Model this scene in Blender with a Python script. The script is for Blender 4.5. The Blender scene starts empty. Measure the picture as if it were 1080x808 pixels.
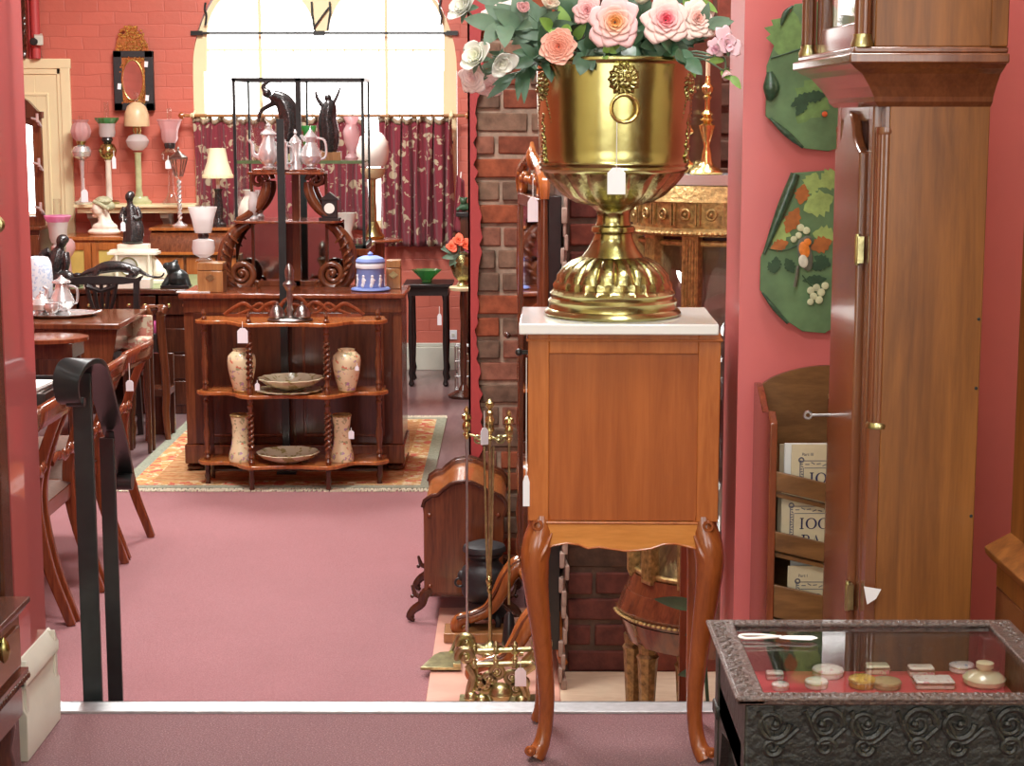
import bpy, bmesh, math, random
from mathutils import Vector as V, Matrix, noise
C = bpy.context.scene.collection
PI = math.pi
R = random.Random(7)
# ------------------------------------------------------------ camera
F = 1870.0; PITCH = math.radians(8.5); CP, SP = math.cos(PITCH), math.sin(PITCH); EYE = 1.35
cam = bpy.data.objects.new('camera', bpy.data.cameras.new('camera')); C.objects.link(cam)
cam.location = (0, 0, EYE); cam.rotation_euler = (PI/2 - PITCH, 0, 0)
cam.data.sensor_width = 36; cam.data.lens = 36*F/1080; cam.data.clip_start = .05
bpy.context.scene.camera = cam
def ray(px, py):
    t = (404-py)/F
    return ((px-540)/F, CP+t*SP, -SP+t*CP)
def at(px, py, Y):
    r = ray(px, py); k = Y/r[1]
    return V((r[0]*k, Y, EYE+r[2]*k))
def zat(py, Y): return at(540, py, Y).z
def dep(Y, z): return Y*CP-(z-EYE)*SP
def put(px, Y, z): return V(((px-540)/F*dep(Y, z), Y, z))
def onz(px, py, z):
    r = ray(px, py); k = (z-EYE)/r[2]
    return V((r[0]*k, r[1]*k, z))
def mp(p): return dep(p[1], p[2])/F
LF = -.48
# ------------------------------------------------------------ materials
def newmat(name):
    m = bpy.data.materials.new(name); m.use_nodes = True
    nt = m.node_tree; return m, nt, nt.nodes['Principled BSDF']
def setp(b, **k):
    for a, v in k.items():
        n = {'rough': 'Roughness', 'metal': 'Metallic', 'coat': 'Coat Weight', 'coatr': 'Coat Roughness', 'trans': 'Transmission Weight', 'ior': 'IOR', 'spec': 'Specular IOR Level',
             'sheen': 'Sheen Weight', 'sss': 'Subsurface Weight', 'alpha': 'Alpha'}[a]
        b.inputs[n].default_value = v
def c4(c): return (c[0], c[1], c[2], 1)
def coords(nt, scale=(1, 1, 1), kind='Object', rot=(0, 0, 0)):
    tc = nt.nodes.new('ShaderNodeTexCoord'); mp_ = nt.nodes.new('ShaderNodeMapping')
    mp_.inputs['Scale'].default_value = scale; mp_.inputs['Rotation'].default_value = rot
    nt.links.new(tc.outputs[kind], mp_.inputs['Vector']); return mp_.outputs['Vector']
def noise_(nt, vec, scale, detail=4, rough=.55, dist=0):
    n = nt.nodes.new('ShaderNodeTexNoise'); n.inputs['Scale'].default_value = scale; n.inputs['Detail'].default_value = detail
    n.inputs['Roughness'].default_value = rough; n.inputs['Distortion'].default_value = dist
    nt.links.new(vec, n.inputs['Vector']); return n.outputs['Fac']
def ramp(nt, fac, stops, interp='LINEAR'):
    r = nt.nodes.new('ShaderNodeValToRGB'); r.color_ramp.interpolation = interp
    e = r.color_ramp.elements
    while len(e) < len(stops): e.new(.5)
    for i, (p, c) in enumerate(stops): e[i].position = p; e[i].color = c4(c)
    nt.links.new(fac, r.inputs['Fac']); return r.outputs['Color']
def bump(nt, b, h, strength=.3, dist=.01):
    n = nt.nodes.new('ShaderNodeBump'); n.inputs['Strength'].default_value = strength; n.inputs['Distance'].default_value = dist
    nt.links.new(h, n.inputs['Height']); nt.links.new(n.outputs['Normal'], b.inputs['Normal'])
def mixc(nt, fac, a, b_):
    m = nt.nodes.new('ShaderNodeMix'); m.data_type = 'RGBA'
    for s, v in ((0, fac), (6, a), (7, b_)):
        if hasattr(v, 'is_linked') or hasattr(v, 'links'): nt.links.new(v, m.inputs[s])
        elif s == 0: m.inputs[0].default_value = v
        else: m.inputs[s].default_value = c4(v)
    return m.outputs[2]
def plain(name, col, rough=.5, var=.08, nscale=30, bmp=0, **k):
    m, nt, b = newmat(name); v = coords(nt)
    f = noise_(nt, v, nscale)
    a = [min(1, x*(1-var)) for x in col]; c = [min(1, x*(1+var)) for x in col]
    nt.links.new(ramp(nt, f, [(.3, a), (.7, c)]), b.inputs['Base Color'])
    setp(b, rough=rough, **k)
    if bmp: bump(nt, b, f, bmp, .004)
    return m
def wood(name, dark, light, rough=.22, grain=(14, 14, 1.2), sc=3.0, coat=.35, axis='z'):
    m, nt, b = newmat(name)
    g = {'z': grain, 'x': (grain[2], grain[1], grain[0]), 'y': (grain[0], grain[2], grain[1])}[axis]
    v = coords(nt, g); f = noise_(nt, v, sc, 6, .62, .6); f2 = noise_(nt, v, sc*6, 3)
    mx = nt.nodes.new('ShaderNodeMath'); mx.operation = 'MULTIPLY_ADD'; mx.inputs[1].default_value = .25
    nt.links.new(f2, mx.inputs[0]); nt.links.new(f, mx.inputs[2])
    nt.links.new(ramp(nt, mx.outputs[0], [(.42, dark), (.8, light)]), b.inputs['Base Color'])
    setp(b, rough=rough, coat=coat, coatr=.12); bump(nt, b, f2, .06, .002)
    return m
def metal(name, col, rough=.2, var=.12, nscale=40, bmp=.0, metal_=1.0):
    m = plain(name, col, rough, var, nscale, bmp, metal=metal_); return m
def glassy(name, tint=(1, 1, 1), refl=.12, rough=.02, body=0.0, bodycol=(1, 1, 1)):
    """thin clear glass: see-through with a mirror sheen; body adds a milky part"""
    m = bpy.data.materials.new(name); m.use_nodes = True; nt = m.node_tree; nt.nodes.clear()
    out = nt.nodes.new('ShaderNodeOutputMaterial'); tr = nt.nodes.new('ShaderNodeBsdfTransparent'); tr.inputs[0].default_value = c4(tint)
    gl = nt.nodes.new('ShaderNodeBsdfGlossy'); gl.inputs['Roughness'].default_value = rough
    lw = nt.nodes.new('ShaderNodeLayerWeight'); lw.inputs[0].default_value = .5
    mr = nt.nodes.new('ShaderNodeMapRange'); mr.inputs[3].default_value = refl*.45; mr.inputs[4].default_value = min(1, refl*5)
    nt.links.new(lw.outputs['Facing'], mr.inputs[0])
    base = tr.outputs[0]
    if body:
        di = nt.nodes.new('ShaderNodeBsdfDiffuse'); di.inputs[0].default_value = c4(bodycol)
        tl = nt.nodes.new('ShaderNodeBsdfTranslucent'); tl.inputs[0].default_value = c4(bodycol)
        m0 = nt.nodes.new('ShaderNodeMixShader'); m0.inputs[0].default_value = .5; nt.links.new(di.outputs[0], m0.inputs[1]); nt.links.new(tl.outputs[0], m0.inputs[2])
        m1 = nt.nodes.new('ShaderNodeMixShader'); m1.inputs[0].default_value = body
        nt.links.new(tr.outputs[0], m1.inputs[1]); nt.links.new(m0.outputs[0], m1.inputs[2]); base = m1.outputs[0]
    ms = nt.nodes.new('ShaderNodeMixShader'); nt.links.new(mr.outputs[0], ms.inputs[0]); nt.links.new(base, ms.inputs[1]); nt.links.new(gl.outputs[0], ms.inputs[2])
    nt.links.new(ms.outputs[0], out.inputs[0]); return m
def carpet(name, col, fleck):
    m, nt, b = newmat(name); v = coords(nt); f = noise_(nt, v, 260, 2, .7); g = noise_(nt, v, 1.3, 3)
    c = ramp(nt, f, [(.38, [x*.72 for x in col]), (.55, col), (.66, fleck)])
    d = ramp(nt, g, [(.3, (.9, .88, .88)), (.7, (1.08, 1.08, 1.08))])
    mm = nt.nodes.new('ShaderNodeMix'); mm.data_type = 'RGBA'; mm.blend_type = 'MULTIPLY'; mm.inputs[0].default_value = 1
    nt.links.new(c, mm.inputs[6]); nt.links.new(d, mm.inputs[7]); nt.links.new(mm.outputs[2], b.inputs['Base Color'])
    setp(b, rough=.95, sheen=.3, spec=.1); bump(nt, b, f, .5, .004); return m
def brickmat(name, col, mortar, plane='xz', depth=.5, var=.12, bw=.235, bh=.088, rough=.55, coat=0):
    m, nt, b = newmat(name); tc = nt.nodes.new('ShaderNodeTexCoord'); sx = nt.nodes.new('ShaderNodeSeparateXYZ'); cx = nt.nodes.new('ShaderNodeCombineXYZ')
    nt.links.new(tc.outputs['Object'], sx.inputs[0]); nt.links.new(sx.outputs[0 if plane == 'xz' else 1], cx.inputs[0]); nt.links.new(sx.outputs[2], cx.inputs[1])
    dn = nt.nodes.new('ShaderNodeTexNoise'); dn.inputs['Scale'].default_value = 6; nt.links.new(cx.outputs[0], dn.inputs['Vector'])
    va = nt.nodes.new('ShaderNodeVectorMath'); va.operation = 'MULTIPLY_ADD'; va.inputs[1].default_value = (.03, .03, 0); nt.links.new(dn.outputs['Color'], va.inputs[0]); nt.links.new(cx.outputs[0], va.inputs[2])
    t = nt.nodes.new('ShaderNodeTexBrick'); nt.links.new(va.outputs[0], t.inputs['Vector'])
    t.inputs['Scale'].default_value = 1; t.inputs['Brick Width'].default_value = bw; t.inputs['Row Height'].default_value = bh; t.inputs['Mortar Size'].default_value = .006
    t.inputs['Mortar Smooth'].default_value = .6
    t.inputs['Color1'].default_value = c4([x*(1-var) for x in col]); t.inputs['Color2'].default_value = c4([min(1, x*(1+var)) for x in col]); t.inputs['Mortar'].default_value = c4(mortar)
    nt.links.new(t.outputs['Color'], b.inputs['Base Color'])
    f = noise_(nt, cx.outputs[0], 25, 5); mx = nt.nodes.new('ShaderNodeMath'); mx.operation = 'MULTIPLY_ADD'; mx.inputs[1].default_value = -1.2
    nt.links.new(t.outputs['Fac'], mx.inputs[0]); nt.links.new(f, mx.inputs[2]); bump(nt, b, mx.outputs[0], depth, .008)
    setp(b, rough=rough, coat=coat); return m
def spotted(name, base, cols, scale=40, thr=.62, rough=.25, coat=.5):
    m, nt, b = newmat(name); v = coords(nt); f = noise_(nt, v, scale, 3, .6); h = noise_(nt, v, scale*.6, 2)
    cc = ramp(nt, h, [(i/(len(cols)-1)*.4+.3, c) for i, c in enumerate(cols)], 'CONSTANT')
    k = ramp(nt, f, [(thr-.02, (0, 0, 0)), (thr+.02, (1, 1, 1))])
    nt.links.new(mixc(nt, k, base, cc), b.inputs['Base Color']); setp(b, rough=rough, coat=coat); return m
M = {}
M['red_gloss'] = plain('red_gloss_paint', (.52, .12, .12), .32, .04, 4, coat=.9)
M['red_wall'] = plain('red_wall_paint', (.66, .145, .145), .5, .04, 6, coat=.7, coatr=.28)
M['red_brick'] = brickmat('red_painted_brick', (.56, .150, .105), (.51, .13, .09), depth=.28, var=.06, rough=.38)
M['red_brick_y'] = brickmat('red_painted_brick_side', (.56, .150, .105), (.47, .115, .08), plane='yz', rough=.38)
M['plaster_red'] = plain('red_plaster', (.50, .065, .065), .5, .06, 12, .2)
M['cream'] = plain('cream_paint', (.84, .73, .44), .45, .03, 6)
M['cream_white'] = plain('cream_white_paint', (.66, .66, .56), .4, .05, 10)
M['ceiling'] = plain('ceiling_paint', (.8, .76, .7), .8, .02, 3)
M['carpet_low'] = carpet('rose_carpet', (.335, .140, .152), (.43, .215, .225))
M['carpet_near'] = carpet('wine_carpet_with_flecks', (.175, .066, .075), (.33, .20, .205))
M['board'] = wood('grey_floor_boards', (.14, .085, .09), (.26, .17, .17), .3, (6, 1, 6), 2, .2, 'z')
M['ply'] = wood('pale_boards', (.62, .45, .30), (.80, .64, .47), .45, (2, 8, 8), 2, .1, 'z')
M['alu'] = metal('aluminium_nosing', (.50, .50, .51), .5)
M['mortar'] = plain('mortar', (.42, .31, .23), .95, .3, 25, .8)
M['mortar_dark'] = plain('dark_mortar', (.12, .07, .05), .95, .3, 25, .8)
M['mortar_pale'] = plain('pale_mortar', (.36, .26, .21), .95, .3, 25, .8)
for i, c in enumerate([(.36, .10, .045), (.25, .075, .04), (.30, .125, .08), (.26, .16, .105), (.20, .125, .085)]):
    M['brick%d' % i] = plain('old_brick_%s' % 'abcde'[i], c, .9, .35, 22, .9)
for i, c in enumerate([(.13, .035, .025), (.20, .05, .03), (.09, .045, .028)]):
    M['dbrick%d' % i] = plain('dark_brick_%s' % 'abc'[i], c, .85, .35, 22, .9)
M['pink_stone'] = plain('pink_hearth_stone', (.68, .36, .27), .35, .18, 5)
M['mahog'] = wood('polished_mahogany', (.075, .020, .009), (.185, .055, .020), .22)
M['mahog_d'] = wood('dark_mahogany', (.038, .012, .007), (.095, .028, .013), .22)
M['mahog_r'] = wood('red_mahogany', (.11, .024, .010), (.26, .066, .023), .2)
M['walnut'] = wood('walnut', (.24, .065, .016), (.46, .15, .04), .16)
M['satin'] = wood('orange_mahogany', (.34, .088, .018), (.52, .165, .038), .25, (10, 10, 1), 3, .3)
M['satin_l'] = wood('golden_satinwood', (.52, .19, .035), (.72, .30, .07), .25, (1.2, 10, 10), 4, .3)
M['sat_leg'] = wood('orange_mahogany_leg', (.21, .050, .012), (.37, .100, .024), .22, (10, 10, 2), 3, .4)
M['clockoak'] = wood('clock_oak', (.13, .044, .009), (.30, .112, .024), .4, (10, 10, .7), 2.6, .08)
M['clockmah'] = wood('clock_mahogany', (.12, .040, .018), (.22, .075, .03), .14, (10, 10, 1), 3, .85)
M['clockmah'].node_tree.nodes['Principled BSDF'].inputs['Coat Roughness'].default_value = .27
M['oak_d'] = wood('brown_oak', (.12, .05, .015), (.26, .12, .04), .4, (2, 10, 10), 3, .1)
M['ebony'] = plain('black_wood', (.018, .014, .014), .3, .2, 30)
M['carved'] = plain('dark_carved_teak', (.012, .013, .011), .45, .4, 90, .9)
M['carved_top'] = plain('carved_worn_rim', (.075, .048, .040), .3, .5, 160, 1.0, coat=.15)
M['iron'] = plain('black_iron', (.018, .024, .024), .28, .15, 30)
M['iron_m'] = plain('matt_black_iron', (.02, .02, .022), .5, .2, 60, .3)
M['bronze'] = metal('dark_bronze', (.07, .065, .065), .25, .3, 60, .2, .7)
M['brass'] = metal('polished_brass', (.45, .415, .175), .22, .10, 7, .35)
M['brass_b'] = metal('embossed_brass', (.41, .375, .165), .26, .30, 60, .5)
M['brass_old'] = metal('old_brass', (.46, .43, .22), .3, .3, 40, .4)
M['gilt_dark'] = metal('dull_gilt_wood', (.24, .15, .06), .4, .5, 70, .6, .5)
M['gold'] = metal('bright_gilt', (.80, .66, .26), .22, .2, 60, .3)
M['gilt_wood'] = metal('rubbed_gilt_wood', (.42, .29, .11), .35, .5, 70, .6, .55)
M['silver'] = metal('silver_plate', (.84, .86, .86), .24, .10, 40, .25, .72)
M['pewter'] = metal('old_pewter', (.30, .28, .26), .28, .3, 50, .5)
M['steel'] = metal('steel', (.5, .5, .5), .3)
M['marble'] = plain('white_marble', (.80, .81, .80), .12, .03, 6, coat=.5)
M['marble_c'] = plain('cream_marble', (.83, .76, .64), .25, .05, 12)
M['glass'] = glassy('clear_glass', (.95, .97, .96), .10)
M['glass_case'] = glassy('table_glass', (.97, .97, .97), .07)
M['pane'] = glassy('window_glass', (1, 1, 1), .04)
M['frost'] = glassy('frosted_glass', (1, 1, 1), .06, .2, .72, (.95, .93, .92))
M['frost_pink'] = glassy('pink_frosted_glass', (1, .8, .85), .06, .2, .7, (.95, .66, .66))
M['frost_hot'] = glassy('rose_tinted_rim_glass', (1, .55, .8), .06, .2, .7, (.98, .45, .72))
M['frost_green'] = glassy('green_glass', (.3, .8, .4), .1, .1, .6, (.16, .52, .20))
M['opal'] = plain('opal_glass', (.88, .84, .76), .2, .05, 8, coat=.4)
M['beige_shade'] = plain('beige_shade', (.62, .47, .27), .35, .15, 10)
M['fringe_shade'] = plain('parchment_shade', (.78, .70, .47), .7, .06, 12)
M['onyx'] = plain('green_onyx', (.45, .47, .25), .25, .25, 14)
M['mirror'] = metal('mirror_silvering', (.85, .85, .86), .03, 0, 3); M['mirror_old'] = metal('dim_old_mirror', (.34, .36, .33), .05, .1, 6)
M['tag'] = plain('white_card', (.86, .86, .90), .7, .01, 5)
M['string'] = plain('white_string', (.8, .78, .74), .8, .05, 60)
M['white_paper'] = plain('white_paper', (.82, .81, .77), .8, .03, 20)
M['buff_paper'] = plain('buff_paper', (.62, .53, .36), .8, .06, 30)
M['ink'] = plain('dark_blue_ink', (.03, .025, .09), .8, .05, 30)
M['ink_g'] = plain('grey_ink', (.16, .15, .18), .8, .1, 200)
M['vase'] = spotted('blush_ivory_china', (.80, .69, .43), [(.66, .20, .12), (.40, .40, .22), (.45, .28, .42), (.74, .34, .14)], 34, .57)
M['plate'] = spotted('ivory_floral_plate', (.66, .60, .42), [(.35, .30, .12), (.62, .30, .18)], 22, .56)
M['jasper'] = plain('blue_jasperware', (.20, .28, .60), .55, .05, 10)
M['jasper_w'] = plain('white_jasper_relief', (.78, .80, .84), .6, .03, 20)
M['box_wood'] = wood('tan_box_wood', (.25, .10, .03), (.42, .20, .07), .3)
M['lace'] = plain('white_crochet', (.80, .78, .76), .9, .25, 120, .8)
M['leather_g'] = plain('green_desk_leather', (.24, .29, .14), .4, .1, 14)
M['yellow_panel'] = plain('mustard_panel', (.55, .40, .10), .5, .1, 10)
M['pinkcloth'] = plain('magenta_cushion', (.30, .035, .13), .8, .1, 20)
M['velvet'] = plain('red_velvet', (.50, .05, .06), .9, .1, 30)
M['leaf_d'] = plain('dark_leaf', (.045, .11, .055), .45, .4, 12)
M['leaf_m'] = plain('grey_green_leaf', (.12, .20, .13), .5, .35, 12)
M['leaf_l'] = plain('bright_leaf', (.20, .36, .07), .5, .3, 12)
def petal(name, inner, outer, rad):
    m, nt, b = newmat(name); tc = nt.nodes.new('ShaderNodeTexCoord'); ln = nt.nodes.new('ShaderNodeVectorMath'); ln.operation = 'LENGTH'
    nt.links.new(tc.outputs['Object'], ln.inputs[0]); mu = nt.nodes.new('ShaderNodeMath'); mu.operation = 'MULTIPLY'; mu.inputs[1].default_value = 1/rad
    nt.links.new(ln.outputs['Value'], mu.inputs[0]); nt.links.new(ramp(nt, mu.outputs[0], [(.12, inner), (.42, [(a+2*c)/3 for a, c in zip(inner, outer)]), (.75, outer)]), b.inputs['Base Color'])
    setp(b, rough=.6, sheen=.2, sss=0); return m
# ------------------------------------------------------------ mesh building
class MB:
    def __init__(s, k=1.0): s.vs = []; s.fs = []; s.mi = 0; s.ms = []; s.k = k
    def add(s, vs, fs):
        o = len(s.vs); s.vs += [V(v) for v in vs]
        for f in fs: s.fs.append([i+o for i in f]); s.ms.append(s.mi)
    def box(s, c, d, rot=None):
        x, y, z = d[0]/2, d[1]/2, d[2]/2
        vs = [V(p) for p in ((-x, -y, -z), (x, -y, -z), (x, y, -z), (-x, y, -z), (-x, -y, z), (x, -y, z), (x, y, z), (-x, y, z))]
        if rot: 
            m = Matrix.Rotation(rot[2], 3, 'Z') @ Matrix.Rotation(rot[1], 3, 'Y') @ Matrix.Rotation(rot[0], 3, 'X'); vs = [m @ v for v in vs]
        s.add([v+V(c) for v in vs], [(0, 3, 2, 1), (4, 5, 6, 7), (0, 1, 5, 4), (1, 2, 6, 5), (2, 3, 7, 6), (3, 0, 4, 7)]); return s
    def bb(s, x0, x1, y0, y1, z0, z1): return s.box(((x0+x1)/2, (y0+y1)/2, (z0+z1)/2), (abs(x1-x0), abs(y1-y0), abs(z1-z0)))
    def lathe(s, prof, c=(0, 0, 0), n=24, mod=None, M_=None, cap=True, sx=1, sy=1):
        vs = []; fs = []; m = len(prof)
        for j, (r, z) in enumerate(prof):
            for i in range(n):
                a = 2*PI*i/n; rr = r*(mod(a, z, j) if mod else 1)
                vs.append(V((rr*math.cos(a)*sx, rr*math.sin(a)*sy, z)))
        for j in range(m-1):
            for i in range(n):
                k = (i+1) % n; fs.append((j*n+i, j*n+k, (j+1)*n+k, (j+1)*n+i))
        if cap:
            if prof[0][0] > 1e-5: fs.append(tuple(range(n-1, -1, -1)))
            if prof[-1][0] > 1e-5: fs.append(tuple((m-1)*n+i for i in range(n)))
        if M_: vs = [M_ @ v for v in vs]
        s.add([v+V(c) for v in vs], fs); return s
    def tube(s, pts, r, n=8, flat=1.0, side=None, twist=None):
        pts = [V(p) for p in pts]; L = len(pts); rs = r if isinstance(r, (list, tuple)) else [r]*L
        vs = []; fs = []; up = None
        for i, p in enumerate(pts):
            t = (pts[min(i+1, L-1)]-pts[max(i-1, 0)]).normalized()
            if side is not None:
                u = V(side); u = (u-t*u.dot(t)).normalized()
            else:
                if up is None: up = V((0, 0, 1)) if abs(t.z) < .9 else V((1, 0, 0))
                u = (up-t*up.dot(t)); u = u.normalized() if u.length > 1e-6 else V((1, 0, 0)); up = u
            w = t.cross(u)
            for j in range(n):
                a = 2*PI*(j+.5)/n
                vs.append(p+u*(rs[i]*math.cos(a))+w*(rs[i]*flat*math.sin(a)))
        for i in range(L-1):
            for j in range(n):
                k = (j+1) % n; fs.append((i*n+j, i*n+k, (i+1)*n+k, (i+1)*n+j))
        fs.append(tuple(range(n-1, -1, -1))); fs.append(tuple((L-1)*n+j for j in range(n)))
        s.add(vs, fs); return s
    def ribbon(s, pts, w, t, side=(1, 0, 0)):
        """a flat bar swept along pts, w across (along side) and t thick"""
        pts = [V(p) for p in pts]; vs = []; fs = []; L = len(pts); ws = w if isinstance(w, (list, tuple)) else [w]*L
        for i, p in enumerate(pts):
            d = (pts[min(i+1, L-1)]-pts[max(i-1, 0)]).normalized(); u = V(side); u = (u-d*u.dot(d)).normalized(); n = d.cross(u)
            for a, b in ((-1, -1), (1, -1), (1, 1), (-1, 1)): vs.append(p+u*a*ws[i]/2+n*b*t/2)
        for i in range(L-1):
            for j in range(4): k = (j+1) % 4; fs.append((i*4+j, i*4+k, i*4+4+k, i*4+4+j))
        fs.append((3, 2, 1, 0)); fs.append(tuple((L-1)*4+j for j in range(4))); s.add(vs, fs); return s
    def ball(s, c, r, n=12, M_=None):
        rx, ry, rz = r if isinstance(r, (list, tuple)) else (r, r, r); m = max(4, n//2); prof = []
        vs = []; fs = []
        for j in range(m+1):
            b = -PI/2+PI*j/m
            for i in range(n):
                a = 2*PI*i/n; v = V((rx*math.cos(b)*math.cos(a), ry*math.cos(b)*math.sin(a), rz*math.sin(b)))
                vs.append(v)
        for j in range(m):
            for i in range(n):
                k = (i+1) % n; fs.append((j*n+i, j*n+k, (j+1)*n+k, (j+1)*n+i))
        if M_: vs = [M_ @ v for v in vs]
        s.add([v+V(c) for v in vs], fs); return s
    def torus(s, c, R_, r, n=24, m=8, M_=None):
        vs = []; fs = []
        for i in range(n):
            a = 2*PI*i/n
            for j in range(m):
                b = 2*PI*j/m; vs.append(V(((R_+r*math.cos(b))*math.cos(a), (R_+r*math.cos(b))*math.sin(a), r*math.sin(b))))
        for i in range(n):
            for j in range(m):
                k = (i+1) % n; l = (j+1) % m; fs.append((i*m+j, k*m+j, k*m+l, i*m+l))
        if M_: vs = [M_ @ v for v in vs]
        s.add([v+V(c) for v in vs], fs); return s
    def prism(s, out, a, b, plane='xz'):
        """outline points in the plane, extruded from a to b along the third axis"""
        f = {'xz': lambda p, t: (p[0], t, p[1]), 'xy': lambda p, t: (p[0], p[1], t), 'yz': lambda p, t: (t, p[0], p[1])}[plane]
        n = len(out); vs = [f(p, a) for p in out]+[f(p, b) for p in out]
        fs = [tuple(range(n)), tuple(range(2*n-1, n-1, -1))]+[(i, i+n, (i+1) % n+n, (i+1) % n) for i in range(n)]
        s.add(vs, fs); return s
    def grid(s, fn, nu, nv, closeu=False):
        vs = [fn(i/nu, j/nv) for j in range(nv+1) for i in range(nu+(0 if closeu else 1))]; w = nu if closeu else nu+1
        fs = [(j*w+i, j*w+(i+1) % w, (j+1)*w+(i+1) % w, (j+1)*w+i) for j in range(nv) for i in range(nu)]
        s.add(vs, fs); return s
    def build(s, name, mat, parent=None, loc=None, rot=None, bev=0, ang=38, solid=0, remesh=0, sub=0, disp=0, wn=False):
        bm = bmesh.new(); vv = [bm.verts.new(v*s.k) for v in s.vs]
        for f, mi in zip(s.fs, s.ms):
            try:
                q = bm.faces.new([vv[i] for i in f]); q.material_index = mi
            except ValueError: pass
        if not solid: bmesh.ops.recalc_face_normals(bm, faces=bm.faces)
        ca = math.radians(ang)
        for f in bm.faces: f.smooth = True
        for e in bm.edges:
            if len(e.link_faces) == 2 and e.calc_face_angle(0) > ca: e.smooth = False
        me = bpy.data.meshes.new(name); bm.to_mesh(me); bm.free()
        for m_ in (mat if isinstance(mat, (list, tuple)) else [mat]): me.materials.append(M[m_] if isinstance(m_, str) else m_)
        o = bpy.data.objects.new(name, me); C.objects.link(o)
        if parent: o.parent = parent
        if loc is not None: o.location = loc
        if rot is not None: o.rotation_euler = rot
        if bev:
            b = o.modifiers.new('bevel', 'BEVEL'); b.width = bev; b.segments = 2; b.limit_method = 'ANGLE'; b.angle_limit = math.radians(40)
        if solid:
            b = o.modifiers.new('solid', 'SOLIDIFY'); b.thickness = solid; b.offset = 0
        if remesh:
            b = o.modifiers.new('remesh', 'REMESH'); b.mode = 'VOXEL'; b.voxel_size = remesh; b.use_smooth_shade = True
            b = o.modifiers.new('smooth', 'SMOOTH'); b.iterations = 4; b.factor = .5
        if sub:
            b = o.modifiers.new('sub', 'SUBSURF'); b.levels = sub; b.render_levels = sub
        return o
def tag(o, label, cat=None, group=None, kind=None):
    if label: o['label'] = label
    if cat: o['category'] = cat
    if group: o['group'] = group
    if kind: o['kind'] = kind
    return o
def thing(name, label, cat, loc=(0, 0, 0), rz=0, group=None):
    o = bpy.data.objects.new(name, None); C.objects.link(o); o.location = loc; o.rotation_euler = (0, 0, rz); o.empty_display_size = .05
    return tag(o, label, cat, group)
def struct(name, mb, mat, bev=0, **k):
    o = mb.build(name, mat, bev=bev, **k); o['kind'] = 'structure'; return o
def dup(root, loc, rz=0, label=None):
    def cp(o, par):
        c = o.copy(); C.objects.link(c)
        if par: c.parent = par
        for ch in [x for x in bpy.data.objects if x.parent == o]: cp(ch, c)
        return c
    r = cp(root, None); r.location = loc; r.rotation_euler = (0, 0, rz)
    if label: r['label'] = label
    return r
def turned(name, label, cat, px, Y, z, parts, group=None, n=20, k=None):
    p = put(px, Y, z); s = k or mp(p)
    if len(parts) == 1:
        _, mat, prof = parts[0][:3]; o = MB(s).lathe(prof, n=n, mod=parts[0][3] if len(parts[0]) > 3 else None).build(name, mat, loc=p); return tag(o, label, cat, group), s
    r = thing(name, label, cat, p, 0, group)
    for q in parts:
        MB(s).lathe(q[2], n=n, mod=q[3] if len(q) > 3 else None).build(q[0], q[1], r)
    return r, s
def arc(cx, cy, r, a0, a1, n=12): return [(cx+r*math.cos(math.radians(a0+(a1-a0)*i/n)), cy+r*math.sin(math.radians(a0+(a1-a0)*i/n))) for i in range(n+1)]
def spiral(cx, cy, r0, r1, a0, a1, n=28):
    return [(cx+(r0+(r1-r0)*i/n)*math.cos(math.radians(a0+(a1-a0)*i/n)), cy+(r0+(r1-r0)*i/n)*math.sin(math.radians(a0+(a1-a0)*i/n))) for i in range(n+1)]
def smooth(pts, n=4):
    pts = [V(p) for p in pts]; out = []
    for i in range(len(pts)-1):
        p0 = pts[max(i-1, 0)]; p1 = pts[i]; p2 = pts[i+1]; p3 = pts[min(i+2, len(pts)-1)]
        for j in range(n):
            t = j/n; out.append(.5*((2*p1)+(p2-p0)*t+(2*p0-5*p1+4*p2-p3)*t*t+(3*p1-p0-3*p2+p3)*t**3))
    return out+[pts[-1]]
def smooth1(vals, n=4): return [v.x for v in smooth([V((a, 0, 0)) for a in vals], n)]
def price_tag(label, px, Y, y_top, y_bot, w=9, string=0, rz=0, px2=None):
    """white card tag; string is how far its thread goes up, all in photo pixels at depth Y"""
    z = zat(y_bot, Y); p = put(px, Y, z); s = mp(p); h = y_bot-y_top
    r = thing('price_tag', label, 'price tag', p, rz)
    MB(s).prism([(-w/2, 0), (w/2, 0), (w/2, h*.8), (w*.22, h), (-w*.22, h), (-w/2, h*.8)], -.3, .3).build('card', 'tag', r)
    if string: 
        dx = (px2-px) if px2 is not None else 0
        MB(s).tube([(0, 0, h*.85), (dx*.5, 0, h+string*.5), (dx, 0, h+string)], .45, 5).build('thread', 'string', r)
    return r
# ------------------------------------------------------------ the rooms
YW = 12.9; CE = 3.2; YS = 3.95
def fx(px, Y=YW, z=EYE): return put(px, Y, z).x
def P(px, py, Y): p = at(px, py, Y); return (p.x, p.z)
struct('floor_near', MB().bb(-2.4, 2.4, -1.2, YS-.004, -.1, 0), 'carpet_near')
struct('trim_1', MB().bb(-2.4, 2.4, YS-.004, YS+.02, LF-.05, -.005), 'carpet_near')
xn = fx(62, YS, 0)
n_ = MB(); n_.bb(xn, 2.3, YS-.045, YS+.028, -.004, .006); n_.bb(xn-.035, xn+.006, 3.80, YS+.028, -.004, .0055); n_.bb(xn-.035, 2.3, YS+.018, YS+.028, -.03, .006)
struct('trim_2', n_, 'alu', bev=.002)
struct('floor_carpet', MB().bb(-4.1, 1.8, YS+.02, 8.62, LF-.05, LF), 'carpet_low')
struct('floor_boards', MB().bb(-4.1, 1.8, 8.62, YW+.3, LF-.05, LF), 'board')
struct('floor_side_room', MB().bb(.10, 1.8, YS+.03, 5.68, LF, LF+.012), 'ply')
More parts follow.
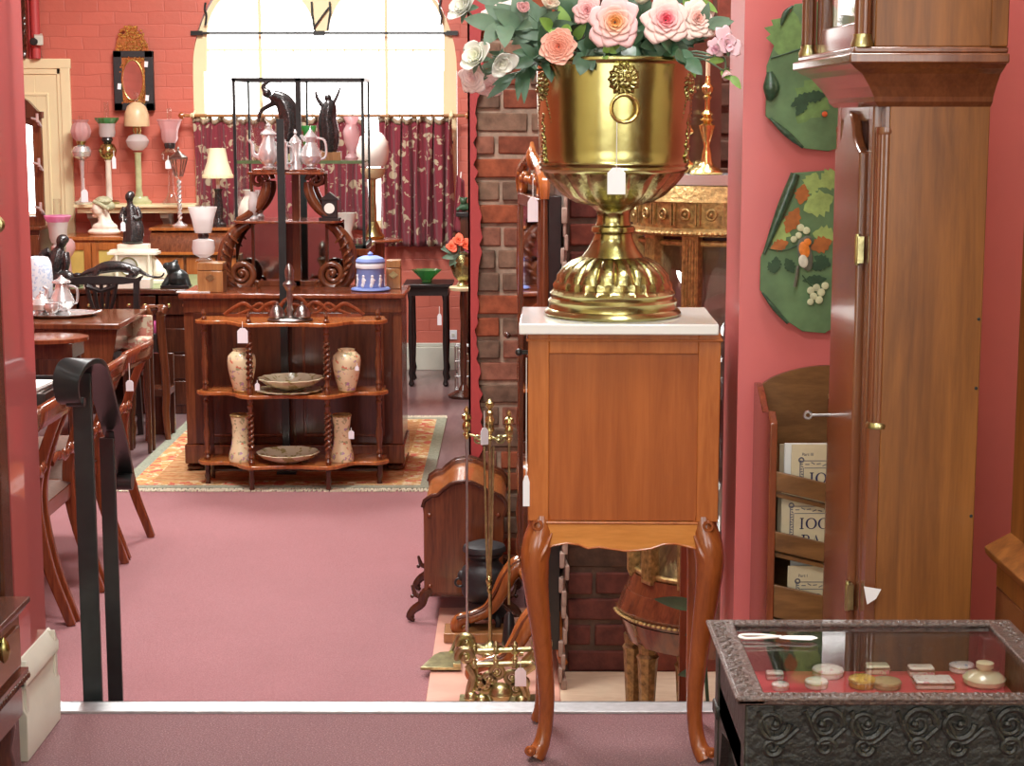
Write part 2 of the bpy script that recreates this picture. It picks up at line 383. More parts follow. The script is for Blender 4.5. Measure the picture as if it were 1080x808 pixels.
struct('ceiling', MB().bb(-4.2, 2.5, -1.2, YW+.3, CE, CE+.1), 'ceiling')
# dividing wall with the wide opening, camera side at Y 3.62
JL, JR = -1.045, .466
struct('wall_divide_left', MB().bb(-4.1, JL, 3.62, 3.85, LF-.05, CE), 'red_gloss')
struct('wall_divide_right', MB().bb(JR, 2.4, 3.62, 3.85, LF-.05, CE), 'red_wall')
struct('wall_divide_top', MB().bb(JL, JR, 3.62, 3.85, 2.55, CE), 'red_wall')
struct('wall_near_left', MB().bb(-2.4, -2.3, -1.2, 3.62, 0, CE), 'cream')
struct('wall_near_right', MB().bb(2.3, 2.4, -1.2, 3.62, 0, CE), 'cream')
b = MB(); b.bb(-2.4, -1.9, -1.3, -1.2, 0, CE); b.bb(-.1, .5, -1.3, -1.2, 0, CE); b.bb(1.9, 2.4, -1.3, -1.2, 0, CE); b.bb(-1.9, -.1, -1.3, -1.2, 0, .8); b.bb(.5, 1.9, -1.3, -1.2, 0, .8); b.bb(-1.9, -.1, -1.3, -1.2, 2.7, CE); b.bb(.5, 1.9, -1.3, -1.2, 2.7, CE)
struct('wall_near_back', b, 'cream')
for i_, (x0, x1) in enumerate(((-1.9, -.1), (.5, 1.9))):  # unseen windows added behind the camera for frontal light and brass highlights
    w2_ = thing('window_%d' % (i_+2), None, None); w2_['kind'] = 'structure'; b = MB()
    for q in ((x0, x0+.05, .8, 2.7), (x1-.05, x1, .8, 2.7), (x0, x1, .8, .86), (x0, x1, 2.64, 2.7), ((x0+x1)/2-.02, (x0+x1)/2+.02, .8, 2.7), (x0, x1, 1.9, 1.94)): b.bb(q[0], q[1], -1.28, -1.22, q[2], q[3])
    b.build('window_frame', 'cream', w2_); MB().bb(x0, x1, -1.262, -1.258, .8, 2.7).build('pane', 'pane', w2_)
struct('wall_far_left', MB().bb(-4.2, -4.1, 3.62, YW+.3, LF, CE), 'red_brick_y')
struct('wall_far_right', MB().bb(1.7, 1.8, 3.85, YW+.3, LF, CE), 'red_brick_y')
# cream baseboard of the left jamb
bb_ = [(0, 0), (.022, 0), (.024, .10), (.016, .115), (.016, .155), (.024, .165), (.024, .185), (.004, .215), (0, .215)]
b = MB(); b.prism([(JL-.002+x, z) for x, z in bb_], 3.598, 3.872); b.prism([(3.622-x, z) for x, z in bb_], -2.3, JL+.02, 'yz'); b.prism([(3.848+x, z) for x, z in bb_], -1.2, JL+.02, 'yz')
struct('baseboard_left', b, 'cream_white', bev=.003)
b = MB(); b.prism([(3.62-x*.8, z) for x, z in bb_], JR, 2.3, 'yz'); struct('baseboard_right', b, 'cream_white', bev=.003)
# far wall with the arched window and a door opening added for the mirror's brightness
wL, wR = P(203, 75, YW)[0], P(482, 75, YW)[0]; zs = zat(75, YW); zb = zat(240, YW)
cxw = (wL+wR)/2; rw = (wR-wL)/2
dL, dR = P(19, 200, YW)[0], P(38.5, 200, YW)[0]; dzt, dzb = zat(124, YW), zat(226, YW)
w = MB(); T0, T1 = YW, YW+.28
w.bb(-4.1, dL, T0, T1, LF, CE); w.bb(dL, dR, T0, T1, LF, dzb); w.bb(dL, dR, T0, T1, dzt, CE); w.bb(dR, wL, T0, T1, LF, CE); w.bb(wR, 1.8, T0, T1, LF, CE); w.bb(wL, wR, T0, T1, LF, zb)
w.prism([(wL, zs)]+[(cxw-rw*math.cos(PI*i/32), zs+rw*math.sin(PI*i/32)) for i in range(33)][1:-1]+[(wR, zs), (wR, CE), (wL, CE)], T0, T1)
struct('wall_far', w, 'red_brick')
b = MB(); b.bb(dR+.6, 1.7, YW-.022, YW, LF, LF+.17); b.bb(dR+.6, 1.7, YW-.014, YW, LF+.17, LF+.20); struct('baseboard_far', b, 'cream_white', bev=.004)
# window 1
wf = thing('window_1', None, None); wf['kind'] = 'structure'
def lp(px, py): return P(px, py, YW+.02)
outer = [lp(203, 75)]+[lp(342.5-139.5*math.cos(PI*i/32), 75-139.5*math.sin(PI*i/32)) for i in range(33)]+[lp(482, 75)]
inn = [lp(468, 75)]+[lp(407+61*math.cos(math.radians(a)), 38-61*math.sin(math.radians(a))) for a in range(0, 175, 10)]+[lp(346, 33), lp(332, 33)]+[lp(275+57*math.cos(math.radians(a)), 38-57*math.sin(math.radians(a))) for a in range(5, 181, 10)]+[lp(218, 75)]
b = MB(); b.prism(outer[1:-1]+inn, YW+.02, YW+.12)
for a_, c_ in ((203, 218), (468, 482)): b.bb(lp(a_, 200)[0], lp(c_, 200)[0], YW+.02, YW+.12, zb, zs)
b.bb(wL, wR, YW+.02, YW+.12, zb, zb+.05); b.build('window_frame', 'cream', wf)
b = MB()
for px in (274.5, 407.5): b.bb(lp(px-1.6, 100)[0], lp(px+1.6, 100)[0], YW+.05, YW+.09, zb, zat(-22, YW))
b.bb(lp(218, 53)[0], lp(468, 53)[0], YW+.06, YW+.08, zat(53.5, YW), zat(51.5, YW))
for i in range(15): 
    x = lp(236+i*18.1-18, 53)[0]; b.box((x, YW+.055, zat(52.5, YW)), (.006, .03, .045))
b.build('glazing_bar', 'cream', wf)
MB().bb(wL+.02, wR-.02, YW+.10, YW+.106, zb, zs+rw*.99).build('pane', 'pane', wf)
b = MB(); z35 = zat(35, YW); b.bb(lp(207, 35)[0], lp(480, 35)[0], YW-.012, YW-.004, z35-.008, z35+.008)
for px in (208, 337, 477): b.bb(lp(px-6, 35)[0], lp(px+6, 35)[0], YW-.02, YW+.02, z35-.016, z35+.016)
b.tube(smooth([V((lp(x, y)[0], YW-.01, lp(x, y)[1])) for x, y in ((217.5, 3), (216.8, 10), (218.5, 17), (217.3, 27))]), .008)
b.tube(smooth([V((lp(x, y)[0], YW-.01, lp(x, y)[1])) for x, y in ((465, 0), (463.8, 9), (466, 18), (465, 27))]), .008)
b.bb(lp(463, 150)[0], lp(478, 150)[0], YW-.012, YW-.004, zat(151.5, YW), zat(148.5, YW))
for x0, x1 in ((329, 332), (348, 346)): b.tube([V((lp(x, y)[0], YW+.0, lp(x, y)[1])) for x, y in ((x0, 2), (x0+.5, 14), (x1, 32))], .008)
b.tube([V((lp(x, y)[0], YW, lp(x, y)[1])) for x, y in ((331, 30), (338, 20), (347, 8))], .006)
b.build('iron_bar', 'iron', wf)
# door 1, cream surround
b = MB(); z62 = zat(62, YW)
b.bb(fx(14), fx(77), YW-.03, YW, z62-.07, z62); b.bb(fx(66), fx(76), YW-.03, YW, LF, z62-.06); b.bb(fx(62), fx(66.5), YW-.022, YW, LF, z62-.06); b.bb(fx(14), fx(66), YW-.022, YW, z62-.11, z62-.06)
d1 = thing('door_1', None, None); d1['kind'] = 'structure'
b.build('door_frame', 'cream', d1, bev=.004)
b = MB(); b.bb(fx(38.5), fx(62), YW-.012, YW, LF, z62-.1); b.bb(fx(8), fx(38.5), YW-.012, YW, dzt, z62-.1); b.bb(fx(8), fx(38.5), YW-.012, YW, LF, dzb)
b.bb(fx(50), fx(52.5), YW-.018, YW, LF, zat(101, YW)); b.bb(fx(8), fx(52.5), YW-.018, YW, zat(101, YW), zat(98, YW)); b.build('door_panel', 'cream', d1, bev=.003)
MB().bb(dL, dR, YW+.1, YW+.106, dzb, dzt).build('pane', 'pane', d1)  # daylight opening added in place of the mirror's bright reflection
b = MB(); b.tube([(fx(43), YW-.05, zat(0, YW)+.3), (fx(43), YW-.05, z62+.0)], .032, 12)
b.tube([(fx(36), YW-.03, zat(0, YW)+.3), (fx(36), YW-.03, z62)], .012, 10); struct('trim_3', b, 'plaster_red')
# pier of bare brick with a ragged strip of plaster
def brick_face(mb, x0, x1, z0, z1, y, nm, seed, bw=.232, bh=.0885, dep_=.03):
    r = random.Random(seed); row = 0; z = z0
    while z < z1:
        x = x0-(bw*.5 if row % 2 else 0)-r.random()*.03
        while x < x1:
            l = bw*(1 if r.random() > .25 else .5); a, c = max(x, x0), min(x+l-.011, x1)
            if c-a > .02:
                mb.mi = 1+r.randrange(nm); o = r.random()*.016; g = r.random()*.006
                mb.box(((a+c)/2, y-o/2+dep_/2, z+bh/2), (c-a-g, dep_+o, bh-.015-g), (0, (r.random()-.5)*.025, (r.random()-.5)*.03))
            x += l
        z += bh; row += 1
    mb.mi = 0
px0 = put(494.5, 6.9, EYE).x; X2 = put(593, 5.67, .3).x
b = MB(); b.bb(px0, X2+.2, 6.93, 7.45, LF, CE); brick_face(b, px0+.02, X2+.1, LF, CE-.02, 6.925, 5, 3)
struct('wall_pier', b, ['mortar']+['brick%d' % i for i in range(5)], bev=.006)
r2 = random.Random(5); pts = []; z = LF
while z < CE: pts.append((px0+put(504.5, 6.9, EYE).x-put(494.5, 6.9, EYE).x+.012*math.sin(z*9)+(r2.random()-.5)*.018+(.025 if z > 1.7 else 0), z)); z += .028
b = MB(); b.prism([(px0-.004, CE), (px0-.004, LF)]+pts+[(pts[-1][0], CE)], 6.885, 6.93); b.bb(px0-.004, px0+.004, 6.885, 7.45, LF, CE); struct('trim_4', b, 'plaster_red')
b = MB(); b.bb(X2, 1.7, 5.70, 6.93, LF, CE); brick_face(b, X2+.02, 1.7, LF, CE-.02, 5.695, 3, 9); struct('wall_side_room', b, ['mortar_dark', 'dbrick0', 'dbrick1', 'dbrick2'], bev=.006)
r2 = random.Random(8); b = MB(); z = LF
while z < CE: b.box((X2-.002+r2.random()*.005, 5.60, z+.02), (.010+r2.random()*.008, .22+r2.random()*.02, .05), (0, 0, r2.random()*.2-.1)); z += .042
struct('trim_5', b, 'mortar_pale', bev=.004)
# hearth slab
hl = put(457, 5.9, LF).x
tag(MB().bb(hl, X2-.01, 5.10, 6.44, LF, LF+.018).build('hearth_slab', 'pink_stone', bev=.003), 'pink stone hearth slab let into the carpet under the fire irons', 'hearth')
# lights of the rooms (ceiling fittings and daylight)
def area(name, loc, size, power, col=(.98, .99, .96), rot=(0, 0, 0)):
    l = bpy.data.lights.new(name, 'AREA'); l.size = size; l.energy = power; l.color = col; l.shape = 'DISK'
    o = bpy.data.objects.new(name, l); C.objects.link(o); o.location = loc; o.rotation_euler = rot; return o
for i_, (x0, x1) in enumerate(((-1.9, -.1), (.5, 1.9))):  # daylight portals for the windows added behind the camera
    q = area('added_window_daylight', ((x0+x1)/2, -1.32, 1.75), x1-x0, 1, (1, 1, 1), (PI/2, 0, 0)); q.data.shape = 'RECTANGLE'; q.data.size_y = 1.9; q.data.cycles.is_portal = True
area('ceiling_light', (-.5, .6, CE-.03), 1.1, 45); area('ceiling_light.001', (.5, 2.6, CE-.03), .7, 30)
area('ceiling_light.002', (-.6, 5.0, CE-.03), .9, 66); area('ceiling_light.003', (-1.5, 7.6, CE-.03), .9, 105)
area('ceiling_light.004', (-1.6, 10.4, CE-.03), 1.0, 150); area('ceiling_light.005', (.7, 4.8, CE-.03), .5, 22)
l = area('window_daylight', (cxw, YW+.32, (zb+zs)/2+.4), 2.1, 75, (1, .98, .95), (-PI/2, 0, 0)); l.data.shape = 'RECTANGLE'; l.data.size_y = 2.6; l.data.cycles.is_portal = True
wd = bpy.data.worlds.new('daylight'); bpy.context.scene.world = wd; wd.use_nodes = True
bg = wd.node_tree.nodes['Background']; bg.inputs[0].default_value = (1, .985, .96, 1); bg.inputs[1].default_value = 4.6
sc = bpy.context.scene; sc.view_settings.view_transform = 'Standard'; sc.view_settings.look = 'None'; sc.view_settings.gamma = 1; sc.view_settings.exposure = .35
sc.view_settings.use_curve_mapping = False
sc.cycles.use_denoising = True; sc.cycles.max_bounces = 10; sc.cycles.transparent_max_bounces = 16; sc.cycles.sample_clamp_indirect = 4; sc.cycles.caustics_reflective = False; sc.cycles.caustics_refractive = False
# ------------------------------------------------------------ marble topped pot cupboard
def cupboard():
    Yf, Yb = 3.60, 3.86; zt = zat(350, 3.57); k = mp((0, 3.6, .5))
    def lx(px, z=.6, Y=Yf): return put(px, Y, z).x
    cx = lx(657); r = thing('pot_cupboard', 'tall orange mahogany pot cupboard on cabriole legs with a white marble top', 'cupboard', (cx, (Yf+Yb)/2, 0), math.radians(-1.5))
    def L(mb, name, mat, **kw):
        for i, v in enumerate(mb.vs): mb.vs[i] = V((v.x-cx, v.y-(Yf+Yb)/2, v.z))
        return mb.build(name, mat, r, **kw)
    zm = zat(352, 3.57)
    a, c = lx(549.5, .92, 3.57), lx(759.5, .92, 3.57)
    L(MB().bb(a, c, 3.555, 3.885, zm-.001, zm+.021), 'marble_top', 'marble', bev=.003)
    zb_ = zat(550, Yf); zu = zm-.002; x0, x1 = lx(560.5), lx(757)
    zap = zat(549.5, Yf)
    b = MB(); b.bb(x0, x1, Yf+.004, Yb, zap, zu); L(b, 'carcass', 'satin', bev=.002)
    b = MB(); b.bb(x0-.004, lx(580.5), Yf-.006, Yf+.02, zap, zu); b.bb(lx(736), x1+.004, Yf-.006, Yf+.02, zap, zu); b.bb(lx(580.5), lx(736), Yf-.006, Yf+.02, zat(373, Yf), zu)
    b.bb(x0-.008, x1+.008, Yf-.010, Yb, zat(360, Yf), zat(357, Yf)); L(b, 'door_frame', 'satin', bev=.002)
    L(MB().bb(lx(580.5), lx(736), Yf+.0005, Yf+.003, zat(549, Yf), zat(373, Yf)), 'door_panel', wood('flame_mahogany_panel', (.30, .075, .016), (.42, .118, .026), .25, (14, 14, .8), 3, .4))
    L(MB().lathe([(.001, 0), (.006, .003), (.007, .008), (.004, .012), (.001, .013)], M_=Matrix.Rotation(PI/2, 4, 'X')), 'knob', 'iron', loc=(lx(552)-cx, 0, 0)) if 0 else None
    # shaped apron
    zl = lambda y: zat(y, Yf); ox = []
    bot = [(578, 578), (586, 575), (600, 572.5), (612, 574), (622, 578), (634, 576.5), (648, 578.5), (662, 580.5), (676, 579.5), (690, 577.5), (702, 573), (714, 572.5), (726, 575), (738, 578)]
    pts = [(lx(578), zl(550))]+[(lx(x), zl(y)) for x, y in bot]+[(lx(738), zl(550))]
    b = MB(); b.prism(pts, Yf-.006, Yf+.016); L(b, 'apron', 'satin_l', bev=.0015)
    b = MB(); b.tube([(lx(578), Yf-.006, zl(551)), (lx(738), Yf-.006, zl(551))], .003, 6); b.tube([(lx(x), Yf-.006, zl(y)) for x, y in bot], .0022, 6); L(b, 'apron_moulding', 'satin')
    b = MB(); b.prism([(Yf+.01, zl(550)), (Yf+.01, zl(580)), (Yf+.13, zl(572)), (Yb-.01, zl(580)), (Yb-.01, zl(550))], x0, x0+.012, 'yz'); L(b, 'side_apron', 'satin'); b = MB(); b.prism([(Yf+.01, zl(550)), (Yf+.01, zl(580)), (Yf+.13, zl(572)), (Yb-.01, zl(580)), (Yb-.01, zl(550))], x1-.012, x1, 'yz')
    L(b, 'side_apron', 'satin')
    def leg(sgn, front):
        # centre line (px measured from the body edge outwards, height) for a cabriole leg
        e = x0 if sgn < 0 else x1; yb = Yf+.012 if front else Yb-.014
        H = zap
        prof = [(-.006, 1.04, .022), (-.004, .97, .028), (.004, .90, .0315), (.008, .82, .030), (.004, .70, .026), (-.004, .55, .022), (-.011, .40, .0195), (-.016, .26, .0175), (-.014, .14, .0165), (-.006, .06, .018), (.004, .025, .021), (.008, .010, .021)]
        if not front: prof = [(o*.3, h, rr*.85) for o, h, rr in prof]
        pts = [V((e-sgn*.019+sgn*o*1.05, yb-(o*.9 if front else -o*.5), h*H)) for o, h, rr in prof]
        b = MB(); b.tube(smooth(pts, 5), smooth1([q[2] for q in prof], 5), 12, side=(1, 0, 0), flat=1.0)
        lg = L(b, 'leg', 'sat_leg')
        if front:
            # carved leaf on the knee and a scroll toe
            m = MB()
            ex = e-sgn*.016
            for kx, kz in ((0, 0), (.012, -.012), (-.011, -.016)):
                m.tube(smooth([(ex-sgn*(.018)+kx, yb-.018, .975*H+kz), (ex-sgn*.006+kx, yb-.027, .92*H+kz), (ex+sgn*.004+kx*.5, yb-.030, .85*H+kz), (ex+sgn*.004, yb-.024, .74*H+kz)], 4), smooth1([.002, .006, .005, .001], 4), 8)
            m.torus((ex+sgn*.0, yb-.024, .985*H), .009, .0035, 14, 6, Matrix.Rotation(PI/2, 4, 'X'))
            
            m2 = MB(); m2.torus((ex+sgn*.014-cx, yb-.024-(Yf+Yb)/2, .026), .008, .0045, 14, 6, Matrix.Rotation(PI/2, 4, 'X')); m2.ball((ex+sgn*.014-cx, yb-.028-(Yf+Yb)/2, .026), .006); m2.build('scroll_toe', 'sat_leg', lg)
            for i, v in enumerate(m.vs): m.vs[i] = V((v.x-cx, v.y-(Yf+Yb)/2, v.z))
            m.build('knee_carving', 'sat_leg', lg)
        return lg
    for s in (-1, 1): leg(s, True); leg(s, False)
    p = MB(); p.tube([(x0-.002, Yf+.05, zat(372, 3.65)), (x0-.022, Yf+.05, zat(372, 3.65))], .0045, 8); p.ball((x0-.024, Yf+.05, zat(372, 3.65)), .008); L(p, 'turn_knob', 'iron')
    price_tag('white price tag on a long thread down the side of the marble topped cupboard', 555, 3.59, 501, 534, 7, 125)
    return zm+.021
ZMB = cupboard()
# ------------------------------------------------------------ brass jardiniere
def pot():
    Y = 3.73; pc = put(646, Y, ZMB); k = mp((pc.x, Y, ZMB+.3)); zb_ = 335.5
    def h(y): return (zb_-y)
    r = thing('brass_jardiniere', 'big footed brass jardiniere with lion mask on the marble topped cupboard', 'vase', pc)
    prof = [(71, 0), (73, 3), (71, 6), (68.5, 8), (68, 13), (69, 16), (66, 19), (66, 22), (67, 24), (64, 27)]
    MB(k).lathe(prof, n=48).build('foot_ring', 'brass', r)
    b = MB(k); b.lathe([(65, 25), (62, 29), (62.5, 33), (60, 37)], n=60, mod=lambda a, z, j: 1+.02*math.cos(a*30)); b.build('rope_band', 'brass_b', r)
    b = MB(k); b.lathe([(60, 36), (57, 43), (51, 51), (44, 57), (36, 61), (31, 63)], n=216, mod=lambda a, z, j: 1+(.046*(abs(math.cos(a*9))**.5*2-1) if 0 < j < 5 else 0)); b.build('gadrooned_dome', 'brass_b', r)
    MB(k).lathe([(33, 62), (31, 65), (27, 70), (22, 79), (20, 85), (20.5, 87), (23, 88.5), (23.5, 91), (22.5, 94), (19, 95.5), (17.5, 99), (17, 104), (18.5, 110), (23, 115), (31, 118.5)], n=40).build('stem', 'brass', r)
    b = MB(k); b.lathe([(28, 117), (40, 120), (52, 127), (63, 138), (71, 148), (74.5, 152)], n=144, mod=lambda a, z, j: 1+(.040*(abs(math.cos(a*9+z*.008))**.5*2-1) if 0 < j < 5 else 0)); b.build('gadrooned_bowl', 'brass_b', r)
    MB(k).lathe([(74, 151), (77.5, 153), (78.8, 155), (77.5, 157.5), (78.5, 159), (79, 161), (77.8, 163), (78.6, 175), (80.3, 205), (81.2, 240), (81.5, 262), (83.5, 264), (84.5, 266), (84, 268.5), (81, 269.5), (79, 266), (78, 255), (76, 200), (74, 170), (60, 160)], n=64, cap=False).build('drum', 'brass', r)
    MB(k).lathe([(.1, 246), (60, 246), (78, 246)], n=32, cap=False).build('moss_filling', 'leaf_d', r)
    def mask(ang, zc, sc=1.0):
        q = MB(k*sc); q.lathe([(.1, 5.5), (9, 4.5), (13.5, 2.5), (15.5, 0), (14, -2)], n=96, sy=1.08, mod=lambda a, z, j: 1+(.09*math.cos(a*14) if j > 1 else 0), M_=Matrix.Rotation(PI/2, 4, 'X')); q.ball((0, -2, 0), (9, 6, 10.5)); q.ball((-4, -7.4, 3), 1.2); q.ball((4, -7.4, 3), 1.2); q.ball((0, -5, -4), (6.5, 5, 5)); q.ball((0, -8.5, -1.5), (3, 2.5, 2.2)); q.tube([(0, -6, 7), (0, -8, 2)], [2.5, 1.8], 8)
        for s in (-1, 1): q.ball((s*4.6, -5, 3.4), 2.2); q.tube([(s*8, -4, 7.5), (s*2, -6.5, 6)], 1.4, 6); q.ball((s*9, -2, 9), 3); q.ball((s*3.2, -8.4, -5), (3, 2.4, 2.2))
        for i in range(16):
            a = 2*PI*i/16; q.tube([(9*math.cos(a), -4.5, 10*math.sin(a)), (12*math.cos(a+.1), -4.6, 13*math.sin(a+.1)), (15*math.cos(a+.25), -2, 16*math.sin(a+.25))], [1.2, 1.9, 1.0], 6)
        R_ = (81 if abs(ang) < .5 else 77)*k; loc = (R_*math.sin(ang), -R_*math.cos(ang), zc*k)
        o = q.build('lion_mask', 'brass_b', r, loc=loc, rot=(0, 0, ang), remesh=k*.5)
        if abs(ang) > .5: return
        g = MB(k); g.torus((0, -8, -29), 13.6, 1.9, 36, 8, Matrix.Rotation(PI/2, 4, 'X')); g.build('ring_handle', 'gold', r, loc=loc, rot=(0, 0, ang))
    mask(.06, 246)
    for s in (-1, 1):
        mask(s*1.22, 240)
        g = MB(k)
        for i in range(26):
            z = 212-i*1.9; g.ball((0+2.2*math.sin(i*2.1), -77.5-(1.5 if i % 2 else 0), z), (3.4+1.6*math.sin(i*.9), 2.6, 3.0))
        for s2 in (-1, 1):
            for i in range(10): g.ball((s2*(4+i*1.5), -79.5+i*i*.04, 236-i*2.5-.12*i*i), 2.4)
        g.build('garland', 'brass_b', r, rot=(0, 0, s*1.22))
    price_tag('white price tag on a thread from the ring of the brass jardiniere', 650, 3.515, 177, 205, 19, 47)
    return pc, k
POT, PK = pot()
# ------------------------------------------------------------ flowers
def aim(d): return V(d).normalized().to_track_quat('Z', 'Y').to_euler()
def petals(mb, n, rad, o0, o1, wid=1.0, curl=.16, seed=1, ruf=.05, hgt=1.0):
    r = random.Random(seed)
    for i in range(n):
        t = i/max(1, n-1); o = o0+(o1-o0)*t**.8; a0 = i*2.399+r.random()*.3; rr = rad*(.36+.64*t); wd_ = (1.25-.45*t)*wid; ph = r.random()*6
        def fn(u, v, o=o, a0=a0, rr=rr, wd_=wd_, ph=ph):
            uu = (u-.5)*2; s = math.sin(min(1, v*1.05)*PI*.5)*(1-.28*uu*uu*v)
            prof_ = .25+.75*math.sin(min(1, v*.75+.12)*PI)**.6
            Rr = rr*(.10+(.22+.78*o)*s)+rad*curl*o*v**4*(1-.3*uu*uu); z = rr*hgt*(1.02-.82*o)*v*(1-.20*uu*uu)-rad*curl*o*v**5+rad*.12
            ang = a0+uu*wd_*prof_*(.9 if o > .5 else 1.1)
            Rr *= 1+ruf*math.sin(uu*5+ph)*v*v
            return V((Rr*math.cos(ang), Rr*math.sin(ang), z))
        mb.grid(fn, 7, 6)
PET = {}
def pm(key, inner, outer, rad):
    kk = 'petal_'+key
    if kk not in M: M[kk] = petal(kk, inner, outer, rad)
    return kk
def leaf(mb, p, d, up, L, W, bend=.3, fold=.15):
    d = V(d).normalized(); s = d.cross(V(up)).normalized(); n = s.cross(d)
    def fn(u, v):
        uu = (u-.5)*2; w = W*.5*math.sin(PI*min(1, v**.8*.98+.01))**.8*(1-.15*v)
        return V(p)+d*(L*v)+s*(w*uu)+n*(-bend*L*v*v+fold*abs(uu)*w+.03*W*math.sin(v*14)*abs(uu))
    mb.grid(fn, 4, 7)
def bloom(px, py, Y, rad_px, kind, label, d=(0, -1, .25), seed=1, cols=None):
    p = at(px, py, Y); k = mp(p); rd = rad_px*k*({'lily': 1.35, 'bud': 1.25}.get(kind, 1.02)); key = label
    r = thing({'rose': 'rose', 'bud': 'rose_bud', 'lily': 'lisianthus', 'pea': 'sweet_pea'}[kind], label, 'flower', p); r['group'] = 'silk flowers in the brass jardiniere'
    rot = aim(d); dv = V(d).normalized(); m = pm(str(seed), cols[0], cols[1], rd*1.05); b = MB()
    if label.startswith('coral'): petals(b, 60, rd, .12, .85, 1.0, .06, seed, .05, 1.0)
    elif kind == 'rose': petals(b, 34, rd, .05, 1.0, 1.0, .18, seed)
    elif kind == 'bud': petals(b, 11, rd, .05, .45, 1.5, .12, seed, hgt=1.5)
    elif kind == 'lily': petals(b, 9, rd, .12, .62, 1.5, .22, seed, hgt=1.35)
    else: petals(b, 7, rd, .3, 1.0, 1.25, .1, seed, .13)
    for i, v in enumerate(b.vs): b.vs[i] = v-V((0, 0, rd*.35))
    b.build('petals', m, r, rot=rot, solid=.0008, ang=80)
    st = MB(); c = V((POT.x+(p.x-POT.x)*.45, 3.73+(Y-3.73)*.3, ZMB+.50))-p
    st.tube(smooth([-dv*rd*.3, -dv*rd*.3-dv*.04+V((0, 0, -.01)), c*.6+V((0, 0, .02)), c], 4), .0022, 6)
    for i in range(4): a = i*1.57; u = V((math.cos(a), math.sin(a), 0)); q = V(d).normalized().to_track_quat('Z', 'Y') @ u; leaf(st, -dv*rd*.28, (q*1.0-dv*.2+dv*.35), dv, rd*.75, rd*.35, .1)
    st.build('stem', 'leaf_m', r, ang=60)
FL = [
 (589, 49, 3.545, 20, 'rose', 'coral pink ruffled rose low over the brass rim', (-.1, -1, .1), ((.85, .28, .18), (.92, .50, .40))),
 (649, 23, 3.56, 25, 'rose', 'large open pink rose with an orange heart above the lion mask', (0, -1, .05), ((.90, .42, .08), (.92, .58, .60))),
 (703, 20, 3.60, 23, 'rose', 'pink pointed rose with a deep cerise centre', (.1, -1, .25), ((.85, .10, .18), (.92, .66, .62))),
 (737, 19, 3.62, 20, 'rose', 'pale peach rose beside the cerise centred one', (.3, -1, .3), ((.88, .46, .40), (.92, .74, .68))),
 (619, 10, 3.62, 14, 'rose', 'small pink rose tucked beside the largest bloom', (-.3, -1, .2), ((.75, .30, .32), (.85, .50, .50))),
 (552, 10, 3.62, 9, 'bud', 'dusky pink bud among the flowers', (0, -1, .6), ((.62, .25, .28), (.75, .42, .42))),
 (580, 6, 3.64, 12, 'bud', 'cream and pink bud above the coral rose', (.1, -1, .8), ((.7, .4, .3), (.78, .70, .56))),
 (501, 60, 3.58, 17, 'lily', 'white cupped bloom lowest on the window side', (-.5, -.8, .45), ((.80, .82, .62), (.92, .93, .88))),
 (529, 66, 3.57, 14, 'lily', 'second white bloom with pointed petals hanging by the brass rim', (.3, -.9, -.5), ((.80, .80, .68), (.92, .93, .88))),
 (488, 6, 3.66, 18, 'lily', 'white bloom cut by the top of the picture beside the window arch', (-.6, -.7, .4), ((.80, .82, .70), (.92, .93, .88))),
 (527, 12, 3.66, 21, 'rose', 'pale blush bloom with cream petals over grey leaves', (-.3, -.6, .9), ((.88, .62, .52), (.92, .80, .74))),
 (497, 82, 3.64, 16, 'rose', 'soft pink bloom drooping over bare brick', (-.6, -.8, -.2), ((.90, .58, .58), (.93, .72, .72))),
 (517, 92, 3.66, 12, 'rose', 'small pink bloom hanging lowest against the brick pier', (-.1, -.8, -.5), ((.85, .46, .44), (.92, .62, .60))),
 (769, 46, 3.56, 17, 'pea', 'lilac pink frilled bloom in front of the painted wall edge', (.5, -.9, .2), ((.85, .52, .62), (.90, .64, .72))),
 (754, 52, 3.58, 10, 'pea', 'small folded lilac pink flower next to the frilled one', (-.2, -.9, .1), ((.70, .32, .45), (.82, .55, .62))),
 (766, 76, 3.58, 8, 'bud', 'drooping pink bud beneath the frilled lilac bloom', (.2, -.4, -1), ((.72, .40, .45), (.80, .55, .55))),
 (676, 2, 3.68, 12, 'bud', 'cream bud peeping between the two biggest roses', (0, -.8, 1), ((.75, .65, .45), (.80, .76, .60))),
]
for i, f in enumerate(FL): bloom(f[0], f[1], f[2], f[3], f[4], f[5], f[6], 11+i, f[7])
def sprig(px, py, Y, d, n, L, W, mat, label, seed, spread=.9):
    p = at(px, py, Y); r_ = random.Random(seed); k = mp(p); root = V((POT.x+(p.x-POT.x)*.4, 3.73+(Y-3.73)*.4, ZMB+.50))
    r = thing('leafy_sprig', label, 'foliage', root, 0, 'leafy sprigs in the brass jardiniere'); e = p-root
    pts = smooth([V((0, 0, 0)), e*.5+V((0, 0, .035)), e], 6); s = MB(); s.tube(pts, [.0025]*6+[.0018]*(len(pts)-6), 6); s.build('stem', 'leaf_m', r)
    lf = MB()
    for i in range(n):
        t = .35+.65*(i+.5)/n; q = pts[min(len(pts)-1, int(t*(len(pts)-1)))]; a = r_.random()*6.28
        dd = e.normalized()*.5+V((math.cos(a), -.35+.4*math.sin(a), math.sin(a)))*spread+V(d)*.4
        leaf(lf, q, dd, (0, -1, .3), L*k*(.7+.5*r_.random()), W*k*(.8+.4*r_.random()), .15+.3*r_.random())
    leaf(lf, e, V(d)+e.normalized()*.6, (0, -1, .2), L*k, W*k, .2)
    lf.build('leaves', mat, r, ang=70)
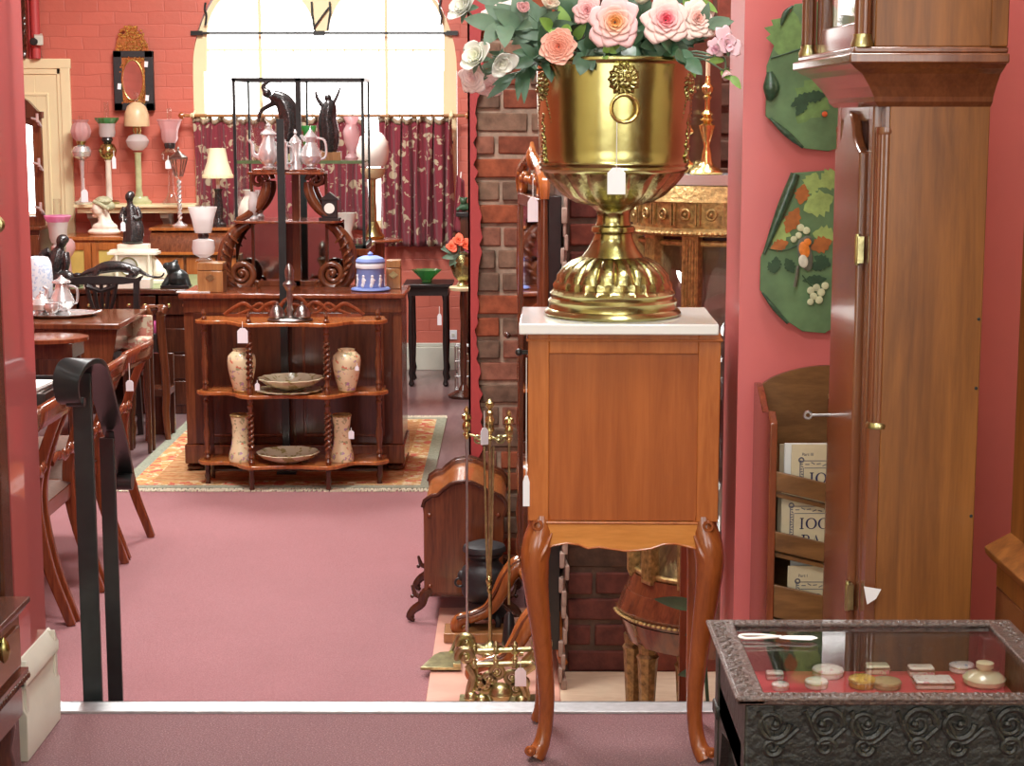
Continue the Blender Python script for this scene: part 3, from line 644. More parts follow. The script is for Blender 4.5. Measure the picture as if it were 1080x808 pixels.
SPR = [(523, 26, 3.60, (-1, -.4, 0), 7, 34, 20, 'leaf_m'), (548, 30, 3.62, (-.5, -.5, .4), 8, 36, 20, 'leaf_m'), (540, 82, 3.62, (-.8, -.4, -1), 9, 34, 11, 'leaf_d'), (516, 74, 3.66, (-1, -.3, -.7), 8, 30, 9, 'leaf_m'),
      (562, 62, 3.60, (-.6, -.6, -.6), 8, 26, 14, 'leaf_d'), (600, 22, 3.66, (-.2, -.4, 1), 9, 30, 20, 'leaf_d'), (616, 62, 3.58, (0, -.6, -1), 6, 24, 18, 'leaf_d'), (630, 50, 3.62, (.4, -.7, -.5), 7, 26, 16, 'leaf_m'),
      (660, 52, 3.62, (.2, -.7, -.6), 8, 26, 18, 'leaf_d'), (676, 28, 3.68, (.1, -.4, 1), 9, 34, 20, 'leaf_d'), (700, 52, 3.64, (.2, -.6, -.4), 8, 26, 18, 'leaf_d'), (724, 62, 3.60, (.4, -.6, -1), 5, 26, 18, 'leaf_d'),
      (748, 28, 3.62, (1, -.4, 0), 6, 26, 14, 'leaf_m'), (590, 2, 3.70, (0, -.2, 1), 9, 34, 16, 'leaf_m'), (640, -6, 3.72, (0, -.2, 1), 9, 34, 18, 'leaf_d'), (720, -4, 3.72, (.4, -.2, 1), 8, 34, 18, 'leaf_d'),
      (582, 30, 3.60, (-.2, -.8, .1), 4, 24, 14, 'leaf_l'), (637, 60, 3.56, (.2, -1, -.2), 3, 15, 9, 'leaf_l'), (771, 80, 3.57, (.3, -.4, -1), 3, 18, 9, 'leaf_l'), (742, 0, 3.66, (.7, -.3, .6), 7, 26, 12, 'leaf_l'),
      (684, 64, 3.64, (.1, -.7, -.3), 8, 24, 16, 'leaf_d'), (606, 44, 3.70, (-.1, -.5, .3), 9, 30, 20, 'leaf_d'), (655, 14, 3.76, (0, -.5, 1), 10, 36, 22, 'leaf_d'), (720, 36, 3.72, (.2, -.5, .4), 10, 32, 20, 'leaf_d'), (530, 2, 3.72, (-.5, -.2, 1), 8, 34, 18, 'leaf_m')]
PLN = ['at the end towards the window', 'above the white blooms', 'trailing down beside the brass', 'spread over the white blooms', 'behind the coral rose', 'between coral rose and buds', 'hanging over the rim by the coral rose', 'beside the largest rose',
       'lying along the brass rim', 'standing between the two largest roses', 'below the cerise centred rose', 'hanging over the rim near the candlestick', 'next to the lilac pink bloom', 'rising over the buds', 'rising over the largest rose', 'rising over the cerise centred rose',
       'just left of the coral rose top', 'tiny and fresh over the lion mask', 'under the lilac pink bloom', 'over the pale peach rose', 'low on the rim under the pointed rose', 'filling in behind the coral rose', 'filling in behind the largest rose', 'filling in behind the pointed rose', 'rising behind the blush bloom']
CN = {'leaf_d': 'dark green', 'leaf_m': 'grey green', 'leaf_l': 'bright green'}
for i, s in enumerate(SPR): sprig(s[0], s[1], s[2], s[3], s[4], s[5], s[6], s[7], '%s leafy sprig %s' % (CN[s[7]], PLN[i].replace('just left of the coral rose top', 'touching the top of the coral rose')), 50+i)
# ------------------------------------------------------------ longcase clock
def clock():
    X0, X1, Ya, Yb = .592, .775, 2.90, 3.24; hX0, hX1, hYa, hYb = .532, .782, 2.83, 3.31
    zc = zat(110, 2.9); zh = zat(64, 2.83)
    r = thing('longcase_clock', 'tall brown longcase clock standing against the pink wall', 'clock', (X0, Ya, 0), math.radians(1.7))
    def L(mb, name, mat, par=None, **kw):
        for i, v in enumerate(mb.vs): mb.vs[i] = V((v.x-X0, v.y-Ya, v.z))
        return mb.build(name, mat, par or r, **kw)
    L(MB().bb(X0+.02, X1, Ya, Yb, .33, zc), 'trunk', 'clockoak', bev=.002)
    b = MB(); b.bb(X0-.03, X1+.01, Ya-.03, Yb+.03, .05, .30); b.bb(X0-.045, X1+.015, Ya-.045, Yb+.045, 0, .06); b.prism([(X0-.03, .30), (X0, .35), (X1, .35), (X1+.01, .30)], Ya-.025, Yb+.025); L(b, 'plinth', 'clockmah', bev=.004)
    # front stiles, quarter columns
    b = MB(); b.bb(X0, X0+.022, Ya+.032, Ya+.062, .33, zc); b.bb(X0, X0+.022, Yb-.062, Yb-.03, .33, zc); b.bb(X0, X0+.022, Ya+.06, Yb-.06, zat(150, 2.97)+.035, zc); b.bb(X0, X0+.022, Ya+.06, Yb-.06, .33, .40); b.bb(X0+.012, X0+.022, Ya+.06, Yb-.06, .33, zc); L(b, 'trunk_frame', 'clockmah', bev=.003)
    L(MB().bb(X0+.014, X0+.0198, Ya+.004, Yb-.004, .33, zc), 'trunk_core', 'clockmah')
    for yy in (Ya+.016, Yb-.016):
        b = MB(); z0, z1 = zat(448, Ya), zat(142, Ya)
        b.lathe([(.016, z0), (.016, z1)], (X0+.018, yy, 0), 56, mod=lambda a, z, j: 1-.07*(.5+.5*math.cos(a*18))); b.lathe([(.016, z1), (.0172, z1+.004), (.016, z1+.012)], (X0+.018, yy, 0)); b.bb(X0+.002, X0+.0195, yy-.014, yy+.014, .33, z0-.008)
        q = L(b, 'quarter_column', 'clockmah')
        b = MB(); b.lathe([(.018, z0-.008), (.019, z0-.002), (.017, z0+.002)], (X0+.018, yy, 0)); L(b, 'column_base', 'brass_old', q)
    # door with an ogee head
    zd = zat(160, 2.97); b = MB(); y0, y1 = Ya+.072, Yb-.072; ym = (y0+y1)/2; w2 = (y1-y0)/2
    top = [(y0, zd)]+[(ym-w2*(1-t), zd+.075*(t**1.6)) for t in (.1, .25, .4, .55)]+[(ym-w2*.35, zd+.05), (ym-w2*.2, zd+.062), (ym, zd+.068), (ym+w2*.2, zd+.062), (ym+w2*.35, zd+.05)]+[(ym+w2*(1-t), zd+.075*(t**1.6)) for t in (.55, .4, .25, .1)]+[(y1, zd)]
    b.prism([(y0, .42)]+top+[(y1, .42)], X0-.012, X0+.006, 'yz'); dr = L(b, 'trunk_door', 'clockmah', bev=.004)
    for y_, z_ in ((263, 2.97), (628, 2.97)):
        b = MB(); zz = zat(y_, 2.97); b.bb(X0-.014, X0-.004, y0-.016, y0+.004, zz-.022, zz+.022); b.lathe([(.004, zz-.026), (.005, zz-.02), (.005, zz+.02), (.004, zz+.026)], (X0-.012, y0-.004, 0), 10)
        L(b, 'hinge', 'brass_old', dr)
    b = MB(); zk = zat(433, 3.2); b.tube([(X0-.008, 3.15, zk), (X0-.045, 3.15, zk)], .003, 8); b.torus((X0-.052, 3.15, zk), .006, .0028, 16, 6, Matrix.Rotation(PI/2, 4, 'X')); L(b, 'key', 'steel', dr)
    # mouldings under the hood
    m = MB(); steps = [(0, zc-.004, .0), (.008, zc+.004, 0), (.010, zc+.012, 0), (.020, zc+.028, 0), (.036, zc+.048, 0), (.050, zc+.056, 0), (.058, zc+.062, 0), (.060, zh-.004, 0)]
    for i in range(len(steps)-1):
        o0, z0, _ = steps[i]; o1, z1, _ = steps[i+1]
        vs = [(X0-o0, Ya-o0, z0), (X1+o0*.1, Ya-o0, z0), (X1+o0*.1, Yb+o0, z0), (X0-o0, Yb+o0, z0), (X0-o1, Ya-o1, z1), (X1+o1*.1, Ya-o1, z1), (X1+o1*.1, Yb+o1, z1), (X0-o1, Yb+o1, z1)]
        m.add(vs, [(0, 1, 5, 4), (1, 2, 6, 5), (2, 3, 7, 6), (3, 0, 4, 7)]+([(0, 3, 2, 1)] if i == 0 else [])+([(4, 5, 6, 7)] if i == len(steps)-2 else []))
    L(m, 'cove_moulding', 'clockmah', ang=25)
    # hood
    hz = zh-.004; b = MB(); b.bb(X0-.064, hX1, hYa, hYb, hz, hz+.016); b.bb(X0-.056, hX1, hYa+.008, hYb-.008, hz+.016, hz+.026); L(b, 'hood_base', 'clockmah', bev=.003)
    hb = hz+.026
    b = MB(); b.bb(X0-.022, hX1-.006, hYa+.012, hYa+.045, hb, 1.95); b.bb(hX1-.03, hX1-.002, hYa+.006, hYa+.02, hb, 1.95); b.bb(X0+.01, hX1-.006, hYb-.045, hYb-.03, hb, 1.95); b.bb(hX1-.03, hX1-.006, hYa+.03, hYb-.03, hb, 1.95); b.bb(X0-.06, hX1, hYa, hYb, 1.95, 2.05); L(b, 'hood', 'clockoak', bev=.002)
    for yy in (hYa+.022, hYb-.022):
        for xx in (X0-.040,):
            c_ = MB().lathe([(.013, hb+.02), (.0135, 1.90)], (xx, yy, 0), 48, mod=lambda a, z, j: 1-.08*(.5+.5*math.cos(a*12))); q = L(c_, 'hood_column', 'clockmah')
            L(MB().lathe([(.018, hb), (.018, hb+.006), (.014, hb+.014), (.0145, hb+.02)], (xx, yy, 0)), 'column_base', 'brass_old', q)
    xf = X0-.030
    b = MB(); b.bb(xf, xf+.02, hYa+.045, hYa+.085, hb, 1.95); b.bb(xf, xf+.02, hYb-.085, hYb-.045, hb, 1.95); b.bb(xf, xf+.02, hYa+.085, hYb-.085, hb, hb+.045); L(b, 'hood_door', 'clockmah', bev=.003)
    L(MB().bb(xf+.006, xf+.009, hYa+.085, hYb-.085, hb+.045, 1.95), 'glass', 'glass_case')
    b = MB(); b.bb(xf+.03, xf+.034, hYa+.075, hYb-.075, hb+.03, 1.93); dl = L(b, 'dial', spotted('painted_dial', (.70, .66, .55), [(.72, .32, .30), (.62, .50, .25), (.30, .34, .22)], 14, .55))
    b = MB(); b.torus((xf+.028, (hYa+hYb)/2, hb+.24), .13, .004, 40, 6, Matrix.Rotation(PI/2, 4, 'Y')); L(b, 'chapter_ring', 'brass_old', dl)
    b = MB(); b.tube([(xf+.026, 3.1, hb+.24), (xf+.026, 3.04, hb+.33)], .003, 6); b.tube([(xf+.026, 3.1, hb+.24), (xf+.026, 3.17, hb+.2)], .004, 6); L(b, 'hand', 'iron', dl)
    b = MB()
    for y_ in (322, 395, 530): b.ball((X1-.006, Ya-.001, zat(y_-(-15), Ya)), (.003, .002, .003), 8)
    L(b, 'nail', 'iron')
clock()
tag(MB(mp((0, 2.95, .6))).prism([(-6, 0), (-9, 15), (9, 12), (4, 2), (-5, -4)], -.4, .4).build('torn_card', 'tag', loc=put(920, 2.885, zat(627, 2.88))+V((0, 0, -.012))), 'white card slip stuck low on the side of the longcase clock', 'card')
# ------------------------------------------------------------ green painted plaques on the wall
def plaque(label, pts, curls, extras, Y=3.60):
    c = at(860, sum(p[1] for p in pts)/len(pts), Y); k = mp(c); cx_, cy_ = 860, sum(p[1] for p in pts)/len(pts)
    r = thing('painted_plaque', label, 'wall plaque', c); r['group'] = 'green painted plaques on the pink wall'
    def q(x, y): return (x-cx_, cy_-y)
    b = MB(k); b.prism([q(*p) for p in pts], -1.5, 1.0); b.build('board', M['plq'] if 0 else plain('sage_board_%d' % int(cy_), (.12, .215, .10), .45, .3, 14, coat=.3), r, bev=.001)
    for cu in curls:
        b = MB(k); pp = [V((q(*p)[0], -3.5, q(*p)[1])) for p in cu[0]]; b.tube(smooth(pp, 5), smooth1(cu[1], 5), 10); b.build('rolled_edge', plain('rolled_edge_%d_%d' % (int(cy_), len(bpy.data.materials)), (.035, .085, .05), .3, .5, 90, .5, coat=.4), r)
    for gi_, (nm, col, shapes) in enumerate(extras):
        b = MB(k)
        for si_, s in enumerate(shapes):
            d = -1.7-.9*gi_-.06*si_
            if not isinstance(s[0], str):
                x, z = q(s[0], s[1]); b.ball((x, d, z), (s[2], .8, s[2]), 12)
            elif s[0] == 'leaf':
                _, x, y, a, L_, W_ = s; x, z = q(x, y); a = math.radians(a)
                o = []
                for i in range(11):
                    t = i/10; w = W_*.5*max(.02, math.sin(PI*t))*(1+.45*(i % 2))
                    for q_ in (w, -w): o.append((x+math.cos(a)*L_*t-math.sin(a)*q_, d, z+math.sin(a)*L_*t+math.cos(a)*q_))
                b.add(o, [(2*i, 2*i+1, 2*i+3, 2*i+2) for i in range(10)])
            elif s[0] == 'line':
                b.tube(smooth([V((q(*p)[0], d+.3, q(*p)[1])) for p in s[1]], 4), s[2], 6)
            elif s[0] == 'oval':
                _, x, y, a, rx, rz = s; x, z = q(x, y); b.ball((x, d+.2, z), (rx, 1.0, rz), 14, Matrix.Rotation(-math.radians(a), 4, 'Y'))
        b.build(nm, plain('paint_%s_%d' % (nm, int(cy_)), col, .5, .2, 60), r)
plaque('green plaque painted with a robin and white berries, the lower one beside the clock', [(833, 183), (872, 180), (900, 190), (905, 330), (872, 352), (848, 350), (830, 338), (802, 306), (802, 272), (818, 226)],
       [([(836, 184), (822, 222), (805, 268)], [5, 5.5, 1.5]), ([(804, 308), (818, 326), (832, 341)], [1, 2.5, 1.5])],
       [('foliage', (.33, .45, .14), [('leaf', 815, 258, 60, 34, 16), ('leaf', 846, 222, 25, 34, 22), ('leaf', 856, 246, -10, 26, 16), ('leaf', 850, 205, 70, 24, 16), ('leaf', 862, 196, 30, 26, 18)]),
        ('russet_leaves', (.42, .13, .03), [('leaf', 828, 246, 65, 30, 13), ('leaf', 842, 216, 80, 22, 12), ('leaf', 854, 262, 20, 24, 14), ('leaf', 812, 262, 20, 20, 10)]),
        ('dark_leaves', (.03, .075, .035), [('line', [(808, 262), (826, 264), (845, 256)], .6), ('leaf', 818, 270, -90, 17, 9), ('leaf', 828, 272, -60, 18, 9), ('leaf', 810, 276, -60, 14, 7), ('leaf', 852, 282, 10, 24, 9), ('leaf', 846, 296, 5, 26, 8), ('leaf', 858, 270, -30, 20, 10), ('line', [(846, 290), (860, 304), (874, 300)], .6)]),
        ('white_berries', (.62, .64, .42), [(843, 240, 4), (849, 243, 4), (841, 248, 3.5), (836, 252, 3.5)]), ('berries', (.62, .64, .42), [(855, 306, 4), (861, 303, 4), (866, 308, 4.3), (858, 312, 4), (864, 316, 4.2), (870, 301, 4), (855, 318, 3.6)]),
        ('robin_back', (.12, .12, .09), [('oval', 848, 268, 14, 7.5, 18), ('line', [(841, 280), (838, 302)], 1.8), ('oval', 850, 254, 0, 6, 6)]), ('robin_breast', (.80, .23, .03), [('oval', 847, 263, 15, 5.6, 9), ('oval', 850, 255, 0, 4, 4)]), ('robin_belly', (.72, .70, .60), [('oval', 846, 275, 12, 5, 7)])])
plaque('green plaque with a dark curled corner, the upper one beside the clock hood', [(836, 6), (872, 2), (905, 40), (905, 150), (875, 159), (850, 156), (828, 140), (808, 122), (808, 70), (820, 36)],
       [([(834, 8), (826, 16), (822, 28)], [1, 3, 1]), ([(811, 76), (813, 92), (811, 106)], [3, 9, 3]), ([(812, 124), (830, 140), (848, 155)], [1, 3.5, 1.5])],
       [('light_leaf', (.16, .28, .09), [('leaf', 822, 60, 75, 48, 34), ('leaf', 842, 130, 60, 60, 30)]), ('dark_leaves', (.03, .075, .035), [('line', [(812, 62), (832, 56), (850, 50)], .7), ('leaf', 834, 112, 30, 28, 10), ('leaf', 846, 104, 10, 26, 10), ('leaf', 840, 122, 60, 24, 9)]), ('berries', (.75, .12, .03), [(870, 120, 3)])])
# ------------------------------------------------------------ magazine rack and its booklets
def glyph(mb, ch, x, z, h, w, y, t):
    q = h*.09
    def bar(x0, x1, z0, z1): mb.bb(x+x0*w, x+x1*w, y-t, y, z+z0*h, z+z1*h)
    if ch == 'I': bar(.36, .64, 0, 1); bar(.15, .85, 0, .07); bar(.15, .85, .93, 1)
    elif ch == 'O':
        n = 28
        for i in range(n):
            a0, a1 = 2*PI*i/n, 2*PI*(i+1)/n
            def e(a, o): return (x+w*.5+(w*.5*(1 if o else (1-.34)))*math.cos(a), z+h*.5+h*.5*(1 if o else .88)*math.sin(a))
            mb.prism([e(a0, 1), e(a1, 1), e(a1, 0), e(a0, 0)], y-t, y)
    elif ch == 'P':
        bar(.15, .36, 0, 1); bar(0, .5, 0, .07); bar(0, .5, .93, 1); bar(.3, .6, .44, .52)
        for i in range(12):
            a0, a1 = -PI/2+PI*i/12, -PI/2+PI*(i+1)/12
            def e(a, o): return (x+w*.5+w*(.45 if o else .27)*math.cos(a), z+h*.72+h*(.28 if o else .21)*math.sin(a))
            mb.prism([e(a0, 1), e(a1, 1), e(a1, 0), e(a0, 0)], y-t, y)
    elif ch == 'A':
        mb.prism([(x+w*.5, z+h), (x+w*.98, z), (x+w*.76, z), (x+w*.42, z+h*.82)], y-t, y); mb.prism([(x+w*.5, z+h), (x+w*.42, z+h*.86), (x+w*.14, z), (x+w*.05, z)], y-t, y); bar(.2, .8, .3, .37); bar(-.05, .28, 0, .06); bar(.66, 1.08, 0, .06)
def rack():
    Ya, Yb = 3.36, 3.60; X0 = .497; X1 = .80; k = mp((X0, 3.4, .8))
    zt = zat(389, 3.6); zs_ = zat(407, 3.55); zsf = zat(447, 3.36)
    r = thing('magazine_rack', 'brown wooden magazine rack with slanting pockets behind the longcase clock', 'rack', (X0, Ya, 0))
    def L(mb, name, mat, par=None, **kw):
        for i, v in enumerate(mb.vs): mb.vs[i] = V((v.x-X0, v.y-Ya, v.z))
        return mb.build(name, mat, par or r, **kw)
    for xx in (X0, X1-.014):
        b = MB(); b.prism([(Yb, .0), (Yb, zs_), (Yb-.04, zs_), (Yb-.07, zs_-.01), (Yb-.13, zs_-.04), (Ya+.03, zsf+.02), (Ya, zsf), (Ya, 0)], xx, xx+.014, 'yz'); L(b, 'side_panel', 'mahog_r', bev=.002)
    bx = [(X0+.014, .0), (X0+.014, zs_-.004)]+[(X0+.014+(X1-X0-.028)*t, zs_-.004+(zt-zs_+.012)*math.sin(PI*min(1, t*1.0))**.7) for t in [i/14 for i in range(1, 14)]]+[(X1-.014, zs_-.004), (X1-.014, 0)]
    b = MB(); b.prism(bx, Yb-.012, Yb); L(b, 'back_panel', 'brown_oak' if 0 else 'oak_d')
    b = MB(); b.bb(X0, X1, Ya, Yb-.01, .28, .30); L(b, 'bottom', 'oak_d')
    out = []
    for ya, yb_, nm in ((497, 517, 0), (560, 580, 1), (616, 650, 2)):
        za, zb2 = zat(ya, Ya+.01), zat(yb_, Ya+.01)
        b = MB(); b.prism([(X0+.014, za), (X1-.014, za-.066), (X1-.014, zb2-.066), (X0+.014, zb2)], Ya+.004, Ya+.014); L(b, 'pocket_front', 'oak_d', bev=.0015)
        b = MB(); b.prism([(X0+.014, zb2-.006), (X1-.014, zb2-.072), (X1-.014, zb2-.080), (X0+.014, zb2-.014)], Ya+.014, Yb-.012); L(b, 'pocket_floor', 'oak_d'); out.append((za, zb2-.006))
    return out, X0, X1, Ya, k
PK3, rX0, rX1, rYa, rk = rack()
def booklet(label, px, ytop, zbot, Y, mat, printed, w=.135, tilt=0.0, part='Part'):
    zt = zat(ytop, Y); p = put(px, Y, zt); h = zt-zbot; k = mp(p)
    r = thing('booklet', label, 'booklet', (p.x, Y, zbot)); r['group'] = 'booklets in the magazine rack'
    b = MB(); b.bb(0, w, 0, .004, 0, h); b.build('cover', mat, r, bev=.0012)
    b = MB(); b.bb(.002, w-.002, .004, .009, .002, h-.002); b.build('pages', 'white_paper', r)
    if printed:
        q = MB(); s = k; x0, zt2 = 9*s, h-17*s
        q.bb(x0, x0+1.0*s, -.0006, 0, zt2-48*s, zt2); q.bb(x0+3.6*s, x0+4.4*s, -.0006, 0, zt2-48*s, zt2-8*s); q.bb(x0, w-.006, -.0006, 0, zt2-.8*s, zt2); q.bb(x0+5*s, w-.012, -.0006, 0, zt2-8.5*s, zt2-7.7*s)
        for i in range(17):
            if zt2-6*s-i*2.7*s > .004: q.box((x0+2.2*s+.5*s*math.sin(i*2), -.0003, zt2-4*s-i*2.7*s), (2.4*s, .0006, 1.2*s), (0, .5*math.sin(i*1.7), 0))
        for i in range(9): q.box((x0+8*s+i*6*s, -.0003, zt2-4.2*s+1.2*s*math.sin(i*1.3)), (4.4*s, .0006, 1.0*s), (0, .5*math.sin(i*1.7), 0))
        q.torus((x0+1.5*s, -.0003, zt2+.5*s), 2.4*s, .8*s, 14, 4, Matrix.Rotation(PI/2, 4, 'X')); q.build('printed_border', 'ink_g', r)
        q = MB()
        for i, ch in enumerate('IOO'): glyph(q, ch, x0+(10+[0, 7, 20][i])*s, zt2-25*s, 12*s, [6, 12, 12][i]*s, 0, .0007)
        if h > 56*s:
            for i, ch in enumerate('PA'): glyph(q, ch, x0+(13+i*11)*s, zt2-43*s, 12*s, 9*s, 0, .0007)
        q.build('title_lettering', 'ink', r)
        c = bpy.data.curves.new('part_number', 'FONT'); c.body = part; c.size = 4.6*s; c.extrude = .0003; t_ = bpy.data.objects.new('part_number', c); C.objects.link(t_); me = bpy.data.meshes.new_from_object(t_); bpy.data.objects.remove(t_); me.materials.clear(); me.materials.append(M['ink_g']); o = bpy.data.objects.new('part_number', me); C.objects.link(o); o.parent = r; o.location = (x0+2*s, -.0004, h-12*s); o.rotation_euler = (PI/2, 0, 0)
z1, z2, z3 = [q[1]+.001 for q in PK3]
booklet('printed buff booklet marked Part III in the top pocket of the rack', 835, 469, z1, 3.395, 'buff_paper', True, .135, part='Part III')
booklet('plain white booklet sticking up in the top pocket of the rack', 827.5, 467.5, z1, 3.42, 'white_paper', False)
booklet('yellowed booklet behind the white one in the top pocket', 822.5, 468.5, z1, 3.45, 'buff_paper', False)
booklet('printed buff booklet marked Part II in the middle pocket of the rack', 824.5, 517, z2, 3.39, 'buff_paper', True, .15, part='Part II')
booklet('plain buff booklet in the middle pocket, its edge just showing', 820.5, 516, z2, 3.42, 'buff_paper', False)
booklet('printed buff booklet marked Part I in the lowest pocket of the rack', 831, 597, z3, 3.39, 'buff_paper', True, .135, part='Part I')
booklet('creased white sheet standing behind the booklet in the lowest pocket', 834, 578, z3, 3.43, 'white_paper', False, .11)
# ------------------------------------------------------------ carved bijouterie table
def display_table():
    X0, X1, Ya, Yb, z = .252, .640, 1.905, 2.215, .711
    r = thing('display_table', 'dark carved display table with a hinged glass top', 'table', ((X0+X1)/2, (Ya+Yb)/2, 0)); cx, cy = (X0+X1)/2, (Ya+Yb)/2
    def L(mb, name, mat, par=None, **kw):
        for i, v in enumerate(mb.vs): mb.vs[i] = V((v.x-cx, v.y-cy, v.z))
        return mb.build(name, mat, par or r, **kw)
    fw = .032; b = MB()
    for (xa, ya, xb, yb_) in ((X0, Ya, X1, Ya+fw*.55), (X0, Yb-fw*.8, X1, Yb)): b.bb(xa, xb, ya, yb_, z-.010, z)
    b.bb(X0, X0+fw, Ya, Yb, z-.0101, z-.0002); b.bb(X1-fw, X1, Ya, Yb, z-.0101, z-.0002)
    lid = L(b, 'lid_frame', 'carved_top', bev=.002)
    b = MB(); rr = R
    for i in range(46):
        t = (i+.5)/46
        for yy in (Yb-fw*.45, Ya+.009): b.ball((X0+.01+t*(X1-X0-.02), yy+.003*math.sin(i*2.2), z), (.0035, .004, .0016), 8)
    for i in range(36):
        t = (i+.5)/36
        for xx in (X0+.012, X1-.012): b.ball((xx+.004*math.sin(i*2.2), Ya+.01+t*(Yb-Ya-.02), z), (.004, .0032, .0016), 8); b.ball((xx+.008*math.cos(i*2.2), Ya+.012+t*(Yb-Ya-.02), z), (.002, .002, .0014), 6)
    L(b, 'carved_border', 'carved_top', lid)
    b = MB(); b.tube([(X0, Ya, z-.003), (X0, Yb, z-.003)], .0024, 8); b.tube([(X0, Ya, z-.003), (X1, Ya, z-.003)], .0024, 8); b.tube([(X1, Ya, z-.003), (X1, Yb, z-.003)], .0024, 8); b.tube([(X0+fw, Yb-fw*.8, z), (X1-fw, Yb-fw*.8, z)], .0028, 8); L(b, 'polished_edge', 'carved_top', lid)
    L(MB().bb(X0+fw, X1-fw, Ya+fw*.55, Yb-fw*.8, z-.006, z-.003), 'glass_top', 'glass_case')
    zi = z-.062
    b = MB(); b.bb(X0+.012, X0+.022, Ya+.012, Yb-.012, zi-.05, z-.012); b.bb(X1-.022, X1-.012, Ya+.012, Yb-.012, zi-.05, z-.012); b.bb(X0+.022, X1-.022, Ya+.012, Ya+.022, zi-.05, z-.012); b.bb(X0+.022, X1-.022, Yb-.022, Yb-.012, zi-.05, z-.012); b.bb(X0+.012, X1-.012, Ya+.012, Yb-.012, zi-.05, zi-.012); L(b, 'apron', 'carved')
    L(MB().bb(X0+.023, X1-.023, Ya+.023, Yb-.023, zi-.011, zi), 'velvet_lining', 'velvet')
    # scrolling carving on the front apron, hanging brackets
    b = MB()
    for j in range(7):
        x = X0+.045+j*.052; s = 1 if j % 2 else -1
        for rr_, cz in ((.020, -.035), (.011, -.062)):
            sp = spiral(x+s*.004, z+cz, rr_, .003, 0, 540*s, 26); b.tube([V((p[0], Ya+.010, p[1])) for p in sp], [.0042-.0025*i/26 for i in range(27)], 6)
        b.ball((x, Ya+.010, z-.035), .0048, 8); b.tube(smooth([(x-.02, Ya+.010, z-.02), (x, Ya+.010, z-.058), (x+.026, Ya+.010, z-.04)], 4), .003, 6)
    L(b, 'scroll_carving', 'carved')
    def arch(a, c, h):
        o = [(a, z-.10), (a, z-.20)]+[(a+.03, z-.17), (a+.045, z-.125)]+[((a+c)/2, z-.11)]+[(c-.045, z-.125), (c-.03, z-.17)]+[(c, z-.20), (c, z-.10)]; return o
    b = MB(); b.prism(arch(Ya+.03, Yb-.03, 0), X0+.012, X0+.022, 'yz'); b.prism(arch(Ya+.03, Yb-.03, 0), X1-.022, X1-.012, 'yz'); b.prism(arch(X0+.03, X1-.03, 0), Ya+.012, Ya+.022); b.prism(arch(X0+.03, X1-.03, 0), Yb-.022, Yb-.012); L(b, 'pierced_bracket', 'carved')
    for sx in (X0+.027, X1-.027):
        for sy in (Ya+.027, Yb-.027):
            b = MB(); b.box((sx, sy, (z-.012)/2), (.034, .034, z-.012)); 
            for zz in (.6, .5, .35, .2, .06): b.box((sx, sy, zz), (.040, .040, .018))
            L(b, 'leg', 'carved', bev=.003)
    return zi, cx
ZV, DTX = display_table()
def trinket(name, label, px, py, shape, rp, hp, base, cols, d=False):
    p = onz(px, py, ZV); k = mp(p); mt = spotted('trinket_%d_%d' % (px, py), base, cols, 110, .60)
    if shape == 'round': prof = [(rp*.9, 0), (rp, hp*.15), (rp, hp*.5), (rp*1.04, hp*.55), (rp*1.04, hp*.65), (rp*.98, hp*.8), (rp*.7, hp*.95), (rp*.2, hp)]
    b = MB(k); r = thing(name, label, name.replace('_', ' '), p, 0, 'trinkets under the glass of the display table')
    if shape == 'round':
        MB(k).lathe([q for q in prof if q[1] <= hp*.56], n=28).build('base', mt, r); MB(k).lathe([(rp*1.02, hp*.57)]+[q for q in prof if q[1] > hp*.6], n=28).build('lid', mt, r); MB(k).torus((0, 0, hp*.56), rp*1.02, hp*.05, 28, 6).build('rim', 'brass_old', r)
    elif shape == 'rect':
        b.box((0, 0, hp*.28), (rp*2, rp*1.2, hp*.55)); b.build('base', mt, r, bev=.0015); b = MB(k); b.box((0, 0, hp*.75), (rp*2.05, rp*1.25, hp*.35)); b.build('lid', mt, r, bev=.0025); MB(k).box((0, 0, hp*.56), (rp*2.1, rp*1.28, hp*.06)).build('rim', 'brass_old', r)
    elif shape == 'scent':
        MB(k).lathe([(rp*.85, 0), (rp, hp*.12), (rp*1.02, hp*.3), (rp*.8, hp*.48), (rp*.42, hp*.58), (rp*.32, hp*.64)], n=28).build('bottle', mt, r); MB(k).lathe([(rp*.3, hp*.64), (rp*.3, hp*.72), (rp*.42, hp*.76), (rp*.42, hp*.96), (rp*.3, hp)], n=20).build('stopper', mt, r)
W_ = (.80, .80, .74)
trinket('china_box', 'long pale trinket box with flowers standing nearest the table side', 817, 716, 'rect', 9, 9, (.72, .70, .62), [(.7, .35, .4), (.4, .5, .6)])
trinket('china_box', 'small white china egg box in front of the long pale box', 823, 727, 'round', 9, 8, W_, [(.7, .5, .5), (.8, .8, .7)])
trinket('china_box', 'round box with pink roses and a green border under the glass', 873, 713, 'round', 16, 11, (.80, .78, .68), [(.8, .4, .45), (.3, .5, .3)])
trinket('china_box', 'small oval box with a gilt rim and flowered lid', 861, 725, 'round', 12, 10, (.80, .78, .68), [(.75, .5, .2), (.45, .55, .4)])
trinket('enamel_box', 'yellow and brown flowered box under the glass', 909, 724, 'round', 14, 12, (.62, .42, .08), [(.35, .16, .05), (.75, .6, .2)])
trinket('brass_box', 'dull golden shell shaped box beside the yellow one', 935, 725, 'round', 15, 10, (.40, .33, .16), [(.3, .22, .1), (.5, .42, .2)])
trinket('china_box', 'square pale green box with a flowered lid behind the yellow one', 925, 710, 'rect', 12, 11, (.70, .72, .52), [(.7, .3, .35), (.3, .5, .5)])
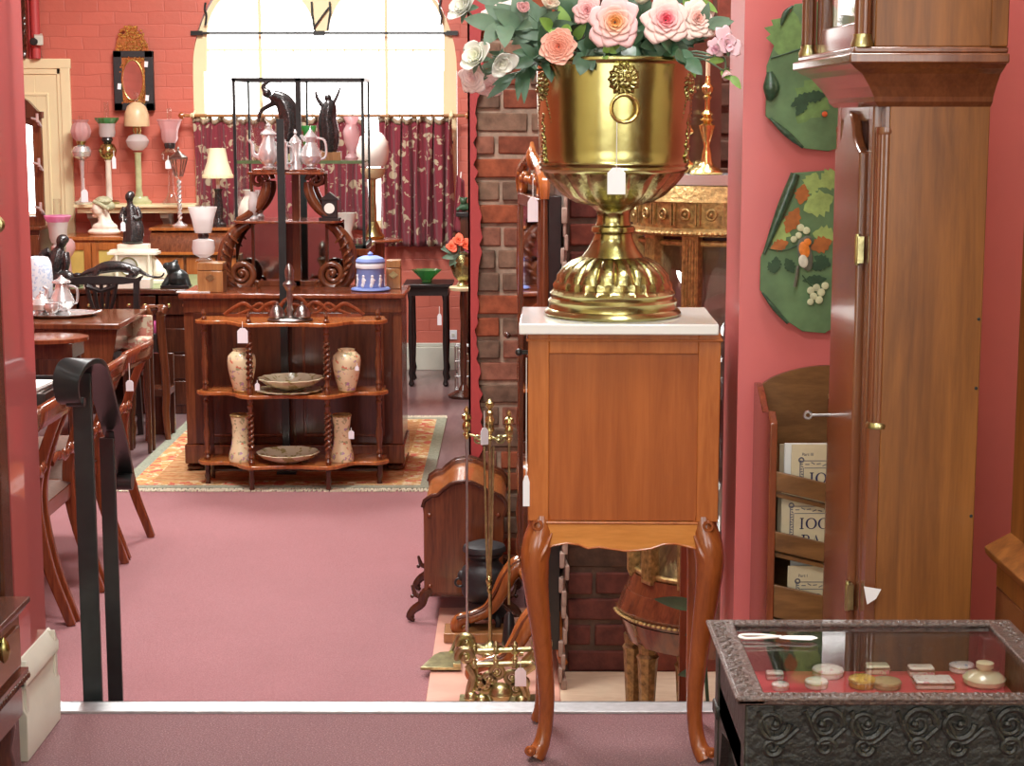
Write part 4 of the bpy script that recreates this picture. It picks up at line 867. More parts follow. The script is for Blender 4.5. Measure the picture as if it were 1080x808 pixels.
trinket('china_box', 'square box painted with a pink rose behind the oblong white one', 971, 712, 'rect', 13, 11, (.80, .76, .66), [(.7, .25, .35), (.3, .4, .3)])
trinket('china_box', 'oblong white box with blue and pink sprigs at the front', 984, 724, 'rect', 20, 10, W_, [(.7, .4, .45), (.4, .45, .7)])
trinket('china_box', 'round white box with a blue pattern beside the scent bottle', 1014, 708, 'round', 13, 11, (.78, .78, .76), [(.25, .38, .6), (.3, .45, .65)])
trinket('scent_bottle', 'pale green jade scent bottle with a stopper', 1038, 722, 'scent', 22, 25, (.62, .64, .40), [(.68, .70, .46), (.58, .6, .36)])
trinket('china_box', 'white round box cut by the picture edge', 1084, 722, 'round', 9, 8, W_, [(.7, .5, .5), (.8, .8, .7)])
p = put(822, 2.13, .711); k = mp(p); r = thing('price_tag', 'white price tag with looped cord lying on the glass of the display table', 'price tag', (p.x, p.y, .7115))
MB(k).prism([(0, -3), (8, -6), (32, -9), (40, -2), (36, 5), (8, 6), (0, 3)], .2, 1.0, 'xy').build('card', 'tag', r)
MB(k).tube(smooth([(2, 0, 1), (-10, 6, 1), (-26, 9, 1), (-38, 8, 1), (-42, 2, 1), (-36, -4, 1), (-20, -3, 1), (2, 1, 1.5)], 5), 1.5, 6).build('thread', 'string', r)
# ------------------------------------------------------------ furniture cut by the two picture edges
def bureau():
    r = thing('bureau_cabinet', 'dark polished cabinet with a brass drop handle at the jamb by the steps', 'cabinet', (-1.0, 3.2, 0))
    def L(mb, name, mat, par=None, **kw):
        for i, v in enumerate(mb.vs): mb.vs[i] = V((v.x+1.0, v.y-3.2, v.z))
        return mb.build(name, mat, par or r, **kw)
    Yr = 3.42; zt = zat(629, Yr); x = -.957
    L(MB().bb(-1.5, x-.02, 2.5, Yr-.012, .17, zt-.03), 'carcass', 'mahog', bev=.003)
    b = MB(); o = [(0, zt), (0, zt-.010), (-.008, zt-.014), (-.010, zt-.022), (-.018, zt-.032), (-.03, zt-.034), (-.03, zt)]
    b.prism([(x+q[0], q[1]) for q in o[:-1]]+[(-1.5, zt-.034), (-1.5, zt)], 2.5, Yr); L(b, 'top_moulding', 'mahog_d', bev=.0015)
    zw = zat(706, Yr-.02); b = MB(); b.bb(-1.5, x-.008, 2.5, Yr-.004, zw-.012, zw)
    for i in range(60): b.ball((x-.010, 2.5+.0155*i, zw-.016), (.006, .006, .008), 8)
    L(b, 'gadrooned_moulding', 'mahog_d')
    L(MB().bb(x-.022, x-.014, 2.6, Yr-.03, zw+.012, zt-.05), 'drawer', 'mahog', bev=.002)
    b = MB(); zz = zat(690, 3.2); b.lathe([(.012, -.004), (.012, 0), (.004, .004), (.004, .008)], (x-.016, 3.24, zz+.02), M_=Matrix.Rotation(PI/2, 4, 'Y')); b.lathe([(.002, 0), (.010, -.01), (.013, -.026), (.009, -.042), (.002, -.05)][::-1], (x-.004, 3.24, zz+.02)); L(b, 'drop_handle', 'brass')
    for yy in (2.56, Yr-.045):
        b = MB(); b.lathe([(.018, 0), (.026, .02), (.022, .05), (.03, .08), (.024, .11), (.032, .15), (.032, .19)], (x-.06, yy, 0)); L(b, 'leg', 'mahog_d')
    b = MB(); b.bb(-1.5, -1.02, 3.0, 3.48, .0, 2.2); b.bb(-1.5, -1.012, 3.44, 3.50, 0, 2.2); L(b, 'upper_case', 'mahog_d', bev=.003)
bureau()
def side_cabinet():
    Yr = 2.85; X = .80
    r = thing('glazed_cabinet', 'brown cabinet with a projecting lower part at the edge beside the clock', 'cabinet', (.9, 2.6, 0))
    def L(mb, name, mat, par=None, **kw):
        for i, v in enumerate(mb.vs): mb.vs[i] = V((v.x-.9, v.y-2.6, v.z))
        return mb.build(name, mat, par or r, **kw)
    z1 = zat(588, 2.8); L(MB().bb(X+.02, 1.3, 2.3, Yr, z1, 2.2), 'upper_case', 'clockoak', bev=.003)
    L(MB().bb(X+.0, 1.3, 2.25, Yr-.0, 0, z1-.06), 'lower_case', 'clockmah', bev=.003)
    b = MB(); o = [(0, z1-.012), (-.01, z1-.016), (-.02, z1-.004), (-.022, z1+.006), (-.012, z1+.012), (.02, z1+.03), (.03, z1+.03), (.03, z1-.06), (.0, z1-.06), (.0, z1-.02)]
    b.prism([(X+q[0], q[1]) for q in o], 2.24, Yr); L(b, 'waist_moulding', 'clockoak', bev=.0015)
    b = MB(); b.bb(X+.012, X+.02, 2.72, 2.76, zat(505, 2.75), zat(490, 2.75)); L(b, 'hinge', 'iron')
side_cabinet()
p = put(0, 3.60, zat(233, 3.6)); b = MB(mp(p)); b.lathe([(4, 0), (4, 3), (8, 6), (9, 9), (7, 12), (1, 13)], M_=Matrix.Rotation(PI/2, 4, 'X'))
tag(b.build('door_knob', 'brass_old', loc=(put(0, 3.5, 1.1).x, 3.498, p.z)), 'dull brass knob at the picture edge on the cabinet by the jamb', 'knob')
# ------------------------------------------------------------ black iron handrail at the steps
def handrail():
    X = -.995; r = thing('iron_handrail', 'black iron handrail with scrolled ends beside the carpeted steps', 'handrail', (X, 4.1, LF))
    def L(mb, name, mat, **kw):
        for i, v in enumerate(mb.vs): mb.vs[i] = v-V((X, 4.1, LF))
        return mb.build(name, mat, r, **kw)
    Y1, Y2 = 4.02, 4.32
    p1, p2 = put(92, Y1, .4), put(118, Y2, .2)
    z1 = zat(402, Y1); z2 = zat(470, Y2)
    L(MB().bb(p1.x-.0225, p1.x+.0225, Y1-.006, Y1+.006, LF, z1+.02), 'post', 'iron', bev=.002)
    L(MB().bb(p2.x-.0185, p2.x+.0185, Y2-.006, Y2+.006, LF, z2+.02), 'post', 'iron', bev=.002)
    def q(px, py, Y): return at(px, py, Y)
    pts = [q(76, 424, 3.93), q(71, 418, 3.90), q(70, 400, 3.89), q(76, 387, 3.90), q(88, 381, 3.93), q(98, 385, 3.98), q(105, 402, 4.08), q(113, 430, 4.22), q(121, 458, 4.36), q(129, 490, 4.52), q(131, 507, 4.56), q(129, 515, 4.54)]
    L(MB().ribbon(smooth(pts, 6), smooth1([.050, .054, .058, .062, .060, .060, .056, .054, .053, .050, .044, .040], 6), .012), 'rail', 'iron', bev=.003, ang=50)
    b = MB(); b.tube([q(80, 424, 3.93)+V((-.02, 0, 0)), q(80, 424, 3.93)+V((.02, 0, 0))], .011, 12); L(b, 'scroll_eye', 'iron'); b = MB(); b.tube([q(131, 508, 4.53)+V((-.018, 0, 0)), q(131, 508, 4.53)+V((.022, 0, 0))], .022, 16); b.mi = 0
    L(b, 'scroll_eye', 'iron')
    b = MB(); a = q(116, 455, 4.32); c = q(120, 500, 4.34); b.tube([a, (a+c)/2+V((-.008, 0, 0)), c], [.010, .018, .008], 10, flat=.5); L(b, 'weld_collar', 'iron')
handrail()
# ------------------------------------------------------------ dining chairs and tables on the lower floor
def sabre_chair():
    r = thing('dining_chair', 'x', 'chair', (0, 0, 0)); r['group'] = 'mahogany dining chairs along the table'
    # back is at x=0 facing -x (sitter looks to -x); width along y
    w = .200
    for s in (-1, 1):
        pts = [(.055, s*w, .0), (.03, s*w, .07), (-.012, s*w, .19), (-.045, s*w, .33), (-.058, s*w, .44), (-.050, s*w*.99, .54), (-.008, s*w*.99, .68), (.042, s*w, .80), (.062, s*w, .85)]
        b = MB(); b.ribbon(smooth([V(p) for p in pts], 5), smooth1([.032, .034, .038, .044, .046, .042, .036, .032, .030], 5), .026, side=(1, 0, .2)); b.build('rear_leg', 'mahog_r', r, bev=.004)
        pts = [(-.52, s*w*1.05, 0), (-.49, s*w*1.05, .12), (-.46, s*w*1.05, .28), (-.45, s*w*1.05, .43)]
        b = MB(); b.tube(smooth([V(p) for p in pts], 4), smooth1([.015, .018, .022, .024], 4), 10); b.build('front_leg', 'mahog_r', r)
    b = MB()
    def top(u, v):
        a = (u-.5)*2; x = .062+.026*(1-a*a); y = a*.222; z = .80+.062*v*1.2+.012*(1-a*a)
        return V((x+.012*v, y, z))
    b.grid(top, 16, 3); b.build('top_rail', 'mahog_r', r, solid=.024, bev=.005)
    b = MB(); pts = [V((-.018+.02*(1-t*t), t*.19, .60+.012*math.cos(t*9))) for t in [i/8-1 for i in range(17)]]; b.tube(pts, .014, 8, flat=.7); b.ball((.004, 0, .61), (.016, .035, .022)); 
    for s in (-1, 1): b.ball((.0, s*.07, .605), (.014, .02, .017)); b.ball((-.008, s*.13, .602), (.013, .015, .014))
    b.build('carved_back_rail', 'mahog_r', r)
    b = MB(); b.bb(-.47, -.045, -w-.01, -w+.014, .38, .44); b.bb(-.47, -.045, w-.014, w+.01, .38, .44); b.bb(-.48, -.455, -w-.01, w+.01, .38, .44); b.bb(-.07, -.045, -w, w, .38, .44); b.build('seat_rail', 'mahog_r', r, bev=.004)
    b = MB(); b.grid(lambda u, v: V((-.475+.43*u, (v-.5)*2*(w-.005), .44+.035*(math.sin(PI*u)*math.sin(PI*v))**.4)), 14, 14); b.bb(-.475, -.047, -w+.004, w-.004, .425, .441); b.build('seat_pad', plain('brown_seat_cloth', (.13, .07, .05), .85, .2, 60), r)
    return r
ch0 = sabre_chair(); CHT = 'mahogany sabre legged chair, %s'
for i, (cy, lab) in enumerate([(7.44, 'end of the row nearest the oriental rug'), (6.97, 'second of the row from the rug, a tag on its back'), (6.52, 'middle of the row behind the iron handrail'), (6.06, 'fourth of the row from the rug, beyond the first iron post'), (5.60, 'closest of the row to the steps')]):
    loc = (-1.655, cy, LF); rz = [-.05, .02, .0, .02, -.03][i]
    if i == 0: ch0.location = loc; ch0.rotation_euler = (0, 0, rz); ch0['label'] = CHT % lab
    else: dup(ch0, loc, rz, CHT % lab)
price_tag('white price tag hanging from the back of the second dining chair', 137, 6.72, 401, 412.5, 8, 18)
# dining table beside the chairs
def table(name, label, x0, x1, y0, y1, zt, mat, lm, ov=.05, th=.03, dr=.09, rz=0, leg='turned'):
    cx, cy = (x0+x1)/2, (y0+y1)/2; r = thing(name, label, 'table', (cx, cy, LF), rz); H = zt-LF; a, c = (x1-x0)/2, (y1-y0)/2
    MB().bb(-a, a, -c, c, H-th, H).build('table_top', mat, r, bev=.006)
    MB().bb(-a+ov, a-ov, -c+ov, c-ov, H-th-dr, H-th+.001).build('apron', mat, r, bev=.003)
    for sx in (-1, 1):
        for sy in (-1, 1):
            b = MB(); x, y = sx*(a-ov-.03), sy*(c-ov-.03)
            if leg == 'turned': b.lathe([(.014, 0), (.022, .03), (.018, .06), (.026, .12), (.020, .16), (.030, .4*H), (.034, .6*H), (.024, .66*H), (.034, .70*H), (.034, H-th-dr+.02)], (x, y, 0), 16)
            else: b.prism([(x-.018, 0), (x+.018, 0), (x+.022, H-th-.002), (x-.022, H-th-.002)], y-.02, y+.02)
            b.build('leg', lm, r)
    return r
table('dining_table', 'long polished mahogany dining table alongside the row of chairs', -3.0, -1.76, 4.75, 7.3, LF+.735, 'mahog_r', 'mahog_r', ov=.36)
zt = LF+.735
def flat_box(name, label, cat, px, py, w, d, h, mat, rz=0, z=zt):
    p = onz(px, py, z); b = MB(); b.bb(-w/2, w/2, -d/2, d/2, 0, h); return tag(b.build(name, mat, loc=(p.x, p.y, z+.001), rot=(0, 0, rz), bev=.003), label, cat)
r = thing('tray', 'black tray standing on the dining table under white papers', 'tray', (-1.985, 6.95, zt+.001))
MB().bb(-.2, .2, -.25, .25, 0, .012).build('base', 'ebony', r, bev=.003); b = MB()
for q in ((-.2, -.19, -.25, .25), (.19, .2, -.25, .25), (-.19, .19, -.25, -.24), (-.19, .19, .24, .25)): b.bb(q[0], q[1], q[2], q[3], .01, .05)
b.build('raised_edge', 'ebony', r)
for i, (x, y, h, l) in enumerate([(-1.985, 6.96, .03, 'pile of white papers lying in the black tray'), (-1.93, 6.40, .035, 'stack of white papers on the dining table before the black tray')]):
    b = MB()
    for j in range(5): b.box((R.uniform(-.01, .01), R.uniform(-.01, .01), h*(j+.5)/5), (.24, .33, h/5*.9), (0, 0, R.uniform(-.08, .08)))
    tag(b.build('paper_stack', 'white_paper', loc=(x, y, zt+(.014 if i == 0 else .002))), l, 'papers')
b = MB(); b.bb(-.16, .16, -.13, .13, 0, .05); tag(b.build('book', 'ebony', loc=(-1.95, 5.95, zt+.001), bev=.004), 'black bound book lying on the dining table closest to the steps', 'book')
# curved chair back seen past the jamb
r = dup(ch0, (-2.44, 8.12, LF), 1.2, 'curved chair back just showing past the jamb below the silver tray'); r['group'] = 'chairs by the silver tray'
# ------------------------------------------------------------ things on and around the hearth
def coal_box():
    Y0 = 6.30; z0 = LF; p = put(500, Y0, z0); k = mp((p.x, Y0, 0)); r = thing('coal_box', 'shaped walnut coal box with scroll feet and a bowed lid beside the hearth', 'coal box', p)
    def c(px, py): return (px-500, (638-py))
    out = [(447, 606), (447, 520), (446, 512), (448, 505), (455, 500), (462, 499), (467, 494), (476, 487), (484, 485), (492, 484), (500, 486), (508, 490), (514, 494), (522, 497), (529, 500), (534, 507), (535, 514), (532, 522), (531, 606)]
    d = 135
    MB(k).prism([c(*q) for q in out], 0, 5).build('front_panel', 'mahog', r, bev=.003)
    o2 = [c(x+2, y) for x, y in out]; MB(k).prism([c(x, y) for x, y in out], d-5, d).build('back_panel', 'mahog', r, bev=.003)
    top = out[2:-2]; b = MB(k)
    o = [c(x*.985+500*.015, y+5) for x, y in top]+[c(x*.97+500*.03, y+11) for x, y in reversed(top)]
    b.prism(o, 4, d-4); b.build('bowed_lid', 'walnut', r)
    b = MB(k); b.tube([V((c(x, y)[0], -1, c(x, y)[1])) for x, y in out[2:-1]], 2.2, 8); b.build('moulded_rim', 'mahog_d', r); b = MB(k); b.tube([V((c(x, y)[0], d, c(x, y)[1])) for x, y in out[2:-1]], 2.2, 8); b.build('moulded_rim', 'mahog_d', r)
    MB(k).bb(-50, -46, 5, d-5, 30, 118).build('side_panel', 'mahog_d', r); MB(k).bb(28, 31, 5, d-5, 30, 118).build('side_panel', 'mahog_d', r); MB(k).bb(-52, 31, 2, d-2, 28, 34).build('bottom', 'mahog_d', r)
    for x, y in ((453, 521), (526, 521), (453, 598), (526, 598)): 
        o = MB(k).ball((0, 0, 0), (2.6, 2, 2.6), 10).build('button', 'mahog_r', r, loc=(c(x, y)[0]*k, -.2*k, c(x, y)[1]*k))
    for sx in (-1, 1):
        for yy in (0, d-8):
            b = MB(k); ox = -53 if sx < 0 else 32
            b.tube(smooth([V((ox-sx*8, yy+4, 36)), V((ox, yy+4, 30)), V((ox+sx*3, yy+4, 20)), V((ox+sx*12, yy+4, 13)), V((ox+sx*16, yy+4, 6)), V((ox+sx*12, yy+4, 3))], 4), smooth1([5, 6, 5, 4.5, 4, 3], 4), 8)
            b.torus((ox+sx*15, yy+4, 6), 3, 1.5, 12, 6, Matrix.Rotation(PI/2, 4, 'X')); b.ball((ox+sx*12, yy+4, 2), 2); b.tube([V((ox+sx*2, yy+4, 26)), V((ox+sx*10, yy+4, 30)), V((ox+sx*13, yy+4, 40))], [2.5, 3, 1.5], 8); b.ball((ox+sx*13, yy+4, 28), 2.2)
            b.build('scroll_foot', 'mahog_d', r)
    MB(k).tube([(-52, 3, 32), (31, 3, 32)], 2.2, 8).build('base_moulding', 'mahog', r)
coal_box()
def stove():
    Y = 6.12; r, k = turned('iron_stove_pot', 'black iron pot-bellied coal vase on legs standing on the hearth', 'coal vase', 511, Y, LF+.019, [
        ('lid', 'iron_m', [(1, 86), (8, 87), (19, 83), (20, 81), (20, 78), (18, 77)]),
        ('body', 'iron_m', [(16, 77), (17, 74), (13, 70), (15, 66), (20, 62), (22, 58), (22, 52), (21, 46), (22, 44), (21, 38), (17, 32), (14, 30)]),
        ('foot_plate', 'iron_m', [(14, 30), (17, 26), (20, 20), (20, 17), (14, 16)])], n=28, k=mp((0, 6.12, 0))*1.14)
    for a in (.5, 2.2, 3.9, 5.4):
        b = MB(k); ca, sa = math.cos(a), math.sin(a); b.tube(smooth([V((16*ca, 16*sa, 20)), V((21*ca, 21*sa, 14)), V((19*ca, 19*sa, 6)), V((24*ca, 24*sa, 1))], 4), smooth1([3.5, 3, 2.4, 3], 4), 8); b.build('leg', 'iron_m', r)
    for s in (-1, 1):
        b = MB(k); b.ball((s*21, -4, 55), (4, 4, 5)); b.torus((s*23, -6, 49), 4, 1.1, 14, 6, Matrix.Rotation(PI/2, 4, 'X')); b.build('ring_handle', 'iron_m', r)
stove()
def irons():
    Y = 5.88; zb = LF+.019; p = put(517, Y, zb); k = mp((p.x, Y, 0)); yb = 693
    r = thing('companion_stand', 'tall brass fire iron stand with three finials on the hearth', 'fire iron stand', p)
    def c(px, py, dy=0): return V((px-517, dy, yb-py))
    MB(k).lathe([(16, 0), (17, 2), (14, 5), (6, 8), (3, 12)], n=28).build('base', 'brass_old', r)
    MB(k).tube([c(517, 684), c(517, 455)], 2.0, 10).build('stem', 'brass_old', r)
    b = MB(k); b.lathe([(1.2, 228), (4, 231), (2, 235), (5, 240), (3.8, 246), (5.5, 250), (3, 255), (4, 259), (1.5, 262), (4.6, 266), (4.8, 269), (1, 273)], n=16); b.build('finial', 'brass', r)
    b = MB(k); b.tube(smooth([c(489, 457), c(500, 459), c(508, 464), c(517, 460), c(526, 464), c(531, 460), c(541, 459)], 4), 1.5, 8)
    for x in (505, 528): b.torus(c(x, 463), 4, 1.2, 14, 6, Matrix.Rotation(PI/2, 4, 'X'))
    b.build('cross_arm', 'brass_old', r)
    for lab, px, top, bot, dx, tool in (('brass handled poker hanging from the stand on the side of the coal box', 493, 432, 640, 0, 'poker'), ('brass handled fire tool hanging from the stand beside the cupboard leg', 537, 436, 640, 0, 'fire_brush'), ):
        q = put(px, Y-.02, zb); t = thing(tool, lab, 'fire iron', (q.x, Y-.012, zb), 0, 'fire irons on the stand')
        h = yb-top
        MB(k).tube([(0, 0, yb-bot-(20 if tool == 'poker' else 0)), (0, 0, h-28)], 1.5, 8).build('shaft', 'steel' if tool == 'poker' else 'brass_old', t)
        MB(k).lathe([(1.5, h-30), (3.6, h-26), (2, h-23), (4.6, h-19), (4.4, h-14), (2.6, h-11), (5.2, h-8), (4.6, h-4), (1.8, h-2.5), (3, h+1), (.8, h+5)], n=16).build('handle', 'brass', t)
        if tool == 'fire_brush': MB(k).lathe([(2, yb-648), (5, yb-652), (8, yb-690+6)][::-1], n=16).build('bristles', 'ebony', t)
        else: MB(k).lathe([(.3, 1), (2, 6), (1.8, 34)], n=10).build('tip', 'steel', t)
    q = put(516, Y-.04, zb); t = thing('fire_tongs', 'pair of thin brass tongs hanging in front of the iron coal vase', 'tongs', (q.x, Y-.045, zb), 0, 'fire irons on the stand')
    for s in (-1, 1):
        MB(k).tube([(s*5, 0, yb-468), (s*3, 0, yb-560), (s*1.5, 0, yb-600), (s*1.2, 0, yb-618)], 1.3, 8).build('arm', 'brass_old', t)
    b = MB(k); b.ball((0, 0, yb-612), (3.5, 2.5, 6)); b.ball((0, 0, yb-621), (2.2, 2, 4.5)); b.build('pivot', 'brass', t)
    price_tag('white price tag tied to the top of the brass fire iron stand', 511, Y-.03, 451, 469, 9, 18, .5)
irons()
def cheval():
    A, B = V((put(573, 5.50, 0).x, 5.50, LF+.019)), V((put(549, 6.06, 0).x, 6.06, LF+.019)); d = (B-A); w = d.length; rz = math.atan2(d.y, d.x)
    # local x runs from the near post to the far post, local y points away to the left
    r = thing('cheval_mirror', 'tall carved walnut cheval mirror seen edge on beside the cupboard', 'mirror', A, rz)
    zt_ = lambda py, Y: zat(py, Y)-A.z
    H = zt_(200, 5.5); zk = zt_(372, 5.6); kk = mp((0, 5.5, 0))
    for x in (0, w):
        b = MB(); b.lathe([(.012, .22), (.018, .34), (.011, .38), (.017, .45), (.010, .52), (.015, .6), (.010, .70), (.016, .78), (.009, .85), (.014, .95), (.009, 1.05), (.012, 1.2), (.016, 1.3), (.010, H)], (x, .0, 0), 14); b.build('post', 'mahog', r)
        b = MB(); b.tube([(x, .0, zk), (x, .035, zk)], .006); b.ball((x, .045, zk), .011); b.build('swivel_knob', 'mahog_d', r)
    b = MB(); b.bb(.025, w-.025, -.012, .012, .30, .345); b.bb(.025, .06, -.012, .014, .30, H-.03); b.bb(w-.06, w-.025, -.012, .014, .30, H-.03); b.bb(.025, w-.025, -.012, .014, H-.07, H-.03); fr = b.build('mirror_frame', 'mahog', r, bev=.004)
    MB().bb(.055, w-.055, .002, .006, .34, H-.06).build('mirror_glass', 'mirror', r)
    MB().bb(.0, w, -.055, -.013, .12, H-.02).build('backboard', 'ebony', r, bev=.003)
    b = MB()
    for s in (-1, 1):
        sp = spiral(w*.5+s*.20, H+.01, .055, .01, 90 if s > 0 else 90, 90-s*450, 26); b.tube([V((q[0], .0, q[1])) for q in sp], [.016-.010*i/26 for i in range(27)], 8)
        b.tube(smooth([(w*.5+s*.29, 0, H-.03), (w*.5+s*.27, 0, H+.03), (w*.5+s*.15, 0, H+.075), (w*.5+s*.04, 0, H+.10), (w*.5, 0, H+.14)], 4), smooth1([.014, .02, .018, .014, .006], 4), 8)
        for i in range(4): b.ball((w*.5+s*(.05+.06*i), .006, H+.02+.012*(i % 2)), (.016, .016, .014))
    b.ball((w*.5, 0, H+.09), (.03, .02, .04)); b.build('carved_crest', 'walnut', r)
    # sweeping scroll legs, two, each running out to the left of the frame
    kx = mp((0, 5.6, -.3))
    for x, pts in ((w-.02, [(0, .275), (.035, .262), (.07, .22), (.10, .16), (.135, .11), (.19, .085), (.235, .075), (.25, .05), (.232, .032), (.212, .042)]), (.02, [(0, .255), (.035, .245), (.07, .205), (.10, .15), (.135, .10), (.19, .08), (.235, .07), (.25, .045), (.232, .030), (.212, .040)])):
        b = MB(); b.tube(smooth([V((x, q[0]-.02, q[1])) for q in pts], 5), smooth1([.030, .034, .033, .029, .025, .022, .023, .021, .016, .010], 5), 12, side=(1, 0, 0)); 
        lg = b.build('scroll_leg', 'walnut', r)
        b = MB(); b.tube(smooth([V((x-.022, q[0]-.005, q[1]+.012)) for q in pts[:7]], 5), .006, 6); b.build('carved_edge', 'mahog', lg)
        b = MB(); b.lathe([(.012, .0), (.013, .012), (.006, .02), (.006, .03)], (x, pts[6][0]-.02, 0), 12); b.build('castor', 'iron', lg)
        b = MB(); b.tube(smooth([V((x, -.045-q[0]*.12, q[1]*.95)) for q in pts[:7]], 5), .014, 10); b.build('rear_leg', 'walnut', r)
    b = MB(); b.tube([(0, .0, .25), (w, .0, .25)], .016, 10); b.build('stretcher', 'walnut', r)
    price_tag('white price tag hanging at the top of the cheval mirror', 562, 5.40, 208, 234, 11, 22, .2)
cheval()
def trivet():
    Y = 5.27; z = LF+.019; p = put(523, Y, z); k = mp(p); yb = 743
    r = thing('brass_trivet', 'ornate brass fire grate ornament of scrolls and balls at the front of the hearth', 'fire ornament', p)
    def c(px, py, dy=0): return V((px-523, dy, yb-py))
    b = MB(k); b.bb(-39, 42, -4, 30, 2, 8)
    for i in range(14): b.ball((-36+i*5.8, -4.5, 4), 2)
    b.build('base_plate', 'brass_old', r, bev=.0015)
    for y0 in (-4, 22):
        b = MB(k); dy = V((0, y0, 0)); up = 7 if y0 > 0 else 0
        b.tube([c(496, 692-up)+dy, c(560, 690-up)+dy], 2.8, 8); 
        for x in (500, 523, 543): b.lathe([(3.2, 48+up), (4.2, 52+up), (2.4, 56+up), (3.4, 58+up), (1, 62+up)], (x-523, y0, 0), 12)
        b.build('top_rail', 'brass_old', r)
        for s in (-1, 1):
            b = MB(k); ex = 490 if s < 0 else 572
            ctr = c(ex+(s*-2), 683-up); sp = spiral(ctr.x, ctr.z, 10, 2, 200 if s < 0 else -20, (200-420) if s < 0 else 400, 24)
            b.tube([V((q[0], y0, q[1])) for q in sp], 3.6, 8); b.tube(smooth([c(ex+(4 if s < 0 else -8), 692-up)+dy, c(500 if s < 0 else 548, 705)+dy, c(496 if s < 0 else 553, 722)+dy, c(493 if s < 0 else 556, 738)+dy], 4), [4.4]*13, 8)
            b.ball(c(ex-2*s, 683-up)+dy, 3.4); b.build('scroll', 'brass_old', r)
    for px, py, rr in ((528, 722, 12), (508, 731, 8.5), (550, 731, 7.5), (497, 727, 7)):
        b = MB(k); b.ball(c(px, py, -8 if rr > 9 else -5), rr, 18); b.torus(c(px, py, -8 if rr > 9 else -5), rr, .8, 24, 6); b.build('brass_ball', 'brass_old', r)
    b = MB(k)
    for px, py in ((516, 708), (540, 706), (524, 700), (505, 712), (550, 712), (512, 716), (544, 718)): b.torus(c(px, py, -3), 6.5, 2.8, 16, 6, Matrix.Rotation(PI/2, 4, 'X')); b.ball(c(px, py, -3), 3.2)
    b.build('leafwork', 'brass_old', r)
    price_tag('white price tag on the brass fire grate ornament', 549, 5.235, 704, 724, 12, 10, 0)
    # shovel and log board beside it
    Y2 = 5.75; q = put(465, Y2, z); t = thing('fire_shovel', 'brass fire shovel lying with its blade over the carpet edge', 'shovel', (q.x, Y2, z)); k2 = mp(q)
    b = MB(k2); b.prism([(-20, -30), (22, -30), (20, 20), (14, 28), (-2, 24), (-8, 14)], 2, 5, 'xy'); b.prism([(14, -30), (22, -30), (20, 22), (15, 20)], 4, 9, 'xy'); b.build('blade', 'brass_old', t, bev=.001)
    MB(k2).tube([(10, 22, 5), (18, 90, 8), (21, 118, 10)], 2.4, 8).build('shaft', 'brass_old', t); MB(k2).tube([(21, 112, 10), (22, 124, 10), (23, 134, 10), (24, 148, 11)], [3, 4.6, 3.4, 4.6], 10).build('handle', 'brass', t)
    q0 = put(468, 5.98, z); b = MB(); b.bb(0, .235, 0, .13, 0, .034); tag(b.build('wooden_board', 'box_wood', loc=(q0.x, 5.98, z), bev=.003), 'plain wooden board lying on the hearth under the mirror foot', 'board')
    t = thing('brass_fender_bar', 'curved brass bar lying across the hearth behind the grate ornament', 'fender', put(508, 5.72, z)); k3 = mp(put(508, 5.72, z))
    MB(k3).tube(smooth([(-10, 0, 26), (4, 0, 18), (22, 0, 13), (44, 0, 14)], 4), smooth1([1, 3, 4, 3], 4), 8).build('curved_bar', 'brass_old', t)
    for x in (-8, 2, 16, 24, 34): MB(k3).tube([(x, 0, 0), (x, 0, 18)], 1.6, 8).build('upright', 'brass_old', t)
trivet()
